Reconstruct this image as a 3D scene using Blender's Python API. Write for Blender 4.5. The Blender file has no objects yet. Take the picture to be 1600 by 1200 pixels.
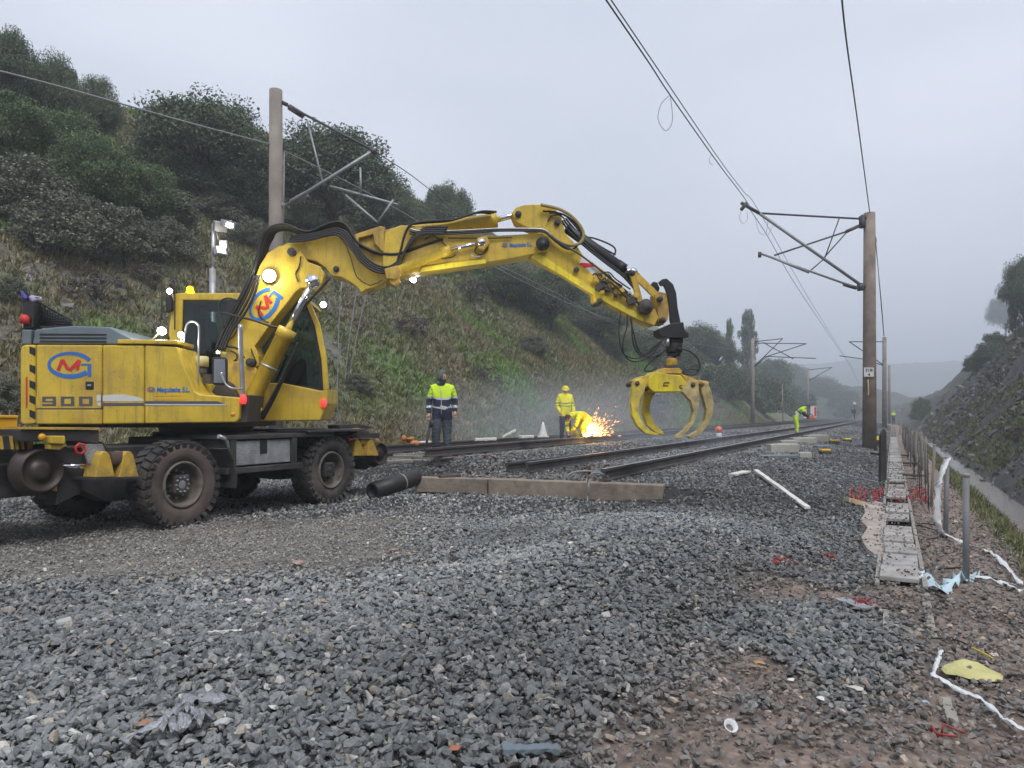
import bpy, bmesh, math, random
import numpy as np
from mathutils import Vector, Matrix
random.seed(7); rng = np.random.default_rng(11)
C = bpy.context.scene
COL = C.collection
F = 1150.0; HY = 648.0; CH = 1.36          # focal length in photo pixels, horizon row, eye height
TH = math.radians(27.35); ST, CT = math.sin(TH), math.cos(TH)
PI = math.pi

def at(px, py, D):
    return Vector(((px-800)/F*D, D, CH-(py-HY)/F*D))
def TS(t, s, z=0.0):
    c = max(0.0, s-85.0); t2 = t - c*c/1500.0
    return Vector((t2*CT+s*ST, s*CT-t2*ST, z))
def ts_of(x, y):
    return x*CT-y*ST, x*ST+y*CT

# ---------------------------------------------------------------- numpy noise
def vnoise(x, y, seed=0):
    xi = np.floor(x).astype(np.int64); yi = np.floor(y).astype(np.int64)
    xf = x-xi; yf = y-yi
    def h(a, b):
        n = (a*374761393 + b*668265263 + seed*982451653) & 0xffffffff
        n = ((n ^ (n >> 13))*1274126177) & 0xffffffff
        n = n ^ (n >> 16)
        return (n & 0xffffff)/float(0xffffff)
    u = xf*xf*(3-2*xf); v = yf*yf*(3-2*yf)
    return (h(xi, yi)*(1-u)+h(xi+1, yi)*u)*(1-v)+(h(xi, yi+1)*(1-u)+h(xi+1, yi+1)*u)*v
def fbm(x, y, o=4, seed=0):
    a = 0.5; r = 0; n = 0
    for k in range(o):
        r = r+a*vnoise(x*2**k, y*2**k, seed+k*17); n += a; a *= 0.5
    return r/n
def sst(a, b, x):
    u = np.clip((x-a)/(b-a), 0, 1); return u*u*(3-2*u)
def lerp(a, b, u): return a+(b-a)*u

def G(t, s):
    """terrain height; t = metres right of the camera's track-parallel line, s = metres along it"""
    t = np.asarray(t, float); s = np.asarray(s, float)
    z = (fbm(t*0.9+5, s*0.9, 3, 1)-0.5)*0.16
    z = z*sst(-14, -12, t)
    # low heaps of ballast in the foreground
    z = z + 0.10*np.exp(-((t+3.0)/1.6)**2-((s-2.6)/1.0)**2)
    # ballast bed of the near track
    f1 = sst(10.0+0*s, 10.42, s)
    prof = np.where(t > -2.9, lerp(0.345, 0.17, np.clip((t+2.9)/2.1, 0, 1)), 0.345)
    prof = prof*sst(-0.15, -0.9, t)
    prof = prof*sst(-7.6, -6.6, t)+0.455*(1-sst(-7.6, -6.6, t))*sst(11.4, 13.2, s)
    z = z*(1-0.6*f1) + np.maximum(prof*f1, 0.11*sst(7.8, 9.9, s)*(1-f1)*sst(-7.4, -6.6, t)*sst(-1.2, -3, t))
    z = z + (1-f1)*sst(8.6, 10.2, s)*0.20*sst(-2.9, -2.5, t)*sst(-0.3, -1.6, t)
    # ridge that runs on toward the camera on the right
    z = z + 0.24*np.exp(-((t+2.3)/0.95)**2)*sst(2.6, 6.5, s)*sst(9.7, 7.9, s)*(1-f1)
    # left hillside
    base = 0.25
    und = (fbm(t*0.09+3, s*0.055, 4, 5)-0.5)*4.2 + (fbm(t*0.5, s*0.4, 3, 9)-0.5)*0.9
    d = np.maximum(0, -13.6-t)
    hz = base+0.70*np.minimum(d, 24)*(1+0.20*sst(12, 48, s))+0.10*np.maximum(0, d-24) + und*np.clip(d/8, 0, 1)
    far = 1-0.25*sst(60, 200, s)
    z = np.where(t < -12.6, lerp(z, np.maximum(hz*far, -0.2), sst(-12.6, -13.8, t)), z)
    # right: lip, stream bed, cut slope
    z = z - 0.07*sst(0.9, 1.2, t)
    z = np.where(t > 1.2, lerp(-0.06, -0.75, sst(1.2, 2.05, t)), z)
    d2 = np.maximum(0, t-2.3)
    hf = 1-0.62*sst(80, 230, s)
    rs = -0.75+(1.20*np.minimum(d2, 9.2)+0.25*np.maximum(0, d2-9.6))*hf + ((fbm(t*0.35, s*0.3, 4, 21)-0.5)*1.5+(np.abs(fbm(t*0.9+s*0.45, s*0.25, 4, 25)-0.5)-0.12)*2.2+(fbm(t*0.07, s*0.03, 3, 23)-0.5)*3.0)*np.clip(d2/3, 0, 1)
    z = np.where(t > 2.3, rs, z)
    return z
def Gz(x, y):
    t, s = ts_of(x, y)
    c = max(0.0, s-85.0)
    return float(G(t+c*c/1500.0, s))
def hit(px, py, d0=2.0, d1=260.0):
    a = (px-800)/F; b = -(py-HY)/F
    D = d0
    while D < d1:
        if CH+b*D < Gz(a*D, D):
            lo, hi = D-0.1-D*0.01, D
            for _ in range(12):
                m = (lo+hi)/2
                if CH+b*m < Gz(a*m, m): hi = m
                else: lo = m
            return Vector((a*hi, hi, CH+b*hi))
        D += 0.1+D*0.01
    return Vector((a*d1, d1, CH+b*d1))

# ---------------------------------------------------------------- scene objects
def tag(o, label=None, cat=None, group=None, kind=None):
    if label: o['label'] = label
    if cat: o['category'] = cat
    if group: o['group'] = group
    if kind: o['kind'] = kind
    return o
def thing(name, label, cat, loc=(0, 0, 0), group=None, rz=0):
    o = bpy.data.objects.new(name, None); COL.objects.link(o)
    o.location = loc; o.rotation_euler = (0, 0, rz); o.empty_display_size = 0.2
    return tag(o, label, cat, group)
def copy_tree(o, parent=None):
    c = o.copy(); COL.objects.link(c)
    if parent is not None:
        c.parent = parent
    for ch in list(o.children): copy_tree(ch, c)
    return c
def wloc(o):
    v = Vector((0, 0, 0))
    while o is not None:
        v = v+Vector(o.location); o = o.parent
    return v

def link_mesh(name, me, parent=None):
    o = bpy.data.objects.new(name, me); COL.objects.link(o)
    if parent is not None: o.parent = parent
    return o

class MB:
    def __init__(s): s.v = []; s.f = []; s.m = []; s.sm = []
    def add(s, vs, fs, m=0, smooth=False):
        n = len(s.v); s.v += [Vector(v) for v in vs]
        for f in fs: s.f.append([n+i for i in f]); s.m.append(m); s.sm.append(smooth)
        return s
    def box(s, c, d, R=None, m=0):
        hx, hy, hz = d[0]/2, d[1]/2, d[2]/2
        vs = [Vector((x*hx, y*hy, z*hz)) for z in (-1, 1) for y in (-1, 1) for x in (-1, 1)]
        if R is not None: vs = [R@v for v in vs]
        c = Vector(c)
        return s.add([c+v for v in vs], [(0, 2, 3, 1), (4, 5, 7, 6), (0, 1, 5, 4), (2, 6, 7, 3), (0, 4, 6, 2), (1, 3, 7, 5)], m)
    def beam(s, a, b, w, h, up=(0, 0, 1), m=0):
        a, b = Vector(a), Vector(b); d = (b-a); L = d.length; d = d/L; up = Vector(up)
        x = d.cross(up)
        if x.length < 1e-4: x = Vector((1, 0, 0))
        x.normalize(); z = x.cross(d)
        R = Matrix((x, d, z)).transposed()
        return s.box((a+b)/2, (w, L, h), R, m)
    def tube(s, pts, r, n=8, m=0, cap=True, smooth=True):
        pts = [Vector(p) for p in pts]
        if not hasattr(r, '__len__'): r = [r]*len(pts)
        rings = []; prev = None
        for i, p in enumerate(pts):
            if i == 0: d = pts[1]-p
            elif i == len(pts)-1: d = p-pts[i-1]
            else: d = (pts[i+1]-p).normalized()+(p-pts[i-1]).normalized()
            if d.length < 1e-7: d = Vector((0, 0, 1))
            d.normalize()
            if prev is None:
                u = d.cross(Vector((0, 0, 1)))
                if u.length < 1e-3: u = d.cross(Vector((0, 1, 0)))
            else: u = prev-d*prev.dot(d)
            if u.length < 1e-5: u = d.orthogonal()
            u.normalize(); prev = u; w = d.cross(u)
            rings.append([p+(u*math.cos(2*PI*k/n)+w*math.sin(2*PI*k/n))*r[i] for k in range(n)])
        vs = [v for rg in rings for v in rg]; fs = []
        for i in range(len(rings)-1):
            for k in range(n):
                fs.append((i*n+k, (i+1)*n+k, (i+1)*n+(k+1) % n, i*n+(k+1) % n))
        s.add(vs, fs, m, smooth)
        if cap:
            s.add(rings[0], [tuple(range(n))], m); s.add(rings[-1], [tuple(reversed(range(n)))], m)
        return s
    def cyl(s, a, b, r, n=16, m=0, r2=None):
        return s.tube([a, b], [r, r if r2 is None else r2], n, m)
    def lathe(s, c, axis, prof, n=24, m=0, smooth=True, mats=None):
        """prof: list of (offset along the axis, radius)"""
        axis = Vector(axis).normalized(); u = axis.orthogonal().normalized(); w = axis.cross(u); c = Vector(c)
        vs = []
        for h, r in prof:
            for k in range(n):
                a = 2*PI*k/n; vs.append(c+axis*h+(u*math.cos(a)+w*math.sin(a))*r)
        for i in range(len(prof)-1):
            fs = [(i*n+k, i*n+(k+1) % n, (i+1)*n+(k+1) % n, (i+1)*n+k) for k in range(n)]
            if i == 0: base = len(s.v); s.v += vs
            for f in fs:
                s.f.append([base+j for j in f]); s.m.append(mats[i] if mats else m); s.sm.append(smooth)
        return s
    def prism(s, poly, m=0):
        """poly = (front points, back points), both lists of 3-D points"""
        A, B = poly; n = len(A)
        s.add(A, [tuple(range(n))], m); s.add(B, [tuple(reversed(range(n)))], m)
        s.add(list(A)+list(B), [(i, n+i, n+(i+1) % n, (i+1) % n) for i in range(n)], m)
        return s
    def ball(s, c, r, n=10, m=0, sc=(1, 1, 1)):
        c = Vector(c); rows = max(4, n//2); vs = []; fs = []
        for i in range(rows+1):
            th = PI*i/rows
            for k in range(n):
                a = 2*PI*k/n
                vs.append(c+Vector((math.sin(th)*math.cos(a)*sc[0], math.sin(th)*math.sin(a)*sc[1], math.cos(th)*sc[2]))*r)
        for i in range(rows):
            for k in range(n): fs.append((i*n+k, (i+1)*n+k, (i+1)*n+(k+1) % n, i*n+(k+1) % n))
        return s.add(vs, fs, m, True)
    def build(s, name, mats, parent=None, bevel=0.0, seg=2, merge=True, split=False):
        if split:
            par = list(range(len(s.v))); key = {}
            def fnd(i):
                while par[i] != i: par[i] = par[par[i]]; i = par[i]
                return i
            for i, v in enumerate(s.v):
                k = (round(v.x, 4), round(v.y, 4), round(v.z, 4))
                if k in key: par[fnd(i)] = fnd(key[k])
                else: key[k] = i
            for f in s.f:
                for i in f[1:]: par[fnd(i)] = fnd(f[0])
            gs = {}
            for fi, f in enumerate(s.f): gs.setdefault(fnd(f[0]), []).append(fi)
            o = None
            for fl_ in gs.values():
                q = MB(); mp_ = {}
                for fi in fl_:
                    g = []
                    for i in s.f[fi]:
                        if i not in mp_: mp_[i] = len(q.v); q.v.append(s.v[i])
                        g.append(mp_[i])
                    q.f.append(g); q.m.append(s.m[fi]); q.sm.append(s.sm[fi])
                o = q.build(name, mats, parent, bevel, seg, merge)
            return o
        if not isinstance(mats, (list, tuple)): mats = [mats]
        off = wloc(parent) if parent is not None else Vector((0, 0, 0))
        me = bpy.data.meshes.new(name)
        me.from_pydata([tuple(v-off) for v in s.v], [], s.f)
        for mm in mats: me.materials.append(mm)
        me.polygons.foreach_set('material_index', s.m)
        me.polygons.foreach_set('use_smooth', s.sm)
        bm = bmesh.new(); bm.from_mesh(me)
        if merge: bmesh.ops.remove_doubles(bm, verts=bm.verts, dist=1e-5)
        bmesh.ops.recalc_face_normals(bm, faces=bm.faces)
        bm.to_mesh(me); bm.free(); me.update()
        o = link_mesh(name, me, parent)
        if bevel:
            b = o.modifiers.new('bevel', 'BEVEL'); b.width = bevel; b.segments = seg; b.limit_method = 'ANGLE'; b.angle_limit = math.radians(35)
            b.harden_normals = False
        return o

def np_mesh(name, V, Fc, mats, parent=None, colors=None, smooth=False, midx=None):
    """V (n,3), Fc (m,k) all same size"""
    me = bpy.data.meshes.new(name); n, m, k = len(V), len(Fc), Fc.shape[1]
    me.vertices.add(n); me.vertices.foreach_set('co', np.ascontiguousarray(V, np.float32).ravel())
    me.loops.add(m*k); me.loops.foreach_set('vertex_index', np.ascontiguousarray(Fc, np.int32).ravel())
    me.polygons.add(m); me.polygons.foreach_set('loop_start', np.arange(m, dtype=np.int32)*k)
    if midx is not None: me.polygons.foreach_set('material_index', np.asarray(midx, np.int32))
    me.polygons.foreach_set('use_smooth', np.full(m, smooth))
    if colors is not None:
        ca = me.color_attributes.new('Col', 'FLOAT_COLOR', 'POINT')
        ca.data.foreach_set('color', np.ascontiguousarray(colors, np.float32).ravel())
    for mm in (mats if isinstance(mats, (list, tuple)) else [mats]): me.materials.append(mm)
    me.update(calc_edges=True)
    return link_mesh(name, me, parent)

# ---------------------------------------------------------------- materials
def new_mat(name):
    m = bpy.data.materials.new(name); m.use_nodes = True
    nt = m.node_tree; b = nt.nodes['Principled BSDF']
    return m, nt, b
def N(nt, kind, **kw):
    n = nt.nodes.new(kind)
    for k, v in kw.items(): setattr(n, k, v)
    return n
def rgba(c): return (c[0], c[1], c[2], 1)
def mat(name, col, rough=0.6, metal=0.0, var=0.12, dirt=None, damt=0.35, scale=6.0, bump=0.0, bscale=40.0, spec=0.5, coat=0.0, streak=0.0):
    """paint or bulk material: colour varied by noise, dirt in patches, optional fine bump"""
    m, nt, b = new_mat(name); L = nt.links.new
    tc = N(nt, 'ShaderNodeTexCoord')
    n1 = N(nt, 'ShaderNodeTexNoise'); n1.inputs['Scale'].default_value = scale; n1.inputs['Detail'].default_value = 6
    L(tc.outputs['Object'], n1.inputs['Vector'])
    r1 = N(nt, 'ShaderNodeMapRange'); r1.inputs[1].default_value = 0.3; r1.inputs[2].default_value = 0.7
    r1.inputs[3].default_value = 1-var; r1.inputs[4].default_value = 1+var
    L(n1.outputs['Fac'], r1.inputs[0])
    mul = N(nt, 'ShaderNodeMix', data_type='RGBA', blend_type='MULTIPLY'); mul.inputs[0].default_value = 1
    mul.inputs[6].default_value = rgba(col); L(r1.outputs[0], mul.inputs[7])
    out = mul.outputs[2]
    if dirt:
        n2 = N(nt, 'ShaderNodeTexNoise'); n2.inputs['Scale'].default_value = scale*0.45; n2.inputs['Detail'].default_value = 9; n2.inputs['Roughness'].default_value = 0.68
        L(tc.outputs['Object'], n2.inputs['Vector'])
        r2 = N(nt, 'ShaderNodeMapRange'); r2.inputs[1].default_value = 0.48; r2.inputs[2].default_value = 0.66; r2.inputs[4].default_value = damt
        L(n2.outputs['Fac'], r2.inputs[0])
        mx = N(nt, 'ShaderNodeMix', data_type='RGBA'); L(r2.outputs[0], mx.inputs[0]); L(out, mx.inputs[6]); mx.inputs[7].default_value = rgba(dirt)
        out = mx.outputs[2]
        rr = N(nt, 'ShaderNodeMapRange'); rr.inputs[2].default_value = max(damt, .01); rr.inputs[3].default_value = rough; rr.inputs[4].default_value = min(1, rough+0.3)
        L(r2.outputs[0], rr.inputs[0]); L(rr.outputs[0], b.inputs['Roughness'])
    if streak:
        mp_ = N(nt, 'ShaderNodeMapping'); mp_.inputs['Scale'].default_value = (9, 9, 0.9); L(tc.outputs['Object'], mp_.inputs[0])
        n4 = N(nt, 'ShaderNodeTexNoise'); n4.inputs['Scale'].default_value = 1.6; n4.inputs['Detail'].default_value = 8; n4.inputs['Roughness'].default_value = 0.7; L(mp_.outputs[0], n4.inputs['Vector'])
        r4 = N(nt, 'ShaderNodeMapRange'); r4.inputs[1].default_value = 0.50; r4.inputs[2].default_value = 0.74; r4.inputs[4].default_value = streak; L(n4.outputs['Fac'], r4.inputs[0])
        m4 = N(nt, 'ShaderNodeMix', data_type='RGBA'); L(r4.outputs[0], m4.inputs[0]); L(out, m4.inputs[6]); m4.inputs[7].default_value = (0.16, 0.12, 0.07, 1); out = m4.outputs[2]
        n5 = N(nt, 'ShaderNodeTexNoise'); n5.inputs['Scale'].default_value = 45; n5.inputs['Detail'].default_value = 3; L(tc.outputs['Object'], n5.inputs['Vector'])
        r5 = N(nt, 'ShaderNodeMapRange'); r5.inputs[1].default_value = 0.66; r5.inputs[2].default_value = 0.72; r5.inputs[4].default_value = 0.8; L(n5.outputs['Fac'], r5.inputs[0])
        m5 = N(nt, 'ShaderNodeMix', data_type='RGBA'); L(r5.outputs[0], m5.inputs[0]); L(out, m5.inputs[6]); m5.inputs[7].default_value = (0.10, 0.06, 0.04, 1); out = m5.outputs[2]
    L(out, b.inputs['Base Color'])
    if not dirt: b.inputs['Roughness'].default_value = rough
    b.inputs['Metallic'].default_value = metal; b.inputs['Specular IOR Level'].default_value = spec
    b.inputs['Coat Weight'].default_value = coat
    if bump:
        n3 = N(nt, 'ShaderNodeTexNoise'); n3.inputs['Scale'].default_value = bscale; n3.inputs['Detail'].default_value = 5
        L(tc.outputs['Object'], n3.inputs['Vector'])
        bp = N(nt, 'ShaderNodeBump'); bp.inputs['Strength'].default_value = bump; bp.inputs['Distance'].default_value = 0.02
        L(n3.outputs['Fac'], bp.inputs['Height']); L(bp.outputs[0], b.inputs['Normal'])
    return m
def emit(name, col, strength):
    m, nt, b = new_mat(name)
    b.inputs['Base Color'].default_value = rgba(col); b.inputs['Emission Color'].default_value = rgba(col); b.inputs['Emission Strength'].default_value = strength
    return m
def island_mat(name, ramp, rough=0.85, bump=0.3, bscale=60, vcol=None, transl=0.0):
    """per-piece random colour from a ramp [(pos, colour)...]"""
    m, nt, b = new_mat(name); L = nt.links.new
    g = N(nt, 'ShaderNodeNewGeometry'); cr = N(nt, 'ShaderNodeValToRGB')
    els = cr.color_ramp.elements
    while len(els) < len(ramp): els.new(0.5)
    for e, (p, c) in zip(els, ramp): e.position = p; e.color = rgba(c)
    L(g.outputs['Random Per Island'], cr.inputs[0])
    tc = N(nt, 'ShaderNodeTexCoord'); n1 = N(nt, 'ShaderNodeTexNoise'); n1.inputs['Scale'].default_value = bscale; n1.inputs['Detail'].default_value = 4
    L(tc.outputs['Object'], n1.inputs['Vector'])
    r1 = N(nt, 'ShaderNodeMapRange'); r1.inputs[1].default_value = 0.3; r1.inputs[2].default_value = 0.7; r1.inputs[3].default_value = 0.72; r1.inputs[4].default_value = 1.28
    L(n1.outputs['Fac'], r1.inputs[0])
    mul = N(nt, 'ShaderNodeMix', data_type='RGBA', blend_type='MULTIPLY'); mul.inputs[0].default_value = 1
    L(cr.outputs[0], mul.inputs[6]); L(r1.outputs[0], mul.inputs[7]); out = mul.outputs[2]
    if vcol:
        vc = N(nt, 'ShaderNodeVertexColor', layer_name='Col'); m2 = N(nt, 'ShaderNodeMix', data_type='RGBA', blend_type='MULTIPLY'); m2.inputs[0].default_value = 1
        L(out, m2.inputs[6]); L(vc.outputs[0], m2.inputs[7]); out = m2.outputs[2]
    L(out, b.inputs['Base Color']); b.inputs['Roughness'].default_value = rough
    if bump:
        bp = N(nt, 'ShaderNodeBump'); bp.inputs['Strength'].default_value = bump; bp.inputs['Distance'].default_value = 0.01
        L(n1.outputs['Fac'], bp.inputs['Height']); L(bp.outputs[0], b.inputs['Normal'])
    return m

# ---------------------------------------------------------------- camera, world, sun
cam = bpy.data.cameras.new('camera'); co = bpy.data.objects.new('camera', cam); COL.objects.link(co)
co.location = (0, 0, CH); co.rotation_euler = (PI/2, 0, 0)
cam.sensor_width = 36; cam.lens = F/1600*36; cam.shift_y = 48/1600; cam.clip_end = 6000; cam.clip_start = 0.05
C.camera = co
W = bpy.data.worlds.new('World'); C.world = W; W.use_nodes = True
nt = W.node_tree; L = nt.links.new; bg = nt.nodes['Background']
SUN_EL, SUN_AZ = math.radians(52), math.radians(158)      # azimuth measured from the view axis, to the left
sky = N(nt, 'ShaderNodeTexSky'); sky.sky_type = 'NISHITA'; sky.sun_disc = False
sky.sun_elevation = SUN_EL; sky.sun_rotation = SUN_AZ; sky.air_density = 1.0; sky.dust_density = 4.0
tc = N(nt, 'ShaderNodeTexCoord'); mp = N(nt, 'ShaderNodeMapping'); mp.inputs['Scale'].default_value = (1, 1, 3.0)
L(tc.outputs['Generated'], mp.inputs[0])
cn = N(nt, 'ShaderNodeTexNoise'); cn.inputs['Scale'].default_value = 1.5; cn.inputs['Detail'].default_value = 4; cn.inputs['Roughness'].default_value = 0.42
L(mp.outputs[0], cn.inputs[0])
cr = N(nt, 'ShaderNodeValToRGB'); e = cr.color_ramp.elements
e[0].position = 0.30; e[0].color = (5.5, 6.15, 7.3, 1); e[1].position = 0.72; e[1].color = (8.5, 8.8, 9.8, 1)
L(cn.outputs['Fac'], cr.inputs[0])
mx = N(nt, 'ShaderNodeMix', data_type='RGBA'); mx.inputs[0].default_value = 0.93   # overcast deck in front of the clear sky
L(sky.outputs[0], mx.inputs[6]); L(cr.outputs[0], mx.inputs[7]); L(mx.outputs[2], bg.inputs[0])
bg.inputs[1].default_value = 0.069
sl = bpy.data.lights.new('sun', 'SUN'); sl.energy = 1.5; sl.angle = math.radians(25); sl.color = (1, 0.97, 0.93)
so = bpy.data.objects.new('sun', sl); COL.objects.link(so)
sd = Vector((math.sin(SUN_AZ)*math.cos(SUN_EL), math.cos(SUN_AZ)*math.cos(SUN_EL), math.sin(SUN_EL)))
so.rotation_euler = sd.to_track_quat('Z', 'Y').to_euler(); so.location = (0, 0, 60)
C.view_settings.view_transform = 'Standard'; C.view_settings.look = 'None'; C.view_settings.gamma = 1; C.view_settings.exposure = 0.76
C.cycles.max_bounces = 6; C.cycles.diffuse_bounces = 3; C.cycles.glossy_bounces = 3; C.cycles.transparent_max_bounces = 12
C.cycles.volume_bounces = 1; C.cycles.use_adaptive_sampling = True; C.cycles.adaptive_threshold = 0.02
C.cycles.use_denoising = True
# ================================================================ terrain
def grid_axis(segs):
    out = []
    for a, b, st in segs:
        n = max(1, int(round((b-a)/st))); out += [a+(b-a)*i/n for i in range(n)]
    out.append(segs[-1][1]); return np.array(out)
tt = grid_axis([(-900, -200, 50), (-200, -80, 8), (-80, -40, 1.5), (-40, -14, 0.45), (-14, -7, 0.25), (-7, 4, 0.12), (4, 16, 0.4), (16, 40, 1.5), (40, 200, 12), (200, 1400, 80)])
ss = grid_axis([(-60, -6, 6), (-6, 0, 0.5), (0, 14, 0.16), (14, 60, 0.45), (60, 130, 1.0), (130, 300, 3), (300, 700, 20), (700, 2500, 150)])
T, S = np.meshgrid(tt, ss)
Z = G(T, S)
Z = np.where(T < -80, np.minimum(Z, 26+0*Z), Z)
Z = Z*(1-0.75*sst(260, 420, S)*(np.abs(T) > 5))
cc = np.maximum(0, S-85); cc = np.where(cc > 200, 200+(cc-200)*0, cc); T2 = T-cc*cc/1500
X = T2*CT+S*ST; Y = S*CT-T2*ST
V = np.stack([X, Y, Z], -1).reshape(-1, 3)
nr, ncol = T.shape
idx = np.arange(nr*ncol).reshape(nr, ncol)
Q = np.stack([idx[:-1, :-1], idx[:-1, 1:], idx[1:, 1:], idx[1:, :-1]], -1).reshape(-1, 4)
# ground colours by what grows or lies there
n_a = fbm(T*0.5, S*0.42, 5, 31); n_b = fbm(T*0.9, S*0.7, 4, 37); n_c = fbm(T*0.06, S*0.05, 3, 41)
grass = np.array([0.17, 0.19, 0.10]); dry = np.array([0.185, 0.17, 0.135]); rock = np.array([0.21, 0.195, 0.19]); moss = np.array([0.13, 0.21, 0.06])
gravel = np.array([0.05, 0.05, 0.052]); dirt_c = np.array([0.27, 0.245, 0.22]); soil = np.array([0.31, 0.24, 0.20]); concrete = np.array([0.27, 0.25, 0.225])  # gravel: dark fines, kept extra dark to imitate shade in gaps between stones
def mixc(a, b, w): return a*(1-w[..., None])+b*w[..., None]
hill = mixc(np.broadcast_to(grass, T.shape+(3,)), dry, sst(0.46, 0.60, n_a))
hill = mixc(hill, rock, 0.55*sst(0.55, 0.68, n_b*0.6+n_c*0.45))
hill = mixc(hill, moss, sst(0.60, 0.70, fbm(T*0.3+9, S*0.25, 4, 43))*0.8)
flat = np.broadcast_to(gravel, T.shape+(3,))
Xf, Yf = T*CT+S*ST, S*CT-T*ST
def w_path(x, y):          # the worn, finer, brownish strip the machine drives on
    n = fbm(x*0.7, y*0.7, 3, 51)
    return sst(5.7, 6.6, y+n*0.9-0.35)*sst(9.9, 8.7, y-n*0.4)*sst(0.3, -1.2, x+n)
def w_soil(x, y):          # bare soil around the trough and the lower right corner
    t = x*CT-y*ST; s = x*ST+y*CT
    n = fbm(x*1.1+7, y*1.1, 4, 53)
    a = sst(-0.35, 0.15, t+(n-0.5)*0.9)
    b = sst(0.55, 0.64, n)*sst(-1.5, -0.6, t+0*s)*sst(9.5, 5.5, s)
    c = sst(-1.5, -0.7, t+(n-0.5)*1.3)*sst(3.6, 2.9, y)
    return np.clip(np.maximum(np.maximum(a, b), c), 0, 1)
flat = mixc(flat, dirt_c, w_path(Xf, Yf)*0.85)
flat = mixc(flat, soil, w_soil(Xf, Yf)*sst(-4, -1, T))
colr = mixc(flat, hill, np.clip(sst(-12.2, -13.4, T), 0, 1))
bank = mixc(np.broadcast_to(np.array([0.13, 0.13, 0.09]), T.shape+(3,)), np.array([0.11, 0.15, 0.05]), sst(0.4, 0.6, n_b))
colr = np.where(((T > 1.1) & (T <= 2.3))[..., None], bank, colr)
rslope = mixc(np.broadcast_to(np.array([0.125, 0.12, 0.12]), T.shape+(3,)), np.array([0.12, 0.125, 0.09]), sst(0.45, 0.6, fbm(T*0.5, S*0.25, 4, 61)))
colr = np.where((T > 2.3)[..., None], rslope, colr)
cols = np.concatenate([colr, np.ones(T.shape+(1,))], -1).reshape(-1, 4)
gm, nt, b = new_mat('ground_cover'); L = nt.links.new
vc = N(nt, 'ShaderNodeVertexColor', layer_name='Col'); tcn = N(nt, 'ShaderNodeTexCoord')
na = N(nt, 'ShaderNodeTexNoise'); na.inputs['Scale'].default_value = 2.2; na.inputs['Detail'].default_value = 10; na.inputs['Roughness'].default_value = 0.72
L(tcn.outputs['Object'], na.inputs[0])
nb = N(nt, 'ShaderNodeTexVoronoi'); nb.inputs['Scale'].default_value = 26; L(tcn.outputs['Object'], nb.inputs[0])
ra = N(nt, 'ShaderNodeMapRange'); ra.inputs[1].default_value = 0.3; ra.inputs[2].default_value = 0.72; ra.inputs[3].default_value = 0.5; ra.inputs[4].default_value = 1.45; L(na.outputs[0], ra.inputs[0])
m1 = N(nt, 'ShaderNodeMix', data_type='RGBA', blend_type='MULTIPLY'); m1.inputs[0].default_value = 1; L(vc.outputs[0], m1.inputs[6]); L(ra.outputs[0], m1.inputs[7])
rb = N(nt, 'ShaderNodeMapRange'); rb.inputs[2].default_value = 0.6; rb.inputs[3].default_value = 1.2; rb.inputs[4].default_value = 0.7; L(nb.outputs[0], rb.inputs[0])
m2 = N(nt, 'ShaderNodeMix', data_type='RGBA', blend_type='MULTIPLY'); m2.inputs[0].default_value = 1; L(m1.outputs[2], m2.inputs[6]); L(rb.outputs[0], m2.inputs[7])
L(m2.outputs[2], b.inputs['Base Color']); b.inputs['Roughness'].default_value = 0.95
bp = N(nt, 'ShaderNodeBump'); bp.inputs['Strength'].default_value = 0.6; bp.inputs['Distance'].default_value = 0.08; L(na.outputs[0], bp.inputs['Height']); L(bp.outputs[0], b.inputs['Normal'])
ground = np_mesh('ground', V, Q, gm, colors=cols, smooth=True); tag(ground, kind='structure')

# ================================================================ far hills in the haze
fh_m = mat('far_forest', (0.045, 0.06, 0.04), 0.95, var=0.4, scale=0.03)
def ridge(name, x0, x1, D, depth, prof, seed):
    n = 420; V = []; Fc = []
    rows = 14
    for j in range(rows):
        v = j/(rows-1)
        for i in range(n):
            u = i/(n-1); x = x0+(x1-x0)*u
            h = np.interp(u, [p[0] for p in prof], [p[1] for p in prof])
            h = h*math.sin(PI*min(1, v*0.5+0.0)) if v < 1 else h
            h += (float(fbm(np.array(x*0.012), np.array(v*6.0), 4, seed))-0.5)*h*0.35
            h += (float(vnoise(np.array(x*0.11), np.array(v*9.0), seed+5))+0.6*float(vnoise(np.array(x*0.3), np.array(v*21.0), seed+7))-0.8)*min(h, 12)*0.22
            V.append((x, D+depth*v, max(-2, h)))
    for j in range(rows-1):
        for i in range(n-1): a = j*n+i; Fc.append((a, a+1, a+n+1, a+n))
    o = np_mesh(name, np.array(V), np.array(Fc), fh_m, smooth=True); return tag(o, kind='structure')
ridge('hills', -400, 1200, 600, 300, [(0, 80), (0.35, 66), (0.45, 62), (0.55, 60), (0.62, 64), (0.75, 70), (1, 84)], 3)
ridge('hills', 20, 300, 230, 90, [(0, 6), (0.18, 22), (0.32, 19), (0.5, 9), (0.62, 7), (0.8, 14), (1, 30)], 8)

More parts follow.
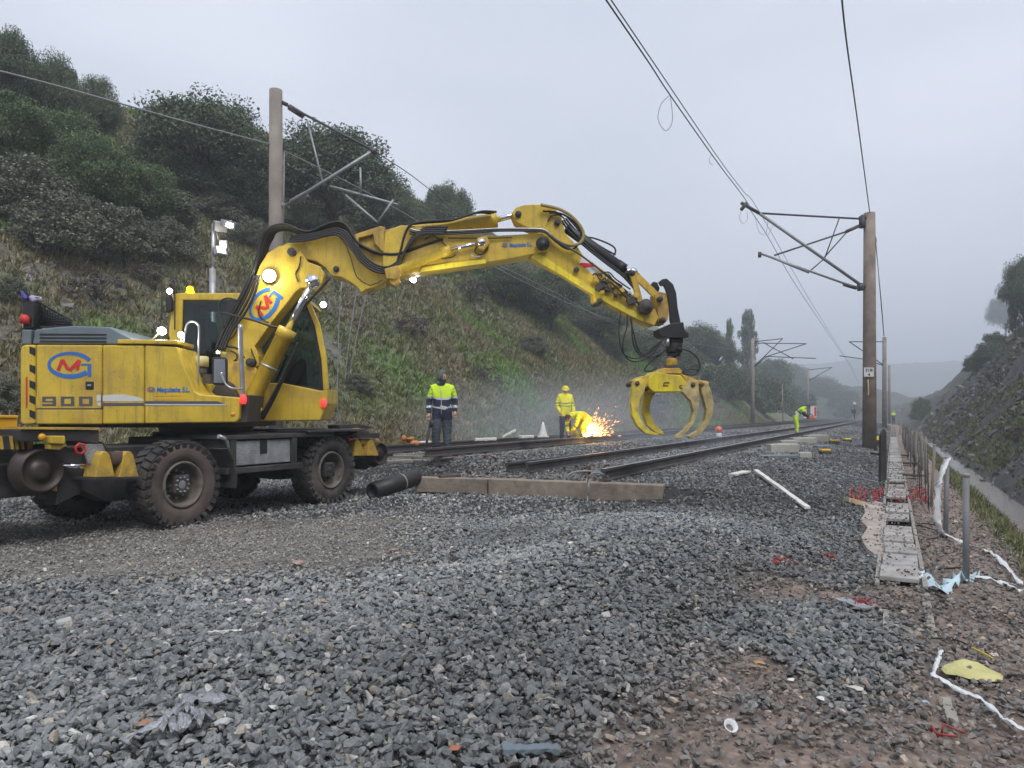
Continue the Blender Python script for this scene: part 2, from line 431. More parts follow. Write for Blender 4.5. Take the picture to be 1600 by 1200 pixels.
# ================================================================ stream
wm, nt, b = new_mat('stream_water'); b.inputs['Base Color'].default_value = (0.30, 0.27, 0.25, 1); b.inputs['Roughness'].default_value = 0.14; b.inputs['Specular IOR Level'].default_value = 1.0
wn = N(nt, 'ShaderNodeTexNoise'); wn.inputs['Scale'].default_value = 9; wn.inputs['Detail'].default_value = 5
tcn = N(nt, 'ShaderNodeTexCoord'); nt.links.new(tcn.outputs['Object'], wn.inputs[0])
bp = N(nt, 'ShaderNodeBump'); bp.inputs['Strength'].default_value = 0.35; bp.inputs['Distance'].default_value = 0.03; nt.links.new(wn.outputs[0], bp.inputs['Height']); nt.links.new(bp.outputs[0], b.inputs['Normal'])
ws = np.linspace(2, 110, 60); V = []; Fc = []
for s_ in ws:
    for t_ in (1.5, 1.8, 2.3, 3.0): V.append(tuple(TS(t_, float(s_), -0.56)))
for i in range(len(ws)-1):
    for k in range(3): a = i*4+k; Fc.append((a, a+1, a+5, a+4))
tag(np_mesh('water', np.array(V), np.array(Fc), wm), kind='structure')

# ================================================================ ballast stones
def stone_variants(n, pts):
    out = []
    for k in range(n):
        bm = bmesh.new()
        P = rng.normal(size=(pts, 3)); P /= np.linalg.norm(P, axis=1)[:, None]
        P *= rng.uniform(0.75, 1.0, (pts, 1)); P *= np.array([1.0, rng.uniform(0.6, 0.95), rng.uniform(0.38, 0.72)])
        for p in P: bm.verts.new(p)
        r = bmesh.ops.convex_hull(bm, input=bm.verts)
        dead = [g for g in r['geom_interior'] if isinstance(g, bmesh.types.BMVert)]+[g for g in r['geom_unused'] if isinstance(g, bmesh.types.BMVert)]
        if dead: bmesh.ops.delete(bm, geom=list(set(dead)), context='VERTS')
        bmesh.ops.triangulate(bm, faces=bm.faces)
        bm.verts.index_update()
        out.append((np.array([v.co[:] for v in bm.verts]), np.array([[v.index for v in f.verts] for f in bm.faces])))
        bm.free()
    return out
SV_hi = stone_variants(14, 16); SV_lo = stone_variants(8, 8)
def rand_rot(n, tilt):
    az = rng.uniform(0, 2*PI, n); tx = rng.normal(0, tilt, n); ty = rng.normal(0, tilt, n)
    ca, sa = np.cos(az), np.sin(az); R = np.zeros((n, 3, 3))
    cx, sx, cy, sy = np.cos(tx), np.sin(tx), np.cos(ty), np.sin(ty)
    Rz = np.zeros((n, 3, 3)); Rz[:, 0, 0] = ca; Rz[:, 0, 1] = -sa; Rz[:, 1, 0] = sa; Rz[:, 1, 1] = ca; Rz[:, 2, 2] = 1
    Rx = np.zeros((n, 3, 3)); Rx[:, 0, 0] = 1; Rx[:, 1, 1] = cx; Rx[:, 1, 2] = -sx; Rx[:, 2, 1] = sx; Rx[:, 2, 2] = cx
    Ry = np.zeros((n, 3, 3)); Ry[:, 1, 1] = 1; Ry[:, 0, 0] = cy; Ry[:, 0, 2] = sy; Ry[:, 2, 0] = -sy; Ry[:, 2, 2] = cy
    return Rx@Ry@Rz
def scatter_mesh(name, variants, P, size, m, tilt=0.5, colors=None):
    n = len(P); R = rand_rot(n, tilt); pick = rng.integers(0, len(variants), n)
    Vs = []; Fs = []; Cs = []; off = 0
    for k, (v, f) in enumerate(variants):
        I = np.where(pick == k)[0]
        if not len(I): continue
        vv = np.einsum('nij,vj->nvi', R[I], v)*size[I][:, None, None]+P[I][:, None, :]
        Vs.append(vv.reshape(-1, 3)); Fs.append((f[None]+(np.arange(len(I))*len(v))[:, None, None]+off).reshape(-1, f.shape[1]))
        if colors is not None: Cs.append(np.repeat(colors[I], len(v), 0))
        off += len(I)*len(v)
    return np_mesh(name, np.concatenate(Vs), np.concatenate(Fs), m, colors=(np.concatenate(Cs) if colors is not None else None))
def sample_wedge(n, y0, y1, mx=1.0):
    """points spread evenly over the ground that the lens can see between two depths"""
    y = np.sqrt(rng.uniform(y0*y0, y1*y1, n)); x = rng.uniform(-1, 1, n)*(0.72*y+0.9)
    return x, y
def Gxy(x, y):
    t = x*CT-y*ST; s = x*ST+y*CT; return G(t, s)
P_all = []; S_all = []
def layer(n, y0, y1, smin, smax, zoff, keep):
    x, y = sample_wedge(n, y0, y1); t = x*CT-y*ST; s = x*ST+y*CT
    pth = w_path(x, y); sl_ = w_soil(x, y)*sst(-4, -1, t)
    k = keep(x, y, t, s, pth, sl_) & (t > -12.8) & (t < 1.15)
    x, y, t, s, pth, sl_ = [q[k] for q in (x, y, t, s, pth, sl_)]
    sz = rng.uniform(smin, smax, len(x))*rng.choice([1, 1, 1.1, 1.3, 0.8, 0.6, 0.45], len(x))
    sz = sz*(1-0.45*pth)*(1-0.3*sl_)
    z = G(t, s)+rng.uniform(-0.2, 1.0, len(x))*zoff-pth*0.006
    return np.stack([x, y, z], -1), sz
U = lambda n: rng.random(n)
kp = lambda x, y, t, s, p, q: (U(len(x)) < np.clip(1-0.25*p-0.66*q, 0.0, 1))
for args in ((56000, 1.6, 5.2, 0.022, 0.036, 0.046), (70000, 5.2, 9.5, 0.023, 0.036, 0.042), (44000, 9.5, 15, 0.028, 0.041, 0.036)):
    a_, b_ = layer(*args, kp); P_all.append(a_); S_all.append(b_)
P = np.concatenate(P_all); SZ = np.concatenate(S_all)
# small pebbles and chips that fill the worn strip and the soil
a_, b_ = layer(50000, 1.6, 9.5, 0.007, 0.014, 0.004, lambda x, y, t, s, p, q: U(len(x)) < np.clip(p+q*0.8, 0.06, 1))
stone_ramp = [(0.0, (0.095, 0.098, 0.10)), (0.30, (0.165, 0.17, 0.17)), (0.55, (0.225, 0.228, 0.228)), (0.75, (0.155, 0.165, 0.165)), (0.88, (0.29, 0.29, 0.28)), (0.97, (0.29, 0.25, 0.20)), (1.0, (0.55, 0.52, 0.49))]
bm_ = island_mat('ballast_rock', stone_ramp, 0.72, 0.35, 70, vcol=True)
def stone_cols(Pq, k=1.0):
    x, y = Pq[:, 0], Pq[:, 1]; n = fbm(x*0.5+3, y*0.5, 3, 71)
    w = w_path(x, y)[:, None]; q = np.clip(w_soil(x, y), 0, 1)[:, None]*0.5
    base = np.ones((len(Pq), 3))*(0.52+1.12*n[:, None])
    t = x*CT-y*ST
    dark = (0.78+0.22*sst(-1.5, -3.2, t))[:, None]      # fresh dark ballast on the right shoulder, older greyer stone left
    base = base*dark*np.array([1.01, 1.03, 1.05])
    base = base*(1-w)+np.array([1.34, 1.26, 1.2])*w
    base = base*(1-q)+np.array([1.25, 1.0, 0.85])*q
    return np.concatenate([base*k, np.ones((len(Pq), 1))], 1)
near = P[:, 1] < 9.5
tag(scatter_mesh('ballast_stones', SV_hi, P[near], SZ[near], bm_, 0.55, stone_cols(P[near])), 'crushed grey ballast stones spread over the foreground', 'ballast', kind='stuff')
tag(scatter_mesh('gravel_chips', SV_lo, a_, b_, bm_, 0.4, stone_cols(a_, 1.1)), 'fine brownish gravel chips on the worn strip and bare soil', 'gravel', kind='stuff')
# ballast of the track beds further off
n = 78000; s_ = 9+rng.random(n)**1.35*62; t_ = rng.uniform(-12.6, -0.2, n)
k = rng.random(n) < np.clip(1.25-s_/90, 0.2, 1)
s_, t_ = s_[k], t_[k]; Pf = np.stack([t_*CT+s_*ST, s_*CT-t_*ST, G(t_, s_)+rng.uniform(-0.01, 0.03, len(t_))], -1)
ok = Pf[:, 1] > 14.6; Pf = Pf[ok]; szf = rng.uniform(0.032, 0.045, len(Pf))*(1+Pf[:, 1]/70)
Pf = np.concatenate([P[~near], Pf]); szf = np.concatenate([SZ[~near], szf])
tag(scatter_mesh('track_ballast', SV_lo, Pf, szf, bm_, 0.5, stone_cols(Pf)), 'dark ballast stones bedding the two railway tracks', 'ballast', kind='stuff')

# ================================================================ grass on the slopes
def blade_tuft():
    vs = []; fs = []
    for k in range(7):
        a = rng.uniform(0, 2*PI); l = rng.uniform(0.5, 1.0); w = rng.uniform(0.05, 0.10); lean = rng.uniform(0.15, 0.75)
        b0 = np.array([math.cos(a), math.sin(a), 0])*rng.uniform(0, 0.25); pr = np.array([-math.sin(a), math.cos(a), 0])*w
        tip = b0+np.array([math.cos(a)*lean, math.sin(a)*lean, l*0.8]); i = len(vs)
        vs += [b0-pr, b0+pr, tip]; fs.append((i, i+1, i+2))
    return np.array(vs), np.array(fs)
TV = [blade_tuft() for _ in range(10)]
n = 170000; s_ = -2+rng.random(n)**1.5*95; t_ = -13.0-rng.random(n)**1.3*27
x = t_*CT+s_*ST; y = s_*CT-t_*ST; k = (y > 5) & (np.abs(x) < 0.76*y+2) & (fbm(t_*0.5, s_*0.4, 3, 83) > 0.12)
t_, s_, x, y = t_[k], s_[k], x[k], y[k]
Pg = np.stack([x, y, G(t_, s_)-0.03], -1); hg = rng.uniform(0.10, 0.30, len(x))*(0.75+y/50)
ng = fbm(t_*0.5, s_*0.42, 5, 31); nm_ = fbm(t_*0.3+9, s_*0.25, 4, 43)
cg = np.array([0.95, 1.0, 0.7])[None]*(1-sst(0.44, 0.60, ng)[:, None])+np.array([1.25, 1.08, 0.95])[None]*sst(0.44, 0.60, ng)[:, None]
cg = cg*(1-0.8*sst(0.56, 0.66, nm_)[:, None])+np.array([0.85, 1.5, 0.5])[None]*0.8*sst(0.56, 0.66, nm_)[:, None]
gmat = island_mat('grass_blades', [(0, (0.085, 0.095, 0.05)), (0.4, (0.165, 0.185, 0.09)), (0.8, (0.25, 0.245, 0.15)), (1, (0.40, 0.37, 0.27))], 0.9, 0, 20, vcol=True)
tag(scatter_mesh('grass', TV, Pg, hg, gmat, 0.25, np.concatenate([cg, np.ones((len(cg), 1))], 1)), 'rough mixed grass and weeds covering the left hillside', 'grass', kind='stuff')
n = 90000; s_ = 4+rng.random(n)**1.4*110; t_ = np.where(rng.random(n) < 0.12, rng.uniform(1.0, 1.5, n), rng.uniform(2.6, 12, n))
x = t_*CT+s_*ST; y = s_*CT-t_*ST; k = (y > 4) & (np.abs(x) < 0.78*y) & (fbm(t_*0.5, s_*0.25, 4, 61) > 0.40)
t_, s_, x, y = t_[k], s_[k], x[k], y[k]
Pg = np.stack([x, y, G(t_, s_)-0.03], -1); hg = rng.uniform(0.10, 0.24, len(x))*(0.6+y/70)
cg = np.tile(np.array([[0.8, 0.8, 0.66, 1]]), (len(x), 1))
tag(scatter_mesh('grass', TV, Pg, hg, gmat, 0.25, cg), 'dull sparse grass on the cut slope right of the stream', 'grass', kind='stuff')
# loose rock on the left hillside
n = 9000; s_ = -2+rng.random(n)**1.3*75; t_ = -14-rng.random(n)*22
k = (fbm(t_*0.9, s_*0.7, 4, 37)*0.6+fbm(t_*0.06, s_*0.05, 3, 41)*0.45) > 0.52
t_, s_ = t_[k], s_[k]; x = t_*CT+s_*ST; y = s_*CT-t_*ST; k = (y > 6) & (np.abs(x) < 0.78*y); t_, s_, x, y = t_[k], s_[k], x[k], y[k]
Pr = np.stack([x, y, G(t_, s_)], -1); rmat = island_mat('slope_rock', [(0, (0.09, 0.08, 0.08)), (0.6, (0.16, 0.145, 0.14)), (1, (0.26, 0.24, 0.235))], 0.9, 0.4, 14)
tag(scatter_mesh('slope_rubble', SV_lo, Pr, rng.uniform(0.08, 0.26, len(x))**1.0, rmat, 0.7), 'broken grey rock scattered on the left hillside', 'rubble', kind='stuff')

n = 15000; s_ = 6+rng.random(n)**1.2*90; t_ = rng.uniform(2.35, 12, n)
k = fbm(t_*1.3+s_*0.5, s_*0.35, 4, 67) > 0.42; t_, s_ = t_[k], s_[k]; x = t_*CT+s_*ST; y = s_*CT-t_*ST; k = (y > 6) & (np.abs(x) < 0.78*y); t_, s_, x, y = t_[k], s_[k], x[k], y[k]
rmat2 = island_mat('cut_rock', [(0, (0.06, 0.058, 0.06)), (0.5, (0.12, 0.115, 0.115)), (0.9, (0.18, 0.172, 0.165)), (1, (0.27, 0.26, 0.24))], 0.9, 0.4, 14)
tag(scatter_mesh('slope_rubble', SV_lo, np.stack([x, y, G(t_, s_)-0.02], -1), rng.uniform(0.03, 0.08, len(x))*(1+y/25)*rng.choice([1, 1, 1, 2.0], len(x)), rmat2, 0.6), 'rough broken rock face of the right cut slope', 'rubble', kind='stuff')
# ================================================================ trees and bushes
fol = {}
fol['pine'] = island_mat('pine_foliage', [(0, (0.055, 0.075, 0.048)), (0.5, (0.10, 0.135, 0.075)), (0.85, (0.14, 0.175, 0.10)), (1, (0.18, 0.21, 0.13))], 0.85, 0, 20)
fol['bush'] = island_mat('bush_foliage', [(0, (0.085, 0.095, 0.065)), (0.5, (0.14, 0.155, 0.11)), (0.85, (0.18, 0.19, 0.14)), (1, (0.24, 0.24, 0.19))], 0.85, 0, 20)
fol['green'] = island_mat('light_green_foliage', [(0, (0.05, 0.085, 0.035)), (0.5, (0.09, 0.14, 0.055)), (1, (0.17, 0.21, 0.10))], 0.85, 0, 20)
fol['bare'] = island_mat('twiggy_foliage', [(0, (0.06, 0.05, 0.048)), (0.6, (0.11, 0.09, 0.085)), (1, (0.17, 0.14, 0.13))], 0.9, 0, 20)
bark = mat('bark', (0.09, 0.075, 0.065), 0.95, var=0.3, bump=0.5, bscale=12)
def crown_mesh(kind, seed, nclump, nleaf, leaf, shape):
    r = np.random.default_rng(seed); Vs = []
    cen = []
    for k in range(nclump):
        u = r.normal(size=3); u /= np.linalg.norm(u); rad = r.uniform(0.35, 1.0)**0.5
        c = u*rad
        if shape == 'dome': c = c*np.array([0.5, 0.5, 0.42]); c[2] = abs(c[2])*1.15 if r.random() < 0.75 else c[2]*0.6; c[2] += 0.50
        elif shape == 'round': c = c*np.array([0.5, 0.5, 0.44]); c[2] += 0.52
        elif shape == 'tall': hgt = r.uniform(0.15, 1.0); w = 0.5*(1-hgt*0.85)**0.6*r.uniform(0.2, 1); a = r.uniform(0, 2*PI); c = np.array([math.cos(a)*w, math.sin(a)*w, hgt])
        elif shape == 'low': c = c*np.array([0.5, 0.5, 0.4]); c[2] = abs(c[2])*1.9+0.05; 
        cen.append(c)
    for c in cen:
        cr_ = r.uniform(0.07, 0.15)*(1.0 if shape != 'tall' else 0.6)
        d_ = r.normal(size=(nleaf, 3)); d_ /= np.linalg.norm(d_, axis=1)[:, None]; P = d_*(r.random((nleaf, 1))**0.45)*cr_*np.array([1.25, 1.25, 0.9])+c
        a = r.normal(size=(nleaf, 3)); a /= np.linalg.norm(a, axis=1)[:, None]
        b = np.cross(a, r.normal(size=(nleaf, 3))); b /= np.linalg.norm(b, axis=1)[:, None]
        l = leaf*r.uniform(0.6, 1.4, (nleaf, 1))
        Vs.append(np.stack([P-a*l, P+b*l*0.55, P+a*l, P-b*l*0.55], 1))
    V = np.concatenate(Vs).reshape(-1, 3); V[:, 2] = np.maximum(V[:, 2], 0.0)
    return V, np.arange(len(V)).reshape(-1, 4), cen
crowns = {}
for kind, fm, shape, ncl, nl, lf, cnt in (('pine', 'pine', 'dome', 150, 260, 0.0125, 3), ('round', 'green', 'round', 110, 200, 0.014, 2), ('bush', 'bush', 'low', 90, 150, 0.018, 3), ('twig', 'bare', 'low', 24, 70, 0.024, 2), ('tall', 'pine', 'tall', 120, 80, 0.018, 2), ('dark', 'pine', 'low', 110, 180, 0.016, 2)):
    crowns[kind] = []
    for k in range(cnt):
        V_, F_, cen = crown_mesh(kind, hash_ := 100+k*7+len(kind), ncl, nl, lf, shape)
        me = bpy.data.meshes.new(kind+'_crown'); me.from_pydata(V_.tolist(), [], F_.tolist()); me.materials.append(fol[fm])
        tb = MB(); top = 0.62 if shape != 'tall' else 0.97
        if shape in ('low',):
            for c in cen[:12]: tb.tube([(0, 0, -0.1), Vector(c)*0.55+Vector((0, 0, 0.02)), Vector(c)], [0.014, 0.009, 0.003], 5)
        else:
            jig = [Vector((random.uniform(-.02, .02), random.uniform(-.02, .02), top*i/5)) for i in range(1, 6)]
            tb.tube([Vector((0, 0, -0.12))]+jig, [0.036, 0.030, 0.026, 0.02, 0.014, 0.006], 8)
            for c in cen[::4]:
                c = Vector(c); h = max(0.16, min(top, c.z*0.62)); tb.tube([(0, 0, h*0.8), Vector((c.x*0.5, c.y*0.5, (h+c.z)/2)), c], [0.013, 0.009, 0.003], 5)
        to = tb.build('trunk', bark); tm = to.data; bpy.data.objects.remove(to)
        crowns[kind].append((me, tm))
def plant(kind, px, py, top, w, label, cat, name, group, D=None):
    p = hit(px, py) if D is None else Vector(((px-800)/F*D, D, Gz((px-800)/F*D, D)))
    H = (py-top)/F*p.y if D is None else (CH-(top-HY)/F*D)-p.z
    Wd = w/F*p.y
    me, tm = random.choice(crowns[kind])
    r = thing(name, label, cat, (p.x, p.y, p.z-0.05), group, rz=random.uniform(0, 6.28))
    for nm, mm in (('crown', me), ('trunk' if kind not in ('bush', 'twig', 'dark') else 'stems', tm)):
        o = link_mesh(nm, mm, r); o.scale = (Wd, Wd, H)
    return r
GP = 'pines along the left skyline'
for a in [
 ('pine', 12, 190, 48, 105, 'large rounded pine at the far left top of the hill, cut by the frame'),
 ('pine', 82, 225, 84, 76, 'dark pine second from the left on the hillcrest'),
 ('pine', 152, 240, 122, 66, 'airy pine on the crest crossed by the overhead cable'),
 ('pine', 318, 330, 150, 190, 'broad domed pine on the crest left of the tall wooden mast'),
 ('pine', 400, 335, 212, 80, 'pine just left of the tall wooden mast top'),
 ('pine', 520, 375, 205, 200, 'big rounded pine behind the bracket of the left mast'),
 ('pine', 612, 392, 282, 75, 'small pine between the big pine and the raised boom'),
 ('pine', 651, 398, 318, 52, 'smallest pine on the crest behind the hose bundle'),
 ('pine', 700, 405, 286, 78, 'round solitary pine just above the boom cylinder'),
 ('round', 215, 350, 245, 110, 'bright green tree on the slope between the crest pines'),
 ('round', 140, 330, 200, 110, 'mid green tree below the airy crest pine')]:
    plant(a[0], a[1], a[2], a[3], a[4], a[5], 'tree', 'pine_tree', GP)
GD = 'dark trees on the slope behind the boom'
for a in [
 ('pine', 860, 520, 415, 110, 'dark tree on the slope under the raised arm'),
 ('pine', 790, 480, 410, 90, 'dark tree directly below the boom lettering'),
 ('pine', 935, 540, 470, 95, 'dark tree beneath the lower arm, left of the hanging hoses'),
 ('pine', 1088, 575, 505, 75, 'round pine on the ridge just right of the black tool coupler'),
 ('pine', 1120, 590, 522, 60, 'pine on the ridge right of the grapple rotator'),
 ('tall', 1140, 600, 500, 22, 'thin leaning eucalyptus sprig left of the tall one'),
 ('tall', 1168, 610, 487, 46, 'tall pointed eucalyptus beside the second left mast'),
 ('pine', 1205, 632, 560, 62, 'rounded hazy tree right of the second left mast'),
 ('pine', 1238, 640, 568, 52, 'rounded hazy tree above the bending worker'),
 ('pine', 1285, 645, 590, 60, 'hazy tree near where the rails vanish'),
 ('pine', 1318, 648, 606, 44, 'last hazy tree left of the numbered mast')]:
    plant(a[0], a[1], a[2], a[3], a[4], a[5], 'tree', 'pine_tree', GD)
GB = 'bushes on the left hillside'
bl = [('bush', 40, 330, 215, 150, 'dark thicket at the left edge below the crest pines'), ('bush', 250, 350, 275, 130, 'dark thicket under the broad domed pine'),
 ('bush', 95, 395, 275, 150, 'large grey green bush above the fenced tail of the machine'), ('bush', 190, 400, 300, 120, 'grey green bush above the machine deck'),
 ('bush', 30, 345, 265, 90, 'grey bush by the left edge halfway up the slope'), ('bush', 265, 400, 325, 90, 'bush left of the floodlight mast'),
 ('twig', 150, 470, 405, 90, 'leafless brown bush left of the cab'), ('twig', 245, 455, 390, 70, 'twiggy brown bush behind the cab roof'),
 ('bush', 390, 385, 330, 70, 'bush beside the foot of the upper wooden mast'), ('twig', 60, 400, 335, 60, 'twiggy bush low at the left'),
 ('bush', 340, 345, 285, 90, 'grey bush under the domed pine'), ('dark', 460, 355, 300, 90, 'dark bush right of the left mast'),
 ('dark', 580, 370, 325, 90, 'dark bush behind the hose bundle'), ('dark', 775, 440, 388, 80, 'dark bush under the middle of the boom'),
 ('dark', 700, 420, 380, 60, 'dark bush behind the boom hinge'), ('bush', 830, 550, 515, 50, 'low grey bush on the slope right of the hooded worker'),
 ('dark', 905, 500, 430, 80, 'dark thicket behind the white and red sticker'), ('dark', 1005, 560, 500, 80, 'dark bush behind the hanging hoses'),
 ('dark', 1055, 585, 520, 90, 'hazy thicket behind the grapple rotator'), ('dark', 1150, 625, 575, 70, 'hazy thicket behind the second left mast'),
 ('dark', 1265, 650, 612, 60, 'hazy undergrowth right of the bending worker'), ('twig', 1190, 640, 600, 60, 'pale brown scrub left of the bending worker'),
 ('twig', 735, 470, 425, 60, 'brown scrub under the yellow lit cover'), ('bush', 15, 470, 420, 60, 'small bush by the left frame edge above the machine tail'),
 ('bush', 10, 640, 575, 60, 'grass green bush at the left edge behind the machine'), ('round', 960, 560, 520, 60, 'green bush left of the loop of hoses'),
 ('round', 120, 300, 205, 120, 'dark undergrowth between crest pines'), ('dark', 400, 345, 262, 90, 'dark undergrowth left of the wooden mast'),
 ('round', 190, 320, 250, 110, 'dark undergrowth beside the bright green tree'), ('round', 20, 260, 140, 120, 'dark undergrowth below the frame cut pine'),
 ('dark', 320, 320, 230, 160, 'shadowy lower growth of the domed pine'), ('round', 100, 270, 165, 110, 'shadowy growth beneath the second pine'),
 ('bush', 130, 360, 290, 110, 'ragged grey bush in the middle of the left thicket'), ('twig', 420, 330, 280, 60, 'bare scrub at the crest behind the wooden mast'),
 ('twig', 1100, 640, 600, 60, 'brown scrub behind the grapple claws'), ('dark', 845, 480, 430, 70, 'dark undergrowth below the arm pivot'),
 ('dark', 1190, 645, 572, 90, 'hazy dark mass between the eucalyptus and the second left mast'), ('dark', 1232, 648, 588, 80, 'hazy dark mass above the leaning worker'), ('dark', 1292, 651, 603, 70, 'hazy dark mass behind the small distant mast'),
 ('dark', 1130, 625, 548, 90, 'dark growth under the pine right of the rotator'), ('dark', 1328, 652, 618, 46, 'low hazy growth left of the numbered mast'), ('twig', 640, 520, 480, 70, 'brown scrub left of the lamp under the boom'),
 ('bush', 560, 610, 575, 50, 'low weeds at the slope right of the cab'), ('twig', 760, 600, 560, 60, 'brown scrub right of the hooded worker'), ('bush', 1010, 640, 600, 70, 'dull green scrub behind the left claws')]
for a in bl: plant(a[0], a[1], a[2], a[3], a[4], a[5], 'bush', 'bush', GB)
GR = 'pines on the right cut slope'
for a in [('pine', 1600, 520, 402, 62, 'tallest pine at the right frame edge', 66), ('pine', 1572, 530, 458, 50, 'pine left of the tallest right hand pine', 74),
 ('dark', 1552, 560, 508, 50, 'small pine on the right slope crest', 84), ('dark', 1528, 580, 540, 40, 'lowest pine on the right slope crest', 96), ('tall', 1586, 530, 430, 30, 'slender pine between the two right hand pines', 68)]:
    plant(a[0], a[1], a[2], a[3], a[4], a[5], 'tree', 'pine_tree', GR)
for a in [('dark', 1440, 655, 612, 34, 'hazy round bush at the far end of the right slope'), ('twig', 1560, 600, 560, 40, 'bush on the upper right slope'),
 ('twig', 1590, 690, 655, 40, 'grey bush low on the right slope')]:
    plant(a[0], a[1], a[2], a[3], a[4], a[5], 'bush', 'bush', 'bushes on the right slope')
# ================================================================ road-rail excavator
O_ = Vector((-4.33, 10.46, 0)); PS = math.radians(5.0)
FW = Vector((math.cos(PS), math.sin(PS), 0)); LF = Vector((-math.sin(PS), math.cos(PS), 0))
def E(px, py, yl):
    """point on the upper structure's plane yl metres left of its centre line (minus = near side)"""
    a = (px-800)/F; b = -(py-HY)/F
    lam = (yl+O_.dot(LF))/(a*LF.x+LF.y)
    return Vector((a*lam, lam, CH+b*lam))
def EP(pts, y0, y1):
    """prism traced on the plane y0 and carried straight back to y1"""
    A = [E(x, y, y0) for x, y in pts]; return (A, [p+LF*(y1-y0) for p in A])
M = {}
DIRT = (0.20, 0.13, 0.07)
M['yellow'] = mat('yellow_paint', (0.64, 0.45, 0.04), 0.42, var=0.16, streak=0.6, dirt=(0.40, 0.25, 0.06), damt=0.7, scale=3.2, coat=0.15)
M['yellow_worn'] = mat('worn_yellow_paint', (0.58, 0.38, 0.05), 0.5, var=0.18, streak=0.8, dirt=DIRT, damt=0.75, scale=6, bump=0.15)
M['bright'] = mat('lemon_paint_and_lit_edges', (0.74, 0.60, 0.03), 0.45, var=0.10, streak=0.5, dirt=(0.35, 0.25, 0.08), damt=0.6, scale=5)  # grapple paint; also colours the strips that imitate lamplight on boom edges
M['orange'] = mat('orange_yellow_paint', (0.75, 0.38, 0.02), 0.4, var=0.06)
M['black'] = mat('black_rubber', (0.018, 0.018, 0.02), 0.5, var=0.2)
M['frame'] = mat('dirty_black_steel', (0.035, 0.034, 0.036), 0.55, var=0.3, dirt=(0.13, 0.11, 0.10), damt=0.55, scale=4, bump=0.2)
M['grey'] = mat('grey_blue_hood', (0.15, 0.19, 0.22), 0.45, var=0.1, dirt=(0.10, 0.10, 0.10), damt=0.5)
M['steel'] = mat('galvanised_steel', (0.42, 0.43, 0.45), 0.35, metal=0.7, var=0.2)
M['wheelsteel'] = mat('dark_wheel_steel', (0.055, 0.042, 0.040), 0.45, metal=0.4, var=0.3, dirt=(0.10, 0.07, 0.055), damt=0.5)
M['chrome'] = mat('chromed_rod', (0.75, 0.76, 0.80), 0.12, metal=1.0, var=0.05)
M['rust'] = mat('rusty_steel', (0.10, 0.06, 0.045), 0.8, var=0.4, bump=0.3)
M['tyre'] = mat('tyre_rubber', (0.030, 0.029, 0.030), 0.85, var=0.3, dirt=(0.13, 0.11, 0.10), damt=0.8, scale=5, bump=0.3, bscale=25)
M['tyre_dust'] = mat('dusty_tyre_side', (0.105, 0.080, 0.072), 0.9, var=0.2, dirt=(0.05, 0.045, 0.042), damt=0.7, scale=6, bump=0.2)
M['rim'] = mat('muddy_rim', (0.15, 0.13, 0.11), 0.75, var=0.3, dirt=(0.05, 0.045, 0.04), damt=0.8, scale=9)
M['blue'] = mat('blue_sticker', (0.03, 0.16, 0.50), 0.45, var=0.05)
M['red'] = mat('red_sticker', (0.60, 0.03, 0.03), 0.45, var=0.05)
M['white'] = mat('white_sticker', (0.62, 0.63, 0.62), 0.5, var=0.05)
M['dkgrey'] = mat('dark_grey_sticker', (0.10, 0.09, 0.11), 0.5, var=0.05)
M['plate'] = mat('chequer_plate', (0.40, 0.41, 0.44), 0.4, metal=0.5, var=0.25, dirt=(0.15, 0.14, 0.14), damt=0.5, scale=7, bump=0.8, bscale=60)
M['tan'] = mat('tan_hose_sleeve', (0.34, 0.26, 0.10), 0.7)
M['bluecloth'] = mat('blue_cloth', (0.10, 0.09, 0.38), 0.9)
M['lilac'] = mat('lilac_cloth', (0.40, 0.37, 0.50), 0.9)
M['cream'] = mat('cream_plastic', (0.62, 0.55, 0.25), 0.5)
M['lamp'] = emit('lit_work_lamp', (1.0, 0.96, 0.82), 22)
M['lampw'] = emit('lit_cool_lamp', (0.93, 0.96, 1.0), 16)
M['amber'] = emit('lit_amber_beacon', (1.0, 0.33, 0.0), 9)
M['redl'] = emit('lit_red_marker', (0.9, 0.05, 0.05), 0.6)
gl = bpy.data.materials.new('cab_glass'); gl.use_nodes = True; nt = gl.node_tree; nt.nodes.clear()
go = N(nt, 'ShaderNodeOutputMaterial'); gt = N(nt, 'ShaderNodeBsdfTransparent'); gt.inputs[0].default_value = (0.62, 0.70, 0.69, 1); gg = N(nt, 'ShaderNodeBsdfGlossy'); gg.inputs['Roughness'].default_value = 0.03
gf = N(nt, 'ShaderNodeFresnel'); gf.inputs[0].default_value = 1.5; gx = N(nt, 'ShaderNodeMixShader'); nt.links.new(gf.outputs[0], gx.inputs[0]); nt.links.new(gt.outputs[0], gx.inputs[1]); nt.links.new(gg.outputs[0], gx.inputs[2]); nt.links.new(gx.outputs[0], go.inputs[0])
M['glass'] = gl
def smooth_pts(pts, k=4):
    pts = [Vector(p) for p in pts]; out = []
    for i in range(len(pts)-1):
        p0 = pts[max(0, i-1)]; p1 = pts[i]; p2 = pts[i+1]; p3 = pts[min(len(pts)-1, i+2)]
        for j in range(k):
            t = j/k; out.append(0.5*((2*p1)+(p2-p0)*t+(2*p0-5*p1+4*p2-p3)*t*t+(3*p1-p0-3*p2+p3)*t*t*t))
    out.append(pts[-1]); return out
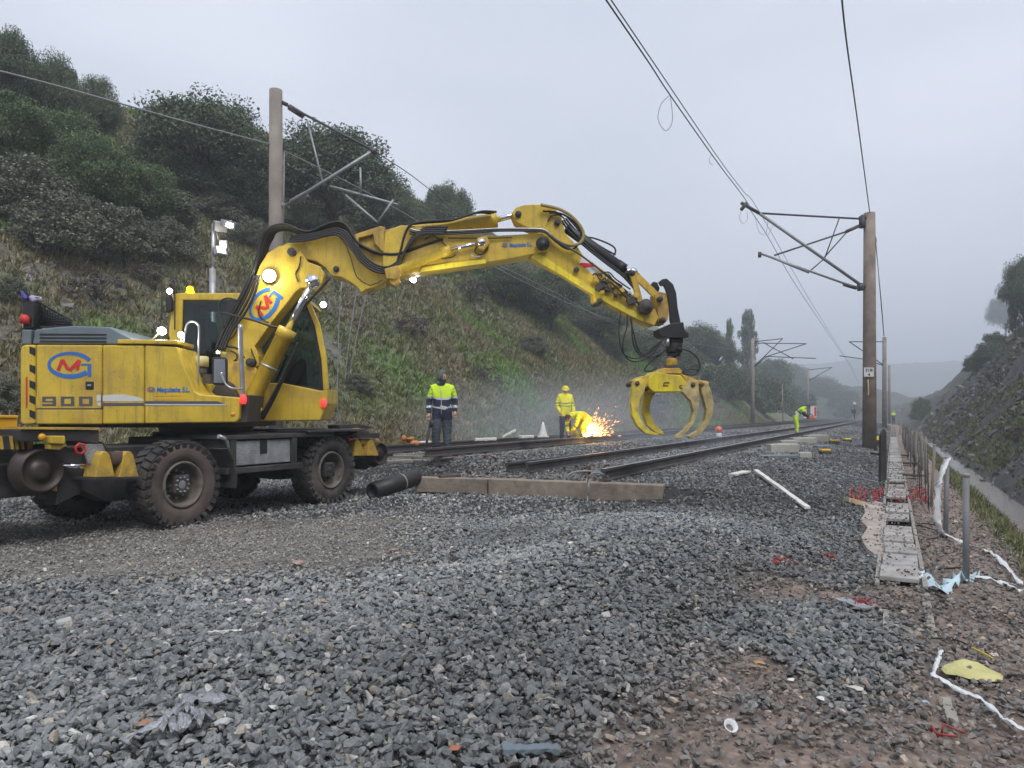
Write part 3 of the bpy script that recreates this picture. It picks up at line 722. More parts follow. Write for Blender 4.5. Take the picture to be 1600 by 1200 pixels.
def text_mesh(body, size, mats_, parent, origin, xdir, zdir, name='lettering', depth=0.003, bold=0.0, shear=0.0, width=None):
    cu = bpy.data.curves.new('t', 'FONT'); cu.body = body; cu.size = size; cu.extrude = depth; cu.offset = bold; cu.shear = shear
    ob = bpy.data.objects.new('t', cu); COL.objects.link(ob)
    dg = bpy.context.evaluated_depsgraph_get(); me = bpy.data.meshes.new_from_object(ob.evaluated_get(dg)); bpy.data.objects.remove(ob)
    xs = [v.co.x for v in me.vertices]; w0 = max(xs)-min(xs); k = (width/w0) if width else 1.0; mn = min(xs)
    xd = Vector(xdir).normalized(); zd = Vector(zdir).normalized(); yd = zd.cross(xd)
    off = wloc(parent)
    for v in me.vertices: v.co = Vector(origin)+xd*((v.co.x-mn)*k)+zd*v.co.y-yd*v.co.z-off
    me.materials.clear(); me.materials.append(mats_)
    o = link_mesh(name, me, parent); return o
def ribbon(mb, pts, w, nrm, m=0, th=0.004):
    """flat band following pts, facing nrm"""
    pts = [Vector(p) for p in pts]; L_ = []; R_ = []
    ws_ = w if hasattr(w, '__len__') else [w]*len(pts)
    for i, p in enumerate(pts):
        d = (pts[min(i+1, len(pts)-1)]-pts[max(i-1, 0)]).normalized(); s_ = d.cross(nrm).normalized()*ws_[i]/2
        L_.append(p+s_); R_.append(p-s_)
    vs = []; 
    for a, b_ in zip(L_, R_): vs += [a, b_, a+nrm*th, b_+nrm*th]
    fs = []
    for i in range(len(pts)-1):
        a = i*4; b_ = a+4; fs += [(a+2, a+3, b_+3, b_+2), (a, b_, b_+1, a+1), (a, a+2, b_+2, b_), (a+1, b_+1, b_+3, a+3)]
    n_ = len(vs)-4; fs += [(0, 1, 3, 2), (n_, n_+2, n_+3, n_+1)]
    mb.add(vs, fs, m); return mb

EX = thing('excavator', 'yellow wheeled road and rail excavator with raised jointed boom and sleeper grapple', 'excavator', (O_.x, O_.y, 0))
SPL = {'front_pillar', 'rear_pillar', 'door_frame', 'tipping_link', 'pin', 'claw_pin', 'grapple_shoulder', 'side_window', 'far_window', 'cylinder_bracket', 'roller_lug', 'valve_block'}
def part(mb, name, m, parent=None, **k):
    if name in SPL: k['split'] = True
    return mb.build(name, [M[x] for x in m] if isinstance(m, (list, tuple)) else M[m], parent or EX, **k)
NR, FR = -1.20, 1.20
# ---- upper body
b = MB(); b.prism(EP([(60, 546), (262, 546), (262, 600), (268, 655), (60, 657)], NR+0.03, FR)); core = part(b, 'engine_bay', 'frame')
b = MB(); b.prism(EP([(31, 548), (33, 541), (38, 538.5), (55, 538.5), (55, 662.5), (36, 664), (31, 660)], NR, FR)); cw = part(b, 'counterweight', 'yellow', bevel=0.035, seg=3)
# hazard stripes on the counterweight
for y0 in (541, 569, 594, 617, 640):
    q = MB(); q.prism(EP([(46, y0), (54.3, y0+3), (54.3, y0+15), (46, y0+11)], NR-0.004, NR+0.01)); part(q, 'hazard_stripe', 'black', cw)
q = MB(); q.prism(EP([(40.3, 590), (42.8, 588), (42.8, 636), (40.3, 638)], NR-0.004, NR+0.01)); part(q, 'red_stripe', 'red', cw)
b = MB(); b.prism(EP([(56, 538.5), (159, 539), (159, 638), (56, 638)], NR, NR+0.5)); d1 = part(b, 'engine_door', 'yellow', bevel=0.022, seg=3)
b = MB(); b.prism(EP([(56, 639), (159, 639), (159, 663), (56, 663)], NR, NR+0.5)); part(b, 'sill_panel', 'yellow', bevel=0.018)
b = MB(); b.prism(EP([(160, 539), (225, 539), (225, 662), (160, 663)], NR, NR+0.5)); d2 = part(b, 'side_panel', 'yellow', bevel=0.022, seg=3)
b = MB(); b.prism(EP([(226, 539), (277, 542), (285, 566), (296, 592), (305, 612), (312, 616), (375, 621), (373, 655), (368, 660), (226, 662)], NR, NR+0.72)); d3 = part(b, 'toolbox_panel', 'yellow', bevel=0.02, seg=3)
b = MB(); b.prism(EP([(375, 617), (392, 617), (386, 660), (370, 661)], NR+0.1, NR+0.8)); part(b, 'step_bracket', 'frame', bevel=0.01)
b = MB(); b.prism(EP([(60, 657), (372, 656), (372, 668), (60, 668)], NR+0.25, FR)); part(b, 'revolving_frame', 'frame', bevel=0.01)
b = MB(); b.prism(EP([(183, 530), (277, 531.5), (277, 538), (183, 537)], NR-0.02, NR+0.6)); part(b, 'side_lid', 'yellow', bevel=0.012)
b = MB(); b.prism(EP([(50.5, 537.5), (54, 515), (90, 510.5), (119, 509), (172, 511), (188, 520), (206, 529), (206, 538)], NR+0.06, FR-0.1)); hood = part(b, 'engine_hood', 'grey', bevel=0.02, seg=3)
for y0 in (521, 526.5, 532): q = MB(); q.prism(EP([(62.5, y0), (166, y0+0.6), (166, y0+3), (61.5, y0+2.4)], NR+0.052, NR+0.09)); part(q, 'louvre_slot', 'black', hood)
b = MB(); b.prism(EP([(34, 515), (49, 515), (48, 538), (33.5, 538)], NR+0.06, FR-0.1)); part(b, 'tail_cover', 'grey', bevel=0.015)
# black post, mesh guard, cloth and lamp at the tail
b = MB(); b.prism(EP([(34.5, 473), (52, 472), (52, 512), (36, 515)], NR+0.15, NR+0.35)); post = part(b, 'tail_post', 'black', bevel=0.01)
b = MB(); b.lathe(E(38.5, 503, NR+0.10), (0, 0, 1), [(-0.02, 0.0), (-0.02, 0.055), (0.05, 0.055), (0.085, 0.035), (0.095, 0)], 16); part(b, 'tail_light', 'red', post)
b = MB(); fr_ = [(52, 472), (64, 474), (88, 487), (112, 500), (112, 509), (52, 512)]
P_ = [E(x, y, NR+0.3) for x, y in fr_]
b.tube(P_+[P_[0]], 0.014, 6)
def guard_top(x): return np.interp(x, [52, 64, 88, 112], [472, 474, 487, 500])
for x in np.arange(55, 112, 4.2): b.tube([E(x, guard_top(x), NR+0.3), E(x, 511, NR+0.3)], 0.006, 5)
for k in range(9):
    y = 476+k*4.2; xs = [x for x in np.arange(52, 112.1, 2) if guard_top(x) <= y]
    if len(xs) > 1: b.tube([E(xs[0], y, NR+0.3), E(xs[-1], y, NR+0.3)], 0.006, 5)
part(b, 'mesh_guard', 'black')
b = MB(); b.prism(EP([(54, 480), (64, 478), (110, 503), (110, 511), (54, 512)], NR+0.34, NR+0.36)); part(b, 'guard_backing', 'frame')
def crumple(mb, outline, yl, amp, m=0, seed=1, depth=0.1):
    r = random.Random(seed); n_ = len(outline); c = (sum(p[0] for p in outline)/n_, sum(p[1] for p in outline)/n_)
    rings = []
    for k in (1.0, 0.72, 0.42): rings.append([E(c[0]+(x-c[0])*k+r.uniform(-1, 1)*(1-k)*2, c[1]+(y-c[1])*k, yl-(1-k)*depth*0.7+r.uniform(-amp, amp)) for x, y in outline])
    bk = [E(x, y, yl+depth*0.5) for x, y in [(c[0]+(x-c[0])*0.8, c[1]+(y-c[1])*0.8) for x, y in outline]]
    vs = [v for rg in [bk]+rings for v in rg]; fs = []
    for i in range(3):
        for k in range(n_): fs.append((i*n_+k, i*n_+(k+1) % n_, (i+1)*n_+(k+1) % n_, (i+1)*n_+k))
    fs.append(tuple(3*n_+k for k in range(n_))); fs.append(tuple(reversed(range(n_))))
    mb.add(vs, fs, m, True)
rag = MB(); crumple(rag, [(32, 453), (37, 456), (42, 461), (46, 463), (45, 469), (40, 470), (34, 466)], NR+0.2, 0.03, 0, 3); crumple(rag, [(44, 463), (50, 461), (58, 463), (65, 464), (66, 468), (60, 472), (52, 473), (46, 471)], NR+0.2, 0.03, 1, 5)
off_ = E(45, 465, NR+0.2); rg_ = thing('rag', 'crumpled blue and lilac rag tied on the black tail post of the excavator', 'rag', off_)
rag.build('cloth', [M['bluecloth'], M['lilac']], rg_)
# ---- markings
nz = -LF
def dec(pts, m, parent, d=0.003, base=NR): q = MB(); q.prism(EP(pts, base-d, base+0.006)); return part(q, 'marking', m, parent)
def bar(mb, a, b_, w, base, d=0.004): ribbon(mb, [E(a[0], a[1], base-d), E(b_[0], b_[1], base-d)], w, nz, 0, 0.001)
PXM = 9.2/F
def digit_box(mb, x0, y0, x1, y1, nine=False):
    w = 5.0*PXM
    c = [(x0+2.5, y0+2), (x1-2.5, y0+2), (x1-2.5, y1-2), (x0+2.5, y1-2)]
    segs = [((x0, y0+1.8), (x1, y0+1.8), 3.4), ((x0, y1-1.8), (x1, y1-1.8), 3.4), ((x1-2.6, y0), (x1-2.6, y1), 5)]
    if nine: segs += [((x0+2.6, y0), (x0+2.6, (y0+y1)/2+1), 5), ((x0, (y0+y1)/2+0.4), (x1, (y0+y1)/2+0.4), 2.2)]
    else: segs += [((x0+2.6, y0), (x0+2.6, y1), 5)]
    for k, (a, b_, w_) in enumerate(segs): bar(mb, a, b_, w_*PXM, NR, 0.004+0.0007*k)
dec([(56.5, 619), (158.5, 619), (158.5, 637.5), (56.5, 637.5)], 'yellow', d1, 0.0025)
q = MB(); digit_box(q, 66, 619.5, 87.5, 634.5, True); digit_box(q, 95, 619.5, 116, 634.5); digit_box(q, 123.5, 619.5, 144.5, 634.5); part(q, 'lettering', 'dkgrey', d1)
q = MB()
for a, b_ in (((57, 638.3), (158.5, 638.3)), ((158.2, 611), (158.2, 638))): bar(q, a, b_, 1.0*PXM, NR, 0.006)
part(q, 'border_line', 'dkgrey', d1)
q = MB(); q.prism(EP([(133, 596), (146, 596), (146, 608.5), (133, 608.5)], NR-0.012, NR+0.01)); hd = part(q, 'door_latch', 'black', d1, bevel=0.012)
q = MB(); q.prism(EP([(136.5, 600.5), (142, 600.5), (142, 603), (136.5, 603)], NR-0.02, NR)); part(q, 'latch_lever', 'steel', hd)
dec([(151, 617), (158.5, 617), (158.5, 626), (151, 627)], 'white', d1)
dec([(151, 629), (158.5, 628.6), (158.5, 635), (153, 633)], 'white', d1)
dec([(160.6, 618), (175, 616.6), (195, 616.6), (214, 620), (224, 624), (224, 626.6), (160.6, 627)], 'white', d2)
dec([(160.6, 629.6), (224.5, 629.4), (224.5, 634), (160.6, 634.4)], 'dkgrey', d2)
dec([(226.6, 626.6), (340, 626.8), (356, 633.6), (226.6, 634)], 'dkgrey', d3)
dec([(226.6, 631.2), (350, 631.6), (355, 633.4), (226.6, 633.2)], 'white', d3, 0.0045)
def emblem(parent, P0, ux, uy, n_, s, wide):
    """blue open ring with a hooked end, red zigzag initials inside; s = height in metres, drawn from P0 with axes ux, uy"""
    def pt(u, v): return P0+ux*(u*s)+uy*(v*s)
    pts = [pt(math.cos(a)*0.80*wide, math.sin(a)*0.5) for a in np.linspace(math.radians(22), math.radians(322), 34)]
    wd = [s*(0.10+0.09*abs(math.cos(a/2+0.4))) for a in np.linspace(0.4, 5.6, 34)]
    q = MB(); ribbon(q, pts, wd, n_, 0, 0.003)
    ribbon(q, [pt(0.74*wide, 0.03), pt(0.74*wide, -0.50)], s*0.15, n_, 0, 0.0035); ribbon(q, [pt(0.42*wide, 0.02), pt(0.80*wide, 0.02)], s*0.07, n_, 0, 0.0042)
    part(q, 'emblem_ring', 'blue', parent)
    q = MB()
    zz = [(-0.46, -0.26), (-0.29, 0.22), (-0.08, -0.20), (-0.02, -0.24), (0.36, 0.20), (0.26, -0.22)]
    for k in range(5): ribbon(q, [pt(zz[k][0]*wide, zz[k][1]), pt(zz[k+1][0]*wide, zz[k+1][1])], s*(0.13 if k != 2 else 0.05), n_, 0, 0.003+0.0006*k)
    part(q, 'emblem_initials', 'red', parent)
ZU = Vector((0, 0, 1))
emblem(d1, E(109.5, 570, NR-0.003), FW, ZU, nz, 36*PXM, 1.08)
emblem(d3, E(236, 608.5, NR-0.003), FW, ZU, nz, 7*PXM, 1.0)
text_mesh('Maquisaba S.L.', 0.088, M['blue'], d3, E(245, 612.3, NR-0.003), FW, ZU, bold=0.0022, shear=0.12, width=50*PXM)
q = MB()
r_ = random.Random(4)
for y, xa, xb in ((618, 241, 283), (624, 240, 291)):
    x = xa
    while x < xb: l = r_.uniform(1.2, 3.2); bar(q, (x, y), (x+l, y), 1.5*PXM, NR, 0.004); x += l+r_.uniform(0.5, 1.1)
part(q, 'small_print', 'orange', d3)
b = MB(); b.lathe(E(364, 647, NR-0.001), -LF, [(0, 0.0), (0, 0.028), (0.008, 0.026), (0.010, 0)], 16); part(b, 'reflector', 'orange', d3)
# ---- cab (far side)
CN, CF = 0.12, 1.12
cab_lo = [(268, 600), (512, 606), (511, 628), (508, 648), (502, 657), (268, 660)]
b = MB(); b.prism(EP([(300, 600), (440, 598), (503, 611), (512, 607), (511, 630), (500, 657), (300, 660)], CN, CF)); cab = part(b, 'cab_body', 'yellow', bevel=0.02, seg=3)
b = MB(); b.prism(EP([(268, 464), (273, 459), (280, 457.5), (455, 457.5), (478, 463), (485, 474), (474, 473), (455, 469), (285, 469), (270, 470)], CN, CF)); part(b, 'cab_roof', 'yellow', bevel=0.02, seg=3)
b = MB()
for ya, yb in ((CN, CN+0.09), (CF-0.09, CF)):
    b.prism(EP([(269, 468), (285.5, 468), (284, 520), (300, 603), (286, 603), (263, 522)], ya, yb))
part(b, 'rear_pillar', 'yellow', bevel=0.012)
b = MB()
for ya, yb in ((CN, CN+0.07), (CF-0.07, CF)):
    b.prism(EP([(476, 470), (485, 472), (500, 508), (510, 560), (513.5, 608), (505, 610), (502, 562), (492, 510)], ya, yb))
part(b, 'front_pillar', 'yellow', bevel=0.012)
b = MB()
for ya, yb in ((CN+0.003, CN+0.06), (CF-0.06, CF-0.003)):
    b.prism(EP([(352, 467), (368, 467), (382, 604), (366, 604)], ya, yb)); b.prism(EP([(477, 476), (484, 480), (494, 520), (503, 562), (505, 609), (501, 609), (497, 562), (489, 520)], ya+0.01, yb+0.02 if ya < 0.5 else yb-0.01))
part(b, 'door_frame', 'black', bevel=0.008)
b = MB(); b.prism(EP([(286, 470), (353, 470), (366, 603), (300, 603), (284, 522)], CN+0.03, CN+0.036)); b.prism(EP([(368, 469), (474, 471), (488, 512), (500, 562), (503, 610), (440, 598), (382, 600)], CN+0.03, CN+0.036)); part(b, 'side_window', 'glass')
b = MB(); b.prism(EP([(286, 470), (353, 470), (366, 603), (300, 603), (284, 522)], CF-0.04, CF-0.034)); b.prism(EP([(368, 469), (474, 471), (488, 512), (500, 562), (503, 610), (382, 602)], CF-0.04, CF-0.034)); part(b, 'far_window', 'glass')
# interior
b = MB()
b.prism(EP([(322, 552), (352, 552), (358, 590), (330, 592)], 0.38, 0.85)); b.prism(EP([(312, 500), (324, 498), (336, 560), (324, 564)], 0.40, 0.83)); part(b, 'seat', 'black', bevel=0.03, seg=3)
b = MB(); b.prism(EP([(440, 585), (470, 560), (478, 562), (480, 600), (445, 600)], 0.3, 0.9)); b.tube([E(430, 600, 0.62), E(445, 565, 0.62), E(448, 558, 0.62)], 0.02, 8); b.lathe(E(446, 558, 0.62), (0.5, 0, 1), [(0, 0.17), (0.012, 0.182), (0.024, 0.17), (0.012, 0.158), (0, 0.17)], 20); part(b, 'console', 'black', bevel=0.01)
b = MB(); b.prism(EP([(286, 470), (300, 470), (306, 520), (312, 600), (300, 603), (284, 522)], CN+0.10, CF-0.1)); b.prism(EP([(287, 470), (470, 470), (470, 475), (287, 475)], CN+0.1, CF-0.1)); part(b, 'cab_lining', 'black')

# ---- boom : base section
pins = MB()
def pin(px, py, r, y0, y1, mb=None):
    q = mb or pins; r = r*0.78; a = E(px, py, y0); L2 = y1-y0; q.lathe(a, LF, [(-0.02, 0), (-0.02, r*0.62), (0, r*0.62), (0, r), (L2, r), (L2, r*0.62), (L2+0.02, r*0.62), (L2+0.02, 0)], 18)
b = MB(); b.prism(EP([(342, 548), (350, 527), (372, 484), (396, 440), (406, 414), (418, 395), (436, 384), (456, 382), (470, 392), (481, 409), (500, 416), (508, 428), (503, 443), (489, 450), (470, 450), (462, 456), (448, 474), (425, 503), (398, 541), (404, 556), (404, 571), (393, 582), (377, 584), (358, 574), (346, 562)], -0.22, 0.22)); bb = part(b, 'base_boom', 'yellow', bevel=0.012)
b = MB(); b.prism(EP([(352, 560), (345, 600), (352, 625), (372, 640), (405, 655), (412, 600), (400, 575)], -0.30, -0.24)); b.prism(EP([(352, 560), (345, 600), (352, 625), (372, 640), (405, 655), (412, 600), (400, 575)], 0.0, 0.30)); part(b, 'boom_foot', 'yellow_worn', bevel=0.012)
b = MB(); b.prism(EP([(306, 606), (330, 612), (345, 590), (362, 600), (372, 622), (372, 645), (306, 640)], NR+0.73, -0.32)); part(b, 'machinery_housing', 'frame', bevel=0.02)
pin(390, 566, 0.075, -0.36, 0.3); pin(455, 393, 0.075, -0.30, 0.30); pin(525, 420, 0.055, -0.20, 0.2)
emblem(bb, E(412.5, 475.5, -0.224), (FW*math.cos(0.93)+ZU*math.sin(0.93)), (ZU*math.cos(0.93)-FW*math.sin(0.93)), nz, 0.30, 1.0)
# intermediate section
b = MB(); b.prism(EP([(438, 388), (446, 380), (462, 379), (468, 376), (492, 373), (528, 367), (538, 372), (545, 382), (560, 394), (580, 411), (598, 421), (603, 430), (601, 441), (588, 448), (572, 452), (564, 457), (558, 448), (548, 441), (534, 433), (518, 430), (508, 418), (494, 408), (480, 405), (470, 400), (455, 404), (442, 400)], -0.17, 0.17)); ib = part(b, 'middle_boom', 'yellow', bevel=0.012)
q = MB()
wl = [(531, 370), (541, 384), (548, 402), (554, 424), (557, 432), (566, 440), (578, 446), (590, 442), (598, 437)]
ribbon(q, [E(x, y, -0.173) for x, y in wl], 0.012, nz, 0, 0.003); part(q, 'weld_seam', 'rust', ib)
b = MB(); b.prism(EP([(554, 366), (594, 353), (602, 355), (600, 364), (602, 390), (597, 393), (585, 380), (583, 366), (560, 372), (560, 390), (553, 385)], -0.2, -0.14)); b.prism(EP([(585, 364), (624, 353), (640, 352), (640, 372), (602, 392)], -0.16, 0.2)); b.prism(EP([(540, 372), (594, 356), (600, 392), (598, 422), (572, 408), (552, 390)], -0.13, 0.13)); part(b, 'hinge_bracket', 'yellow_worn', bevel=0.01)
# main arm (fork around the stick)
b = MB(); b.prism(EP([(600, 440), (598, 424), (598, 398), (602, 364), (625, 352), (642, 352), (700, 364), (776, 368), (846, 364), (858, 370), (861, 381), (856, 391), (842, 395), (798, 404), (760, 410), (656, 424), (622, 431), (612, 440)], -0.20, 0.20)); ar = part(b, 'main_arm', 'yellow', bevel=0.012)
pin(848, 381, 0.085, -0.26, 0.26)
q = MB(); q.lathe(E(848, 381, -0.26), -LF, [(0, 0.10), (0.012, 0.10), (0.012, 0.06), (0.03, 0.055), (0.03, 0)], 20); part(q, 'arm_pivot_cap', 'black', ar)
emblem(ar, E(788.5, 383, -0.204), FW, ZU, nz, 0.055, 0.9)
text_mesh('Maquisaba S.L.', 0.082, M['blue'], ar, E(796, 386, -0.204), (E(832, 383.6, -0.2)-E(796, 385, -0.2)), ZU, bold=0.002, width=36*0.0093)
# stick
st_poly = [(800, 332), (806, 324), (820, 319.5), (844, 318.5), (862, 321), (876, 335), (880, 350), (883, 364), (900, 382), (911, 398), (942, 421), (967, 443), (997, 467), (1024, 484), (1029, 496), (1023, 509), (1006, 503), (988, 494), (947, 471), (936, 475), (929, 470), (928, 457), (880, 427), (846, 410), (829, 402), (836, 393), (850, 374), (838, 361), (820, 354), (806, 346)]
b = MB(); b.prism(EP(st_poly, -0.15, 0.15)); sk = part(b, 'stick', 'yellow', bevel=0.012)
b = MB(); b.prism(EP([(835, 395), (851, 401), (880, 421), (905, 437), (935, 455), (960, 470), (990, 486), (1006, 497), (1004, 502), (985, 493), (945, 471), (925, 459), (880, 431), (846, 412), (830, 402)], -0.17, -0.152)); part(b, 'stick_lit_edge', 'bright', sk)  # lamplight along the stick's lower edge, put in as a brighter strip
b = MB(); b.prism(EP([(660, 418), (700, 411), (758, 405), (760, 411), (700, 419), (656, 425)], -0.22, -0.203)); part(b, 'arm_lit_edge', 'bright', ar)  # brighter strip stands for lamplight falling on the arm's lower edge
pin(810, 334, 0.06, -0.19, 0.19); pin(871, 347, 0.06, -0.19, 0.19); pin(901, 421, 0.05, -0.2, -0.1); pin(988, 426, 0.06, -0.17, 0.17)
for xy in ((1032, 467), (1036, 500), (1007, 481), (937, 470)): pin(xy[0], xy[1], 0.055, -0.2, 0.2)
q = MB(); q.prism(EP([(909, 401), (913, 400), (928, 410), (921, 411.5), (905, 411)], -0.157, -0.14)); q.prism(EP([(914, 418.6), (933, 416), (939, 421), (926, 429)], -0.157, -0.14)); part(q, 'white_stripe', 'white', sk)
q = MB(); q.prism(EP([(904, 412), (909, 410.5), (926, 411.8), (933, 415.5), (913, 418.5)], -0.159, -0.14)); part(q, 'red_stripe', 'red', sk)
part(pins, 'pin', 'frame', None, bevel=0.004)
# ---- cylinders
def cylinder(name, a, b_, c, yl, R1, R2, mt='yellow'):
    """barrel a->b_, rod b_->c (pixels)"""
    A, B, Cc = E(*a, yl), E(*b_, yl), E(*c, yl); d = (B-A).normalized(); q = MB()
    q.lathe(A, d, [(0, 0), (0, R1*0.92), (0.04, R1)] + [((B-A).length-0.14, R1), ((B-A).length-0.14, R1*1.12), ((B-A).length, R1*1.12), ((B-A).length+0.004, R2)], 20)
    o = part(q, name, mt); q = MB(); q.cyl(B, Cc, R2, 14); q.lathe(Cc-LF*0.06, LF, [(0, 0), (0, R2*1.9), (0.12, R2*1.9), (0.12, 0)], 16); part(q, 'piston_rod', 'chrome', o); return o
lc = cylinder('lift_cylinder', (387, 637), (450, 514), (489, 439), -0.36, 0.115, 0.045); cylinder('lift_cylinder', (387, 637), (450, 514), (489, 439), 0.36, 0.115, 0.045)
q = MB(); A, B = E(387, 637, -0.36), E(450, 514, -0.36); d = (B-A).normalized(); q.lathe(A+d*0.62, d, [(0, 0.118), (0, 0.127), (0.03, 0.127), (0.03, 0.118)], 20); part(q, 'clamp', 'steel', lc)
b = MB(); b.prism(EP([(378, 630), (398, 622), (410, 640), (397, 658), (380, 660), (372, 650)], -0.50, -0.46)); b.prism(EP([(378, 630), (398, 622), (410, 640), (397, 658), (380, 660), (372, 650)], -0.26, -0.22)); part(b, 'cylinder_bracket', 'yellow', bevel=0.01)
q = MB(); q.cyl(E(386, 645, -0.54), E(386, 645, -0.54)+LF*0.3, 0.05, 16); part(q, 'bracket_pin', 'black')
cylinder('adjusting_cylinder', (622, 422), (704, 390), (752, 379), -0.27, 0.062, 0.028)
b = MB(); b.prism(EP([(600, 420), (622, 414), (628, 424), (618, 436), (604, 436)], -0.34, -0.18)); b.prism(EP([(606, 434), (622, 430), (626, 440), (616, 447), (608, 442)], -0.3, -0.16)); part(b, 'cylinder_yoke', 'yellow_worn', bevel=0.015)
b = MB(); b.prism(EP([(745, 372), (760, 368), (766, 380), (757, 390), (748, 388)], -0.32, -0.20)); part(b, 'rod_end_bracket', 'yellow_worn', bevel=0.01)
cylinder('stick_cylinder', (640, 363), (776, 343.5), (810, 334), 0.0, 0.10, 0.042)
cylinder('tilt_cylinder', (884, 356), (976, 421), (988, 426), 0.0, 0.072, 0.035, 'black')
# links to the coupler
b = MB()
for yy in (-0.16, 0.11):
    b.prism(EP([(983, 424), (993, 424), (1005, 470), (996, 474)], yy, yy+0.05)); b.prism(EP([(988, 432), (996, 424), (1030, 458), (1024, 468)], yy+0.055, yy+0.1))
part(b, 'tipping_link', 'yellow_worn', bevel=0.01)
b = MB(); b.prism(EP([(1022, 460), (1029, 455), (1042, 458), (1046, 480), (1044, 500), (1036, 508), (1028, 503), (1027, 480)], -0.13, 0.13)); part(b, 'coupler_link', 'yellow_worn', bevel=0.015)
b = MB()
for yy in (-0.15, 0.10): b.prism(EP([(1029, 441), (1035, 436), (1042, 435), (1052, 444), (1057, 458), (1059, 480), (1064, 505), (1068, 520), (1052, 520), (1047, 500), (1046, 480), (1042, 458), (1040, 452), (1037, 446), (1033, 447)], yy, yy+0.05))
b.prism(EP([(1016, 446), (1021, 440), (1027, 441), (1031, 450), (1028, 460), (1023, 458), (1024, 449), (1020, 448)], -0.03, 0.03))
b.prism(EP([(1030, 514), (1047, 506), (1068, 503), (1070, 516), (1076, 521), (1076, 527), (1056, 528), (1036, 526), (1031, 522)], -0.17, 0.17)); part(b, 'quick_coupler', 'black', bevel=0.008)
# valve block and small clutter on the stick
b = MB(); R5 = Matrix.Rotation(-PS, 3, 'Z')
for (x, y, s_, m_) in ((931, 437, 0.09, 0), (938, 447, 0.12, 1), (944, 436, 0.08, 0), (950, 452, 0.08, 1), (958, 447, 0.07, 0), (934, 452, 0.07, 1), (970, 455, 0.09, 0), (986, 470, 0.12, 1), (993, 462, 0.08, 0), (1002, 485, 0.07, 1), (962, 462, 0.05, 1), (941, 457, 0.06, 0)):
    b.box(E(x, y, -0.19), (s_, 0.09, s_*0.8), Matrix.Rotation(random.uniform(-.6, .6), 3, 'Y'), m_)
part(b, 'valve_block', ['yellow_worn', 'frame'], sk, bevel=0.008)
b = MB(); c_ = E(1007, 480, -0.15); b.lathe(c_, -LF, [(0, 0.11), (0.1, 0.11), (0.12, 0.09), (0.12, 0.06), (0.15, 0.055), (0.155, 0)], 20); part(b, 'rotary_joint', 'frame', sk)
# ---- hoses
def hose(pts, r=0.016, yl=0.0, m='black', name='hose', off=(0, 0), parent=None):
    P_ = []
    for p in pts:
        y_ = p[2] if len(p) > 2 else yl
        P_.append(E(p[0]+off[0], p[1]+off[1], y_))
    q = MB(); q.tube(smooth_pts(P_, 4), r, 7); return part(q, name, m, parent)
arch = [(338, 545), (350, 512), (372, 470), (392, 432), (400, 408), (405, 386), (412, 364), (428, 353), (448, 351), (466, 359), (483, 362), (500, 355), (524, 347), (541, 352), (556, 376), (574, 388), (592, 395), (618, 397), (640, 391), (665, 382), (692, 374)]
for k in range(6):
    o = k*3.0; ms = [(p[0]+(o*0.9 if i < 7 else o*0.3), p[1]+(o*0.55 if i > 5 else 0), -0.20+0.055*k) for i, p in enumerate(arch)]
    hose(ms, 0.021)
low = [(455, 372), (480, 370), (500, 366), (524, 360), (540, 366), (556, 386), (570, 404), (590, 418), (610, 419), (628, 404), (640, 380), (655, 364), (672, 358), (700, 358)]
for k in range(4): hose([(p[0]-k*1.5, p[1]+k*3-3) for p in low], 0.017, -0.22-0.03*k)
rise = [(610, 418), (618, 392), (624, 368), (634, 352), (660, 347), (700, 344), (724, 337), (746, 331), (768, 332)]
for k in range(3): hose([(p[0]+k*4, p[1]-k*1.2+1.5) for p in rise], 0.016, -0.14-0.04*k)
for k, (dx, dy) in enumerate(((0, 0), (5, 1), (9, 5), (13, 9))):
    hose([(336+dx, 548), (350+dx, 516), (368+dx, 483+dy), (384+dx, 452+dy), (392+dx*1.1, 430)], 0.018, -0.28-0.02*k)
hose([(350, 512), (342, 488), (344, 472), (356, 466), (372, 470)], 0.014, -0.3)
hose([(346, 488), (370, 494), (398, 501), (425, 510), (440, 512)], 0.016, -0.34)
hose([(349, 540), (372, 545), (381, 560)], 0.018, -0.3); hose([(392, 545), (396, 556), (401, 568)], 0.010, -0.26)
for k in range(3): hose([(405+3*k, 655), (420+3*k, 628), (440+2*k, 590), (455+2*k, 560), (465, 535)], 0.015, -0.42+0.03*k)
hose([(455, 508), (470, 485), (500, 452), (515, 434)], 0.02, -0.30, 'frame')
for k in range(3): hose([(640, 357+k*4), (660, 361+k*3), (720, 360+k*2.5), (780, 357+k*2), (838, 357.5+k*2), (852, 360+k*2), (862, 368+k*2), (880, 380+k*2), (902, 395), (925, 412)], 0.012, -0.23-0.02*k, 'steel' if k == 0 else 'black', 'pipe')
hose([(845, 320), (872, 326), (892, 337), (906, 352), (912, 367), (906, 380), (890, 383), (874, 377), (861, 367)], 0.024, -0.24, 'tan')
hose([(858, 332), (880, 335), (900, 350), (908, 365), (900, 386), (884, 388), (862, 372)], 0.015, -0.2)
hose([(848, 330), (866, 331), (878, 336)], 0.014, -0.2); hose([(856, 346), (862, 337), (874, 336), (882, 342)], 0.012, -0.2)
for k in range(4): hose([(878+k*3, 345-k*2), (890+k*3, 362-k*3), (915+k*2, 386-k*3), (945, 410-k*3), (975, 433-k*3), (996, 458-k*2)], 0.016, -0.13+0.05*k)
hose([(908, 374), (922, 371), (942, 377), (958, 385), (962, 393), (957, 401)], 0.013, 0); hose([(912, 366), (932, 381), (950, 392), (962, 398)], 0.013, 0.08)
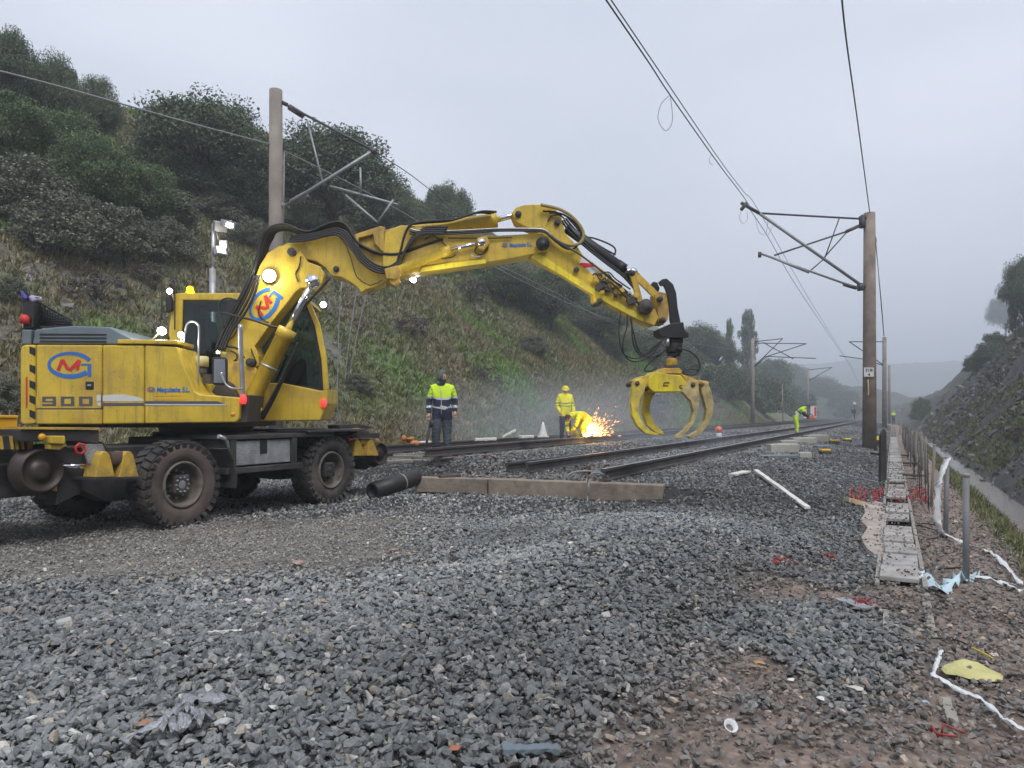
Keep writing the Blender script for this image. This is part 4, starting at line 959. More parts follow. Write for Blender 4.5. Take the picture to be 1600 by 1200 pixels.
hose([(925, 412), (948, 430), (975, 452), (1000, 476)], 0.014, -0.19); hose([(930, 430), (950, 425), (962, 436), (985, 452)], 0.011, -0.21)
for pts in ([(970, 487), (967, 505), (968, 531), (974, 552), (990, 560), (1005, 556), (1022, 541), (1038, 530), (1048, 525)], [(980, 492), (980, 508), (973, 537), (978, 558), (994, 565), (1015, 556), (1034, 535)],
            [(987, 496), (988, 527), (993, 546), (1005, 556), (1026, 555), (1037, 549)], [(984, 494), (990, 520), (998, 548), (1012, 552), (1030, 537)]): hose(pts, 0.012, -0.16)
hose([(1042, 544), (1030, 555), (1016, 566), (1007, 578), (1015, 580), (1026, 575)], 0.012, -0.14)
hose([(1057, 544), (1076, 548), (1090, 560), (1093, 573), (1086, 585), (1074, 585), (1066, 581), (1080, 576), (1092, 579)], 0.012, -0.14)
r_ = random.Random(17)
for k in range(9):      # short jumper hoses and pipes around the stick valves
    x0, y0 = r_.uniform(925, 985), 0; y0 = 412+(x0-925)*0.72+r_.uniform(4, 22); x1 = x0+r_.uniform(12, 34); y1 = y0+(x1-x0)*0.7+r_.uniform(-6, 6)
    hose([(x0, y0), (x0+5, y0-r_.uniform(2, 9)), ((x0+x1)/2, (y0+y1)/2-r_.uniform(-4, 7)), (x1, y1)], r_.choice([0.007, 0.009, 0.011]), -0.20-r_.uniform(0, 0.04), r_.choice(['black', 'black', 'steel', 'frame']))
for pts in ([(700, 372), (735, 372), (770, 372), (800, 371)], [(664, 374), (676, 368), (690, 377), (698, 386)], [(745, 384), (742, 393), (750, 398), (760, 392), (762, 386)], [(735, 398), (745, 402), (754, 399)], [(690, 404), (705, 402), (712, 398)], [(470, 400), (468, 415), (462, 428), (466, 440)], [(408, 470), (404, 488), (412, 500), (420, 504)]):
    hose(pts, 0.009, -0.235, 'black' if pts[0][0] != 735 else 'steel')
hose([(366, 500), (371, 512), (362, 528), (352, 530)], 0.008, -0.235, 'rust'); hose([(360, 548), (368, 552), (370, 560), (362, 566)], 0.008, -0.235)
# ---- rotator and grapple
gx_, gz_ = 1051, 0
def up_cyl(px, y0, y1, r, mb, m=0, yl=0.0): a, c = E(px, y0, yl), E(px, y1, yl); c = Vector((a.x, a.y, c.z)); mb.tube([a, c], r, 20, m)
b = MB(); up_cyl(1053, 526, 536, 0.135, b); up_cyl(1053, 536, 551, 0.125, b); up_cyl(1053, 551, 557, 0.10, b); up_cyl(1051, 557, 562, 0.05, b); rot = part(b, 'rotator', 'black', bevel=0.006)
b = MB(); up_cyl(1043, 529, 541, 0.03, b, 0, -0.13); up_cyl(1049, 555, 561, 0.055, b); part(b, 'rotator_ring', 'steel', rot)
b = MB(); up_cyl(1049.5, 560, 571, 0.085, b); b.prism(EP([(1026, 583), (1036, 575), (1062, 575), (1070, 584)], -0.13, 0.13)); part(b, 'grapple_head', 'yellow_worn', rot, bevel=0.01)
GRP = MB(); GRP.prism(EP([(1013, 606), (1014, 590), (1025, 580), (1046, 585), (1064, 586), (1076, 602), (1066, 612), (1022, 612.5)], -0.26, 0.20))
gr = part(GRP, 'grapple', 'bright', bevel=0.012)
q = MB(); q.prism(EP([(1064, 584), (1076, 588), (1094, 596), (1090, 606), (1076, 603)], -0.22, 0.24)); q.prism(EP([(992, 594), (1006, 587), (1016, 586), (1015, 604), (1004, 606)], -0.24, 0.2)); q.cyl(E(1090, 598, -0.05), E(1104, 600, 0.26), 0.045, 12); part(q, 'grapple_shoulder', 'yellow_worn', gr, bevel=0.01)
q = MB(); q.tube([E(1008, 610, -0.23), E(1019, 600, -0.23)], 0.03, 10); part(q, 'claw_ram', 'rust', gr)
def claw(pts, y0, y1, mat_): q = MB(); q.prism(EP(pts, y0, y1)); return part(q, 'claw', mat_, gr, bevel=0.008)
M['claw'] = mat('scuffed_claw_steel', (0.50, 0.40, 0.18), 0.55, var=0.3, dirt=(0.22, 0.17, 0.12), damt=0.7, scale=9, bump=0.2)
M['clawy'] = mat('scuffed_yellow_claw', (0.74, 0.58, 0.06), 0.5, var=0.2, dirt=(0.24, 0.19, 0.13), damt=0.7, scale=7, bump=0.2)
claw([(991, 594), (1003, 590), (1010, 598), (1007, 611), (1000, 624), (998, 638), (1000, 653), (1007, 665), (1016, 673), (1031, 679), (1022, 680.5), (1008, 677), (996, 666), (988, 650), (986, 628), (988, 608)], -0.36, -0.24, 'clawy')
claw([(1013, 606), (1026, 611), (1018, 624), (1015, 637), (1017, 650), (1024, 664), (1037, 675.5), (1038, 680), (1026, 677), (1012, 665), (1005, 648), (1004, 630), (1009, 613)], 0.08, 0.20, 'clawy')
claw([(1066, 612), (1078, 594), (1088, 595), (1092, 604), (1093, 624), (1091, 643), (1085, 660), (1075, 674), (1064, 685), (1055, 685), (1057, 681), (1069, 672), (1079, 660), (1084, 643), (1080, 627)], -0.36, -0.24, 'claw')
claw([(1094, 604), (1096, 596), (1107, 599), (1112, 612), (1115.5, 630), (1114, 648), (1106, 665), (1094, 679), (1079, 685.5), (1076, 682), (1090, 673), (1101, 657), (1104, 640), (1098, 618)], 0.08, 0.20, 'claw')
q = MB(); pin(996, 599, 0.045, -0.37, 0.2, q); pin(1083, 601, 0.045, -0.37, 0.2, q); part(q, 'claw_pin', 'rust', gr)
q = MB(); text_q = [((1038, 598), (1046, 598)), ((1038, 598), (1036.5, 603)), ((1036.5, 602.5), (1044, 602.5)), ((1062, 603), (1066, 602)), ((1062, 603), (1063, 607)), ((1063, 607), (1067, 606.5)), ((1070, 603), (1073, 606))]
for a, b_ in text_q: ribbon(q, [E(a[0], a[1], -0.266), E(b_[0], b_[1], -0.266)], 0.016, nz, 0, 0.003)
part(q, 'marking', 'rust', gr)
# ---- handrails, mirror, lamps
def rail_(pts, yl, r, m, name): q = MB(); q.tube(smooth_pts([E(x, y, yl) for x, y in pts], 4), r, 8); return part(q, name, m)
rail_([(283, 560), (286, 540), (290, 515), (293, 506), (300, 502.5), (308, 506), (311, 516), (310, 560), (309, 614)], NR+0.25, 0.014, 'steel', 'handrail')
rail_([(253, 500), (253, 445), (256, 434), (263, 430), (270, 434), (272.5, 445), (273, 515)], CN-0.05, 0.010, 'frame', 'handrail')
q = MB(); q.prism(EP([(258, 463), (267, 460), (268, 484), (259, 488)], CN-0.1, CN)); part(q, 'rear_mirror', 'black', bevel=0.012)
rail_([(375.5, 507), (376, 540), (378, 580), (380, 634)], NR+0.15, 0.032, 'steel', 'exhaust_pipe')
q = MB(); q.prism(EP([(333, 558), (352, 558), (355, 562), (355, 598), (352, 602), (334, 602), (331, 597), (331, 562)], NR+0.02, NR+0.06)); mi = part(q, 'mirror', 'black', bevel=0.012)
q = MB(); q.prism(EP([(334.5, 561), (351.5, 561), (352.5, 598), (334, 598)], NR+0.012, NR+0.019)); part(q, 'mirror_glass', 'chrome', mi)
rail_([(345, 582), (350, 596), (357, 604), (366, 607), (380, 607)], NR+0.0, 0.012, 'steel', 'mirror_arm')
q = MB(); a = E(315, 573, -0.62); q.lathe(a, (0, 0, 1), [(0, 0), (0, 0.09), (0.13, 0.09), (0.14, 0.07), (0.14, 0)], 20); part(q, 'reservoir', 'cream')
q = MB(); q.lathe(E(315, 590, -0.62), (0, 0, 1), [(0, 0), (0, 0.07), (0.14, 0.07), (0.14, 0)], 16); q.box(E(325, 592, -0.7), (0.1, 0.1, 0.12)); q.box(E(305, 600, -0.7), (0.12, 0.1, 0.1)); part(q, 'pump_block', 'frame')
for (x, y, yl) in ((380, 624, NR+0.0), (505.5, 630, CN-0.01)): q = MB(); q.lathe(E(x, y, yl), (0, 0, 1), [(-0.06, 0), (-0.06, 0.03), (-0.02, 0.042), (0.02, 0.042), (0.06, 0.03), (0.06, 0)], 12); part(q, 'marker_light', 'redl')
LIGHTS = []
def plight(name, p, w, col=(1, 0.95, 0.8), r=0.06):
    l = bpy.data.lights.new(name, 'POINT'); l.energy = w; l.color = col; l.shadow_soft_size = r
    o = bpy.data.objects.new(name, l); COL.objects.link(o); o.location = p; return o
def work_lamp(x, y, yl, r, m='lamp', w=12, side=-1, aim=None, bracket=None):
    q = MB(); c = E(x, y, yl); ax = (-LF*0.9+FW*0.35-ZU*0.15).normalized() if aim is None else aim.normalized()
    q.lathe(c-ax*0.07, ax, [(0, 0), (0, r*0.7), (0.06, r*1.08), (0.075, r*1.08), (0.075, r)], 16); o = part(q, 'work_lamp', 'black')
    q = MB(); q.lathe(c+ax*0.002, ax, [(0, r), (0.02, r*0.8), (0.035, 0)], 16); part(q, 'lens', m, o)
    if bracket: q = MB(); q.tube([E(bracket[0], bracket[1], yl+0.03), c-ax*0.04], 0.012, 6); part(q, 'lamp_bracket', 'steel', o)
    if w: plight('work_light', c+ax*0.16, w)
work_lamp(253, 517, NR+0.25, 0.055, w=7, aim=Vector((0.25, -0.9, -0.5)), bracket=(238, 530)); work_lamp(283, 523, NR+0.2, 0.04, 'lampw', 3, aim=Vector((0.2, -0.9, -0.3)), bracket=(281, 560))
work_lamp(421, 431, -0.30, 0.088, w=6, aim=Vector((0.1, -1, -0.1))); work_lamp(505, 476, CN, 0.045, 'lampw', 0, aim=Vector((0.5, -0.8, -0.4)), bracket=(490, 465)); work_lamp(265, 455, CN-0.1, 0.04, 'lampw', 0, aim=Vector((0.1, -1, 0)), bracket=(272, 470))
work_lamp(645, 437, 0.35, 0.05, w=9, aim=Vector((0.5, -0.8, 0.25)), bracket=(618, 432))
rail_([(488, 462), (498, 462), (505, 464), (506, 474)], CN+0.02, 0.010, 'white', 'lamp_arm')
q = MB(); a = E(297, 457, 0.6); q.lathe(a, (0, 0, 1), [(0, 0.055), (0.015, 0.055), (0.02, 0.05), (0.07, 0.045), (0.09, 0.02), (0.092, 0)], 16); part(q, 'beacon', 'amber'); plight('beacon_light', a+Vector((0, -0.12, 0.12)), 2.5, (1, 0.45, 0.05))
plight('arm_fill_light', E(690, 447, -0.5), 6); plight('stick_fill_light', E(890, 480, -0.3), 4)  # added fill lights without lamp bodies, brightening undersides of arm and stick
# ---- undercarriage, parallel with the track
def TB(t, s, z): return TS(t, s, z)
RT = Matrix.Rotation(-TH, 3, 'Z')          # box x axis -> across the track, y axis -> along
def tbox(mb, t0, t1, s0, s1, z0, z1, m=0): mb.box(TS((t0+t1)/2, (s0+s1)/2, (z0+z1)/2), (t1-t0, s1-s0, z1-z0), RT, m)
TC, S1, S2, RW = -8.65, 6.01, 8.62, 0.525
b = MB(); tbox(b, -9.05, -8.25, 4.6, 9.9, 0.66, 0.98); tbox(b, -9.25, -8.05, 6.5, 8.2, 0.60, 1.06); tbox(b, -9.3, -8.0, 6.9, 7.8, 1.06, 1.12); ch = part(b, 'chassis', 'frame', bevel=0.015)
for s_ in (S1, S2): b = MB(); tbox(b, -9.75, -7.55, s_-0.11, s_+0.11, 0.42, 0.64); tbox(b, -8.95, -8.35, s_-0.2, s_+0.2, 0.36, 0.7); part(b, 'axle', 'frame', bevel=0.02)
b = MB(); b.cyl(Vector((O_.x, O_.y, 1.10)), Vector((O_.x, O_.y, 1.24)), 0.62, 32); part(b, 'slewing_ring', 'frame')
b = MB(); tbox(b, -8.05, -7.50, 6.76, 7.74, 0.70, 1.02); bx = part(b, 'storage_box', 'plate', bevel=0.012)
b = MB(); tbox(b, -7.515, -7.492, 7.18, 7.30, 0.84, 1.02); part(b, 'box_latch', 'black', bx)
b = MB(); tbox(b, -8.1, -7.47, 6.66, 6.76, 0.64, 1.08); tbox(b, -8.1, -7.47, 7.74, 7.84, 0.64, 1.08); tbox(b, -8.1, -7.46, 6.6, 7.95, 0.60, 0.68); tbox(b, -8.3, -7.46, 6.6, 8.6, 1.04, 1.10); part(b, 'box_frame', 'frame', bevel=0.01)
b = MB(); tbox(b, -9.9, -7.42, 8.0, 9.3, 1.10, 1.14); tbox(b, -9.9, -7.6, 9.3, 9.62, 1.02, 1.10); part(b, 'front_deck', 'frame', bevel=0.01)
# mudguard lip over the rear wheel
q = MB(); pts = []
for a_ in np.linspace(math.radians(38), math.radians(-8), 9): pts.append(TS(-7.55, S1+math.cos(a_)*0.66, RW+math.sin(a_)*0.66))
ribbon(q, pts, 0.34, (pts[2]-TS(-7.55, S1, RW)).normalized(), 0, 0.02); part(q, 'mudguard', 'frame')
q = MB(); q.tube([TS(-7.5, 6.50, 1.09), TS(-7.5, 6.62, 1.05), TS(-7.5, 6.66, 0.85)], 0.03, 8); part(q, 'mudguard_stay', 'steel')
def wheel(t, s, dusty):
    side = 1 if t > TC else -1; ax = Vector((CT, -ST, 0))*side; c = TS(t, s, RW)
    w = 0.17
    q = MB(); q.lathe(c, ax, [(-w, 0.30), (-w, 0.43), (-w*0.9, 0.485), (-w*0.5, 0.498), (w*0.5, 0.498), (w*0.9, 0.485), (w, 0.44), (w*1.04, 0.38), (w*0.95, 0.30), (w*0.7, 0.285)], 56, 0, True, [0, 0, 0, 0, 0, 1, 1, 1, 1])
    n_ = 30
    for k in range(n_):
        for sd in (-1, 1):
            a_ = 2*PI*(k+(0.5 if sd > 0 else 0))/n_; rad = Vector((ST*math.cos(a_), CT*math.cos(a_), math.sin(a_))); tan = Vector((-ST*math.sin(a_), -CT*math.sin(a_), math.cos(a_)))
            u = (ax*sd*0.96+tan*0.28).normalized(); v_ = rad.cross(u); R = Matrix((u, v_, rad)).transposed()
            q.box(c+rad*0.503+ax*sd*w*0.52, (w*0.92, 0.066+0.012*((k*7) % 3), 0.046), R, 0)
            rr = (ax*sd*0.9+rad*-0.45).normalized(); v2 = tan; u2 = (rad-ax*sd*(-0.35)).normalized()
            n2 = u2.cross(v2).normalized(); R2 = Matrix((u2, v2, n2)).transposed()
            q.box(c+rad*0.468+ax*sd*w*1.0, (0.075, 0.052, 0.022), R2, 0)
    o = q.build('wheel', [M['tyre'], M['tyre_dust'] if dusty else M['tyre']], EX, bevel=0)
    q = MB(); q.lathe(c, ax, [(w*0.72, 0.29), (w*0.98, 0.275), (w*0.98, 0.255), (w*0.55, 0.245), (w*0.35, 0.235), (w*0.0, 0.225), (w*-0.1, 0.13)], 40, 0); part(q, 'rim', 'rim', o)
    q = MB(); q.lathe(c, ax, [(-0.05, 0.23), (-0.02, 0.12), (0.02, 0.115), (w*0.55, 0.11), (w*0.75, 0.095), (w*0.78, 0)], 28, 0)
    for k in range(10): a_ = 2*PI*k/10; rad = Vector((ST*math.cos(a_), CT*math.cos(a_), math.sin(a_))); q.cyl(c+rad*0.088+ax*w*0.5, c+rad*0.088+ax*w*0.86, 0.011, 6)
    for k in range(10): a_ = 2*PI*(k+.5)/10; rad = Vector((ST*math.cos(a_), CT*math.cos(a_), math.sin(a_))); q.cyl(c+rad*0.165-ax*0.03, c+rad*0.165+ax*0.025, 0.014, 6)
    part(q, 'hub', 'steel' if dusty else 'frame', o)
wheel(-7.68, S1, True); wheel(-7.68, S2, False); wheel(-9.62, S1, False); wheel(-9.62, S2, False)
def pt_s(px, py, t):
    """pixel -> world on the vertical plane at lateral offset t"""
    a = (px-800)/F; D = t/(a*CT-ST); return at(px, py, D)
# ---- rail guide axles
def rail_wheel(t, s, z, r, out=1):
    ax = Vector((CT, -ST, 0)); q = MB(); c = TS(t, s, z)
    q.lathe(c, ax, [(-0.10, 0), (-0.10, r*1.0), (-0.085, r*1.13), (-0.06, r*1.13), (-0.045, r), (0.07, r*0.95), (0.075, r*0.86), (0.03, r*0.82), (0.03, r*0.45), (0.06, r*0.42), (0.075, r*0.2), (0.075, 0)], 40); o = part(q, 'rail_wheel', 'wheelsteel'); return o
b = MB(); tbox(b, -9.9, -7.95, 4.55, 4.80, 0.60, 0.75)
for t_ in (-8.2,): tbox(b, t_-0.1, t_+0.1, 3.9, 4.9, 0.50, 0.85)
for t_ in (-9.6,): tbox(b, t_-0.1, t_+0.1, 3.9, 4.9, 0.50, 0.85)
b.cyl(TS(-10.2, 4.35, 0.72), TS(-8.1, 4.35, 0.72), 0.12, 20); b.cyl(TS(-10.1, 4.2, 0.42), TS(-8.2, 4.2, 0.42), 0.11, 20); part(b, 'rear_rail_axle', 'frame', bevel=0.015)
PR = lambda px, py, s_: None
w_ = pt_s(61, 735, -7.85); a_ = ts_of(w_.x, w_.y); rw1 = rail_wheel(a_[0], a_[1], w_.z, 0.235)
rail_wheel(-9.75, 4.45, 0.78, 0.215)
AX = Vector((CT, -ST, 0))
def TP(pts, t, th): A = [pt_s(x, y, t) for x, y in pts]; return (A, [p-AX*th for p in A])
b = MB(); b.prism(TP([(142, 747), (222, 744), (222, 748), (142, 751)], -7.50, 0.35)); b.prism(TP([(128, 700), (160, 693), (222, 744), (222, 778), (168, 784), (120, 762), (100, 742)], -8.0, 0.3)); part(b, 'guide_plate', 'frame', bevel=0.005)
b = MB()
for dx in (0, 37): b.prism(TP([(149+dx, 746), (157+dx, 711), (162+dx, 705), (168+dx, 706), (172+dx, 711), (180+dx, 745)], -7.50, 0.22))
part(b, 'roller_lug', 'yellow_worn', bevel=0.008)
b = MB(); b.cyl(pt_s(168, 718, -7.60), pt_s(200, 716, -7.60), 0.085, 20); part(b, 'roller', 'rust')
b = MB(); b.prism(TP([(128, 697), (140, 694), (160, 694), (168, 712), (150, 728), (138, 724)], -7.62, 0.02)); part(b, 'splash_flap', 'plate')
b = MB(); c_ = pt_s(125.5, 701, -7.58); b.lathe(c_, AX, [(-0.012, 0.045), (0.012, 0.045), (0.012, 0.066), (-0.012, 0.066), (-0.012, 0.045)], 6); part(b, 'red_eye_ring', 'red')
b = MB(); b.prism(TP([(60, 697), (75, 694), (104, 698), (128, 712), (128, 770), (88, 790), (92, 740), (86, 715)], -7.85, 0.2)); b.prism(TP([(32, 671), (155, 672), (155, 694), (120, 690), (32, 690)], -7.75, 0.5)); part(b, 'rear_bracket', 'frame', bevel=0.01)
b = MB(); b.prism(TP([(35, 667), (155, 668), (156, 671), (35, 670.5)], -7.72, 0.3)); part(b, 'deck_edge', 'yellow_worn')
b = MB(); b.prism(TP([(0, 681), (52, 680), (52, 703), (0, 703)], -7.90, 0.12)); rb_ = part(b, 'rear_bumper', 'frame', bevel=0.008)
for x in (-1, 15, 23, 31.5, 43): b = MB(); b.prism(TP([(x, 681), (x+(7 if x > 40 else 4.5), 681), (x+(8 if x > 40 else 7), 702), (x+(1 if x > 40 else 3), 702)], -7.885, 0.02)); part(b, 'bumper_stripe', 'yellow_worn', rb_)
b = MB(); b.lathe(pt_s(65, 683, -7.7), AX, [(0, 0), (0, 0.038), (0.02, 0.034), (0.025, 0)], 16); part(b, 'side_reflector', 'orange')
b = MB(); b.prism(TP([(80, 681), (102, 681), (103, 694), (80, 693)], -7.62, 0.14)); b.prism(TP([(78, 694), (106, 695), (94, 703), (78, 702)], -7.66, 0.1)); part(b, 'chock_holder', 'yellow', bevel=0.01)
b = MB(); b.prism(TP([(86, 713), (96, 712), (95, 760), (91, 768), (86, 767), (88, 745)], -7.86, 0.05)); part(b, 'guide_strut', 'yellow')
b = MB(); b.tube([pt_s(97, 727, -7.8), pt_s(140, 730, -7.7)], 0.03, 10); part(b, 'guide_ram', 'chrome')
# front rail axle
b = MB(); tbox(b, -9.8, -7.9, 9.7, 9.95, 0.62, 0.80); tbox(b, -9.4, -7.7, 9.3, 10.4, 0.64, 0.70); tbox(b, -9.3, -7.6, 9.2, 9.9, 0.98, 1.06); b.prism(TP([(530, 664), (560, 662), (585, 668), (570, 672), (560, 676), (532, 674)], -7.75, 0.25)); b.prism(TP([(556, 712), (600, 713), (588, 722), (572, 734), (560, 722)], -7.95, 0.3)); part(b, 'front_rail_axle', 'frame', bevel=0.01)
w_ = pt_s(590, 709, -7.72); a_ = ts_of(w_.x, w_.y); rail_wheel(a_[0], a_[1], w_.z, 0.20); rail_wheel(-9.65, 10.25, 0.76, 0.20)
b = MB()
for dx in (0, 21): b.prism(TP([(553+dx, 712), (555+dx, 691), (559+dx, 686), (563+dx, 690), (571+dx, 712)], -7.62, 0.22))
b.cyl(pt_s(560, 690, -7.72), pt_s(590, 690, -7.72), 0.05, 12); part(b, 'roller_lug', 'yellow_worn', bevel=0.006)
b = MB(); b.prism(TP([(554, 672), (560, 669), (571, 671), (571, 678), (556, 675)], -7.62, 0.12)); part(b, 'chock_holder', 'yellow', bevel=0.006)
b = MB(); b.tube([pt_s(543, 683, -7.6), pt_s(550, 680, -7.6), pt_s(553, 686, -7.6), pt_s(546, 689, -7.6), pt_s(543, 683, -7.6)], 0.012, 6); part(b, 'red_hook', 'red')
# yellow steel edge at the left frame border
yb = thing('steel_box', 'orange yellow steel box standing at the left frame edge behind the bumper', 'steel box', pt_s(0, 700, -8.6))
b = MB(); b.prism(TP([(-60, 650), (28, 651), (28, 674), (-60, 674)], -8.3, 0.7)); b.build('box_body', M['orange'], yb, bevel=0.015)
b = MB(); b.prism(TP([(-60, 648), (29, 649), (29, 653), (-60, 653)], -8.28, 0.74)); b.build('lid', M['orange'], yb, bevel=0.006)
b = MB(); b.prism(TP([(-55, 674), (-40, 674), (-40, 745), (-55, 745)], -8.35, 0.5)); b.prism(TP([(8, 674), (22, 674), (22, 720), (8, 720)], -8.7, 0.3)); b.build('support', M['frame'], yb)
# ================================================================ railway tracks
M['rail'] = mat('rail_steel_side', (0.062, 0.056, 0.058), 0.7, var=0.25, dirt=(0.05, 0.04, 0.038), damt=0.6, scale=3)
M['railtop'] = mat('rail_head', (0.50, 0.50, 0.53), 0.3, metal=0.8, var=0.2)
M['conc'] = mat('weathered_concrete', (0.33, 0.31, 0.275), 0.9, var=0.15, dirt=(0.20, 0.18, 0.15), damt=0.6, scale=5, bump=0.3)
M['sleeper'] = mat('old_timber_sleeper', (0.27, 0.225, 0.18), 0.9, var=0.2, dirt=(0.13, 0.10, 0.08), damt=0.7, scale=6, bump=0.5, bscale=18)
M['wood'] = mat('wooden_mast', (0.25, 0.20, 0.165), 0.9, var=0.25, dirt=(0.08, 0.07, 0.06), damt=0.6, scale=2, bump=0.5, bscale=14)
M['woodg'] = mat('grey_weathered_mast', (0.25, 0.22, 0.19), 0.9, var=0.2, dirt=(0.15, 0.13, 0.11), damt=0.6, scale=2, bump=0.4, bscale=14)
M['tsleeper'] = mat('stained_track_sleeper', (0.24, 0.215, 0.18), 0.9, var=0.3, dirt=(0.08, 0.07, 0.065), damt=0.8, scale=4, bump=0.4)
M['plank'] = mat('white_painted_plank', (0.70, 0.69, 0.64), 0.7, var=0.1, dirt=(0.35, 0.32, 0.28), damt=0.5)
M['wire'] = mat('overhead_wire', (0.06, 0.06, 0.065), 0.5)
M['wirel'] = mat('pale_overhead_wire', (0.30, 0.31, 0.32), 0.5, metal=0.3)
M['insul'] = mat('insulator', (0.10, 0.08, 0.075), 0.35)
def rail_profile_mesh(mb, t, z0, s0, s1, step=1.5):
    """flat-bottomed rail on chairs, foot at height z0; lies along the track from s0 to s1"""
    pr = [(-0.068, 0), (0.068, 0), (0.068, 0.012), (0.012, 0.03), (0.010, 0.105), (0.034, 0.118), (0.034, 0.148), (0.028, 0.155), (-0.028, 0.155), (-0.034, 0.148), (-0.034, 0.118), (-0.010, 0.105), (-0.012, 0.03), (-0.068, 0.012)]
    ns = max(2, int((s1-s0)/step)+1); n = len(pr); vs = []; fs = []; base = len(mb.v)
    for i in range(ns):
        s = s0+(s1-s0)*i/(ns-1)
        for x, z in pr: vs.append(TS(t+x*1.12, s, z0+z*1.16))
    mb.v += vs
    for i in range(ns-1):
        for k in range(n):
            mb.f.append([base+i*n+k, base+(i+1)*n+k, base+(i+1)*n+(k+1) % n, base+i*n+(k+1) % n]); mb.m.append(1 if k in (7,) else 0); mb.sm.append(False)
    mb.f.append([base+k for k in range(n)]); mb.m.append(0); mb.sm.append(False)
    mb.f.append([base+(ns-1)*n+k for k in reversed(range(n))]); mb.m.append(0); mb.sm.append(False)
RM = [M['rail'], M['railtop']]
def sbox(mb, tc_, s, z1, ln, w=0.25, h=0.2, dt=0.0): mb.box(TS(tc_, s, z1-h/2), (ln, w, h), RT)
def track(name, label, tl, tr, z, s0l, s0r, s_end, sl0, group):
    r = thing(name, label, 'railway track', TS((tl+tr)/2, sl0, z), group)
    for t, s0 in ((tl, s0l), (tr, s0r)):
        q = MB(); rail_profile_mesh(q, t, z+0.02, s0, s_end); q.build('rail', RM, r)
    q0 = None; k = 0; s = sl0
    while s < s_end and k < 96:
        tc_ = (tl+tr)/2
        q = MB(); sbox(q, tc_, s, z, 2.6+random.uniform(-.05, .05), 0.25, 0.2)
        o = q.build('sleeper', M['tsleeper'], r, bevel=0.012 if s < 25 else 0)
        if s < 30:
            f = MB()
            for t in (tl, tr): f.box(TS(t, s, z+0.010), (0.34, 0.18, 0.018), RT)
            f.build('chair_plate', M['rail'], o, split=True)
        s += 0.62 if s < 40 else 1.24
        k += 1
    return r
GT = 'parallel railway tracks'
trk1 = track('railway_track', 'nearer railway track with its rails cut off at the long timber beam', -5.50, -3.83, 0.355, 11.2, 10.35, 125, 10.95, GT)
trk2 = track('railway_track', 'further railway track behind the workers at the foot of the hillside', -10.05, -8.35, 0.485, 11.6, 12.35, 125, 13.0, GT)
# short extra rail lying left of the nearer track
def loose_rail(name, label, p0, p1, z0, group=None):
    r = thing(name, label, 'rail', (p0[0], p0[1], z0), group); p0, p1 = Vector(p0), Vector(p1); d = (p1-p0).normalized(); x = Vector((d.y, -d.x, 0))
    pr = [(-0.065, 0), (0.065, 0), (0.065, 0.012), (0.012, 0.03), (0.010, 0.105), (0.034, 0.118), (0.034, 0.15), (0.028, 0.155), (-0.028, 0.155), (-0.034, 0.15), (-0.034, 0.118), (-0.010, 0.105), (-0.012, 0.03), (-0.065, 0.012)]
    A = [p0+x*a+Vector((0, 0, z0+b_)) for a, b_ in pr]; B = [p1+x*a+Vector((0, 0, z0+b_)) for a, b_ in pr]
    q = MB(); q.prism((A, B), 0); q.build('rail', RM, r); return r
g2 = lambda px, py, z: ((px-800)/F*((CH-z)*F/(py-HY)), (CH-z)*F/(py-HY), 0)
loose_rail('rail_length', 'short loose rail lying close beside the cut left rail of the nearer track', TS(-5.84, 11.1), TS(-5.74, 15.6), 0.385)
loose_rail('rail_length', 'short rust brown rail piece lying on stones left of the track ends', g2(686, 728, 0.33), g2(816, 717, 0.33), 0.33)
loose_rail('rail_length', 'low rusty rail piece lying behind the left track beside the brown rail piece', g2(680, 712, 0.42), g2(800, 704, 0.42), 0.42)
# front timbers
def beam_thing(name, label, cat, a, b_, w, h, m, group=None, bevel=0.012, sag=0):
    c = (Vector(a)+Vector(b_))/2; r = thing(name, label, cat, (c.x, c.y, c.z-h/2), group); q = MB()
    a, b_ = Vector(a), Vector(b_); n = 12; d = (b_-a)/n; x = d.normalized().cross(ZU).normalized()
    rr = random.Random(int(a.x*100)+7); vs = []; 
    for i in range(n+1):
        p = a+d*i
        for sx, sz in ((-1, -1), (1, -1), (1, 1), (-1, 1)): vs.append(p+x*(sx*w/2+rr.uniform(-.004, .004))+ZU*(sz*h/2+rr.uniform(-.004, .004)*(1 if sz > 0 else 3)))
    fs = [(0, 1, 2, 3), tuple(n*4+k for k in (3, 2, 1, 0))]
    for i in range(n):
        for k in range(4): fs.append((i*4+k, i*4+(k+1) % 4, (i+1)*4+(k+1) % 4, (i+1)*4+k))
    q.add(vs, fs, 0); q.build('timber', m, r, bevel=bevel); return r
GBm = 'timber beams across the track ends'
b1 = beam_thing('timber_beam', 'long brown timber beam lying across under the cut rail ends, right of the joint', 'timber beam', TS(-5.60, 10.13, 0.235), TS(-2.90, 10.36, 0.235), 0.26, 0.25, M['sleeper'], GBm)
b2 = beam_thing('timber_beam', 'shorter brown timber beam left of the joint, beside the black pipe', 'timber beam', TS(-6.90, 10.02, 0.225), TS(-5.63, 10.13, 0.235), 0.26, 0.24, M['sleeper'], GBm)
q = MB(); 
beam_thing('concrete_beam', 'pale concrete beam under the front guide wheel of the excavator', 'concrete beam', TS(-11.3, 13.05, 0.29), TS(-8.55, 12.95, 0.29), 0.28, 0.26, M['conc'])
